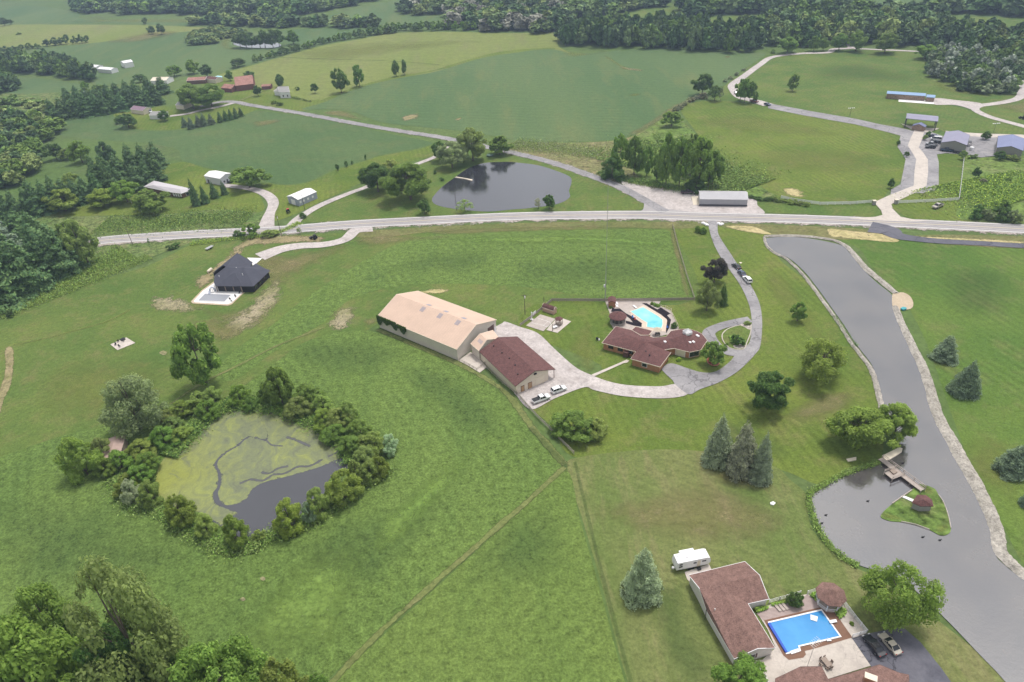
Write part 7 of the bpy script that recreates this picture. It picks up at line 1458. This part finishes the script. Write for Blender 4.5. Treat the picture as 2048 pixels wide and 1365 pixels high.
def trailer(name, label, pa, pb, wdt, z, mat, cat='trailer'):
    a, b = P(*pa), P(*pb); u = (b - a).normalized(); cc = (a + b) / 2; rz = math.atan2(u.y, u.x); L = (b - a).length; o = empty(name, (cc.x, cc.y, 0), label, cat)
    MB().box((cc.x, cc.y, z), (L, wdt, .15), rz).build('bed', mat, o)
    for s in (-.5, .5):
        p = cc + Vector((-u.y, u.x, 0)) * s * wdt; MB().tube((p.x - u.y * -.1, p.y, .45), (p.x + u.y * .1, p.y + .1, .45), .32, k=10).build('wheel', M['tyre'], o)
    MB().beam((b.x, b.y, z), (b.x + u.x * 1.2, b.y + u.y * 1.2, z - .1), .15, .1).build('drawbar', M['dkgrey'], o); return o
trailer('flatbed_trailer', 'black flatbed trailer behind the dark blue pickup', (1920, 308), (1905, 306), 2., .8, M['black'])
trailer('box_trailer', 'small white trailer between the maroon pickup and the grey barn', (1387, 389), (1391, 389), 1.8, 1.1, M['white'])
trailer('utility_trailer', 'dark trailer with equipment right of the white pole barn', (458, 368), (470, 362), 2., .8, M['black'])
def tractor(name, label, px, rz, mat, cat='tractor'):
    q = P(*px); o = empty(name, (q.x, q.y, .15), label, cat, None, rz)
    MB().box((0, .7, .9), (.7, 1.8, .6)).build('bonnet', mat, o); MB().box((0, -.5, 1.5), (1.0, 1.0, 1.1)).build('cab', M['glass'], o); MB().box((0, -.5, 2.1), (1.15, 1.15, .1)).build('roof', mat, o)
    for sx in (-.7, .7): MB().tube((sx - .15, -.7, .65), (sx + .15, -.7, .65), .65, k=12).build('wheel', M['tyre'], o); MB().tube((sx - .12, 1.2, .4), (sx + .12, 1.2, .4), .4, k=12).build('wheel', M['tyre'], o)
    MB().box((0, 2.0, .6), (1.5, .5, .5)).build('bucket', M['dkgrey'], o); return o
tractor('tractor', 'small dark tractor on the bare soil right of the utility pole', (629, 479), 1.2, M['black'])
tractor('tractor', 'red tractor in front of the white roofed shed', (577, 426), .4, M['red'])
tractor('farm_machine', 'dark machine on the far field near the woods', (2045, 239), .4, M['black'], 'machine')
trailer('boat_trailer', 'trailer with white rails on the lawn above the black roofed house', (413, 502), (426, 495), 1.6, .8, M['steel'])
for x, y in ((415, 499), (424, 494)): pass
# ------------------------------------------------------------ fences
def fence(name, label, px, hgt_, gap, mat, rails=(.35, .7, 1.05), pw=.14, rw=.04, rh=.15, boards=False, sharp=True, pc=True):
    w_ = [P(*p) for p in px]; w_ = [Vector((p.x, p.y, .12)) for p in w_]
    root = empty(name, tuple(w_[0]), label, 'fence'); m_ = MB(); OFF[root.name] = w_[0]; bm_ = MB(); posts = []
    for a, b in zip(w_, w_[1:]):
        L = (b - a).length; n = max(1, round(L / gap))
        for i in range(n + 1): posts.append(a.lerp(b, i / n))
        for z in rails: m_.beam(a + Vector((0, 0, z)), b + Vector((0, 0, z)), rw, rh)
        if boards: bm_.beam(a + Vector((0, 0, boards * .55)), b + Vector((0, 0, boards * .55)), .03, boards * .8)
    m_.build('rails', mat, root)
    if boards: bm_.build('panel', mat, root)
    if len(posts) <= 100:
        pm_ = bpy.data.meshes.new('post'); t = MB().box((0, 0, hgt_ / 2), (pw, pw, hgt_)); pm_.from_pydata(t.v, [], t.f); pm_.materials.append(mat)
        for p in posts: o = bpy.data.objects.new('post', pm_); C.objects.link(o); o.parent = root; o.location = p - w_[0]
    return root
M['fencew'] = plain('grey_fence_boards', (.36, .32, .27), .9, .2, 2)
fence('board_fence', 'weathered board fence behind the sports court and pool', [S6(295, 940), S6(620, 700), S6(940, 440), S6(1225, 200), (1200, 604), (1290, 603.5), (1388, 602)], 1.4, 2.4, M['fencew'], (.3, 1.2), boards=1.3)
fence('rail_fence', 'weathered rail fence on the left side of the tree lawn', [(1389, 601), (1374, 556), (1356, 495), (1345, 453)], 1.3, 3, M['fencew'], (.4, .8, 1.15), rh=.2)
fence('rail_fence', 'long weathered rail fence below the maroon roofed barn', [Z3(1380, 1045), Z3(1500, 1185), Z3(1600, 1290), Z3(1680, 1365), (1126, 888), (1148, 910)], 1.4, 2.6, M['fencew'], (.35, .75, 1.15), rh=.25)
fence('rail_fence', 'dark rail fence along the long wall of the maroon roofed barn', [Z3(1105, 810), Z3(1250, 950), Z3(1380, 1050)], 1.1, 3, M['fencew'], (.5, .95))
fence('yard_fence', 'low rail fence of the concrete yard between the two barns', [Z3(860, 745), Z3(950, 790), Z3(1020, 830), Z3(1095, 770)], 1.1, 2., M['fencew'], (.5, .95))
fence('white_rail_fence', 'white rail fence left of the concrete park drive', [(1562, 398), (1590, 404), (1640, 411), (1700, 410), (1742, 407)], 1.4, 3.5, M['white'], (.4, .85, 1.3), rh=.3, rw=.06, pw=.22)
fence('white_rail_fence', 'white rail fence right of the concrete park drive', [(1796, 408), (1850, 406), (1917, 402), (1921, 370), (1928, 312)], 1.4, 3.5, M['white'], (.4, .85, 1.3), rh=.3, rw=.06, pw=.22)
for l, x, y in (('left stone gate pier of the park entrance', 1747, 410), ('right stone gate pier of the park entrance', 1791, 408)):
    q = P(x, y); o = empty('gate_pier', (q.x, q.y, 0), l, 'gate pier'); MB().box((q.x, q.y, 1.0), (1.2, 1.2, 1.9)).build('pier', M['greysiding'], o); MB().box((q.x, q.y, 2.0), (1.4, 1.4, .15)).build('cap', M['cream'], o)
fence('pool_fence', 'white picket fence between loungers and lawn at the blue pool yard', [D7(750, 560), D7(830, 538), D7(985, 492)], 1.3, 1.8, M['white'], (.3, .75, 1.2), rh=.1)
fence('pool_fence', 'short white fence left of the octagonal gazebo', [D7(1040, 492), D7(1110, 470)], 1.3, 1.8, M['white'], (.3, .75, 1.2), rh=.1)
fence('pool_fence', 'long white fence on the right side of the blue pool yard', [D7(1310, 560), D7(1400, 680), D7(1488, 788), D7(1380, 822)], 1.3, 1.8, M['white'], (.3, .55, .8, 1.05, 1.25), rh=.1)
fence('pool_fence', 'white fence between the bottom house and the garage', [D7(660, 1035), D7(720, 1130), D7(760, 1230)], 1.3, 1.8, M['white'], (.3, .75, 1.2), rh=.1)
fence('pool_fence', 'pale fence on the right side of the turquoise pool', [PA(1490, 300), PA(1620, 330) if False else PA(1600, 320), PA(1735, 385), PA(1730, 440), PA(1800, 560), PA(1905, 790)], 1.2, 2., M['cream'], (.4, 1.1), rh=.08)
# ------------------------------------------------------------ poles
def pole(name, label, px, h, r, mat, cat, parts=None):
    q = P(*px); o = empty(name, (q.x, q.y, 0), label, cat); MB().tube((q.x, q.y, 0), (q.x, q.y, h), r, r * .6, 8).build('pole', mat, o); return o, q
M['polewood'] = plain('dark_pole_wood', (.10, .08, .065), .9, .2)
for l, px, h, arm in (('leaning utility pole left of the roadside bushes', (265.5, 490), 8.5, 0), ('utility pole with white top beside the bare soil', (564, 474), 10.5, 1), ('utility pole left of the sports court', (1050.3, 630), 8.5, 1), ('slim pole before the white roofed shed', (610.5, 422), 9, 0), ('pole on the near shore of the farm pond', (913.5, 422), 8.5, 0), ('short dark pole before the board fence', (1088, 604), 2.2, 0), ('thin pole behind the grey barn on the gravel lot', (1416, 380), 8, 0), ('thin lamp pole on the slab beside the white table', (1105.5, 663), 3, 0)):
    o, q = pole('utility_pole', l, px, h, .13, M['polewood'], 'pole')
    if arm: MB().beam((q.x - .9, q.y, h - .5), (q.x + .9, q.y, h - .5), .12, .12).build('crossarm', M['polewood'], o); MB().tube((q.x + .2, q.y, h - 1.6), (q.x + .2, q.y, h - .8), .22).build('transformer', M['white'], o)
o, q = pole('radio_mast', 'very tall thin white lattice mast behind the brick house', (1210.3, 602), 44.5, .09, M['steel'], 'mast')
for i in range(3):
    t = i * 2.09; MB().tube((q.x + .3 * math.cos(t), q.y + .3 * math.sin(t), 0), (q.x + .05 * math.cos(t), q.y + .05 * math.sin(t), 12), .05, .04).build('leg', M['steel'], o)
MB().box((q.x - .4, q.y, 6.2), (.5, .4, 1.0)).build('equipment_box', M['white'], o)
o, q = pole('flagpole', 'white flagpole with a small flag on the ranch lawn', (263.7, 407), 7.2, .07, M['white'], 'flagpole')
MB().box((q.x - .5, q.y, 6.4), (1.0, .03, .6)).build('flag', plain('flag_cloth', (.5, .35, .4), .8), o)
for i, (l, px) in enumerate((('park light pole beside the curved road on the hillside', (1699.6, 232)), ('park light pole behind the two grey pole barns', (1987.2, 264)))):
    o, q = pole('light_pole', l, px, 4.4, .1, M['dkgrey'], 'lamp post')
    for s in (-1.6, -.6, .6, 1.6): MB().box((q.x + s, q.y, 4.5), (.6, .6, .25)).build('lamp_head', M['white'], o)
    MB().beam((q.x - 1.6, q.y, 4.35), (q.x + 1.6, q.y, 4.35), .08, .08).build('crossarm', M['dkgrey'], o)
o, q = pole('garden_lamp', 'short dark garden lamp on the lawn right of the bright tree', D7(1773, 692), 2.6, .06, M['black'], 'lamp post'); MB().ball((q.x, q.y, 2.7), .2, .2, .2).build('lamp_globe', M['white'], o)
# ------------------------------------------------------------ small things
def stones(name, label, pts, r, mat='cream'):
    m_ = MB()
    for x, y in pts: q = P(x, y); m_.ball((q.x, q.y, .25), r * rnd.uniform(.7, 1.2), r * rnd.uniform(.7, 1.2), r * .7, 6)
    return m_.build(name, M[mat], None, label, 'rocks')
for i, (x, y) in enumerate(((1406, 448), (1411, 450), (1414, 452), (1437, 449), (1441, 451), (1444, 450))):
    q = P(x, y); MB().ball((q.x, q.y, .35), .9, .7, .55, 8).build('boulder', M['whiteroof'], None, 'pale boulder beside the mouth of the asphalt drive, ' + ('left' if i < 3 else 'right') + ' side', 'boulder', 'boulders at the drive mouth')
slab('well_cover', 'small white cover lying on the dry lawn', 'cover', [(1540, 1007), (1546, 1005), (1551, 1008), (1547, 1012), (1541, 1011)], .1, .35, M['white'])
slab('paddle_boat', 'turquoise paddle boat by the sand beach of the long pond', 'boat', [D5(*p) for p in ((1912, 862), (1935, 850), (1965, 856), (1968, 868), (1935, 876))], .1, .6, plain('teal_hull', (.05, .32, .36), .4))
slab('dock', 'narrow pale dock reaching into the farm pond', 'dock', [(910, 356.5), (913, 355.5), (945, 361), (944, 363.5), (930, 359.5)], .1, .5, M['cream'])
slab('manhole_cover', 'round pale slab on the asphalt drive by the lawn', 'cover', [D5(*p) for p in ((445, 438), (462, 436), (474, 443), (460, 450))], .2, .3, M['cream'])
slab('rock_ring', 'ring of pale stones under the pair of trees by the pond', 'stones', [(1692, 920), (1712, 916), (1712, 922), (1696, 925)], .1, .35, M['cream'])
q = P(*D5(1960, 130)); 
o = empty('patio_umbrella', P(*HA(1060, 385)), 'tan parasol over the black table beside the turquoise pool', 'parasol'); q = P(*HA(1060, 400))
MB().tube((q.x, q.y, .2), (q.x, q.y, 2.6), .04).build('pole', M['cream'], o); m_ = MB(); m_.v = [(q.x + 1.5 * math.cos(i * math.pi / 4), q.y + 1.5 * math.sin(i * math.pi / 4), 2.3) for i in range(8)] + [(q.x, q.y, 2.9)]; m_.f = [[i, (i + 1) % 8, 8] for i in range(8)]; m_.build('canopy', plain('tan_canvas', (.50, .43, .33), .9), o)
o = empty('pool_table', P(*HA(1052, 405)), 'black patio table under the tan parasol', 'table'); MB().box((q.x, q.y - .2, .95), (1.6, 1.0, .06)).build('tabletop', M['black'], o)
for sx in (-.7, .7): MB().box((q.x + sx, q.y - .2, .55), (.08, .8, .75)).build('leg', M['black'], o)
for x, y, c_, l in ((1218, 296, (.05, .15, .5), 'blue cushioned chair in the mulch bed right of the pool'), (675, 138, (.05, .2, .55), 'blue chair in the mulch bed left of the pool'), (712, 172, (.35, .03, .04), 'red chair in the mulch bed left of the pool')):
    M['tmp'] = plain('cloth_%d' % x, c_, .8); chair(HA(x, y), .5, l, None, 'tmp')
for i, (x, y) in enumerate(((495, 215), (495, 265))):
    q = P(*PA(x, y)); o = empty('sun_lounger', q, ('upper' if i == 0 else 'lower') + ' white lounger beside the small brick pool shed', 'sun lounger'); MB().box((q.x, q.y, .42), (.8, 1.9, .1), .1).build('seat', M['white'], o)
    for sx in (-.3, .3): MB().box((q.x + sx, q.y, .3), (.08, 1.6, .2), .1).build('leg', M['white'], o)
o = empty('garden_ornament', P(*HA(112, 478)), 'black and white ornament on the lawn left of the brick house', 'ornament'); q = P(*HA(112, 478)); MB().ball((q.x, q.y, .7), .5, .4, .5).build('bowl', M['black'], o); MB().tube((q.x + .6, q.y - .3, .1), (q.x + .6, q.y - .3, .6), .35, .25, 8).build('foot', M['white'], o)
o = empty('trampoline', P(980, 313), 'round green trampoline behind the farm pond', 'trampoline'); q = P(980, 313); MB().tube((q.x, q.y, .8), (q.x, q.y, .9), 2.0, 2.0, 14).build('mat', plain('mesh_green', (.10, .16, .12), .8), o)
for i in range(4): MB().tube((q.x + 1.8 * math.cos(i * 1.57), q.y + 1.8 * math.sin(i * 1.57), 0), (q.x + 1.8 * math.cos(i * 1.57), q.y + 1.8 * math.sin(i * 1.57), .8), .05).build('leg', M['steel'], o)
q = P(1942, 301.5); o = empty('water_tank', q, 'white cylindrical tank between the two grey pole barns', 'tank'); MB().tube((q.x, q.y, .2), (q.x, q.y, 1.8), 1.0, 1.0, 12).build('tank_body', M['white'], o); MB().tube((q.x, q.y, 1.8), (q.x, q.y, 2.1), .9, .2, 12).build('lid', M['white'], o)
for i, (x, y) in enumerate(((232, 692), (240, 695), (248, 684), (237, 685))): chair((x, y), i * 1.3, 'dark patio chair on the lone concrete slab in the west lawn', 'chairs on the lone slab', 'black')
slab('fire_pit', 'dark fire pit on the lone concrete slab', 'fire pit', [(240, 681), (248, 677), (252, 680), (244, 684)], .1, .5, M['black'])
for i, (x, y) in enumerate(((1643, 1048), (1651, 1032), (1735, 1004), (1879, 1082), (1845, 1076), (1805, 928))):
    q = P(x, y); m_ = MB(); m_.ball((q.x, q.y, .3), .35, .2, .16, 8); m_.ball((q.x + .3, q.y, .5), .1, .09, .1, 6); m_.build('duck', M['black'], None, 'dark duck swimming on the pond near the island', 'duck', 'ducks on the pond')
# ------------------------------------------------------------ haze
hm = bpy.data.materials.new('haze'); hm.use_nodes = True; hn = hm.node_tree; hn.nodes.remove(hn.nodes['Principled BSDF'])
pv = hn.nodes.new('ShaderNodeVolumePrincipled'); pv.inputs['Color'].default_value = (.58, .74, 1., 1); pv.inputs['Density'].default_value = .00020; pv.inputs['Anisotropy'].default_value = .2
hn.links.new(pv.outputs[0], hn.nodes['Material Output'].inputs['Volume'])
MB().box((0, 0, 65.5), (12400, 12400, 133)).build('haze', hm, None, 'thin blue haze over the whole landscape', 'haze', None, 'stuff')
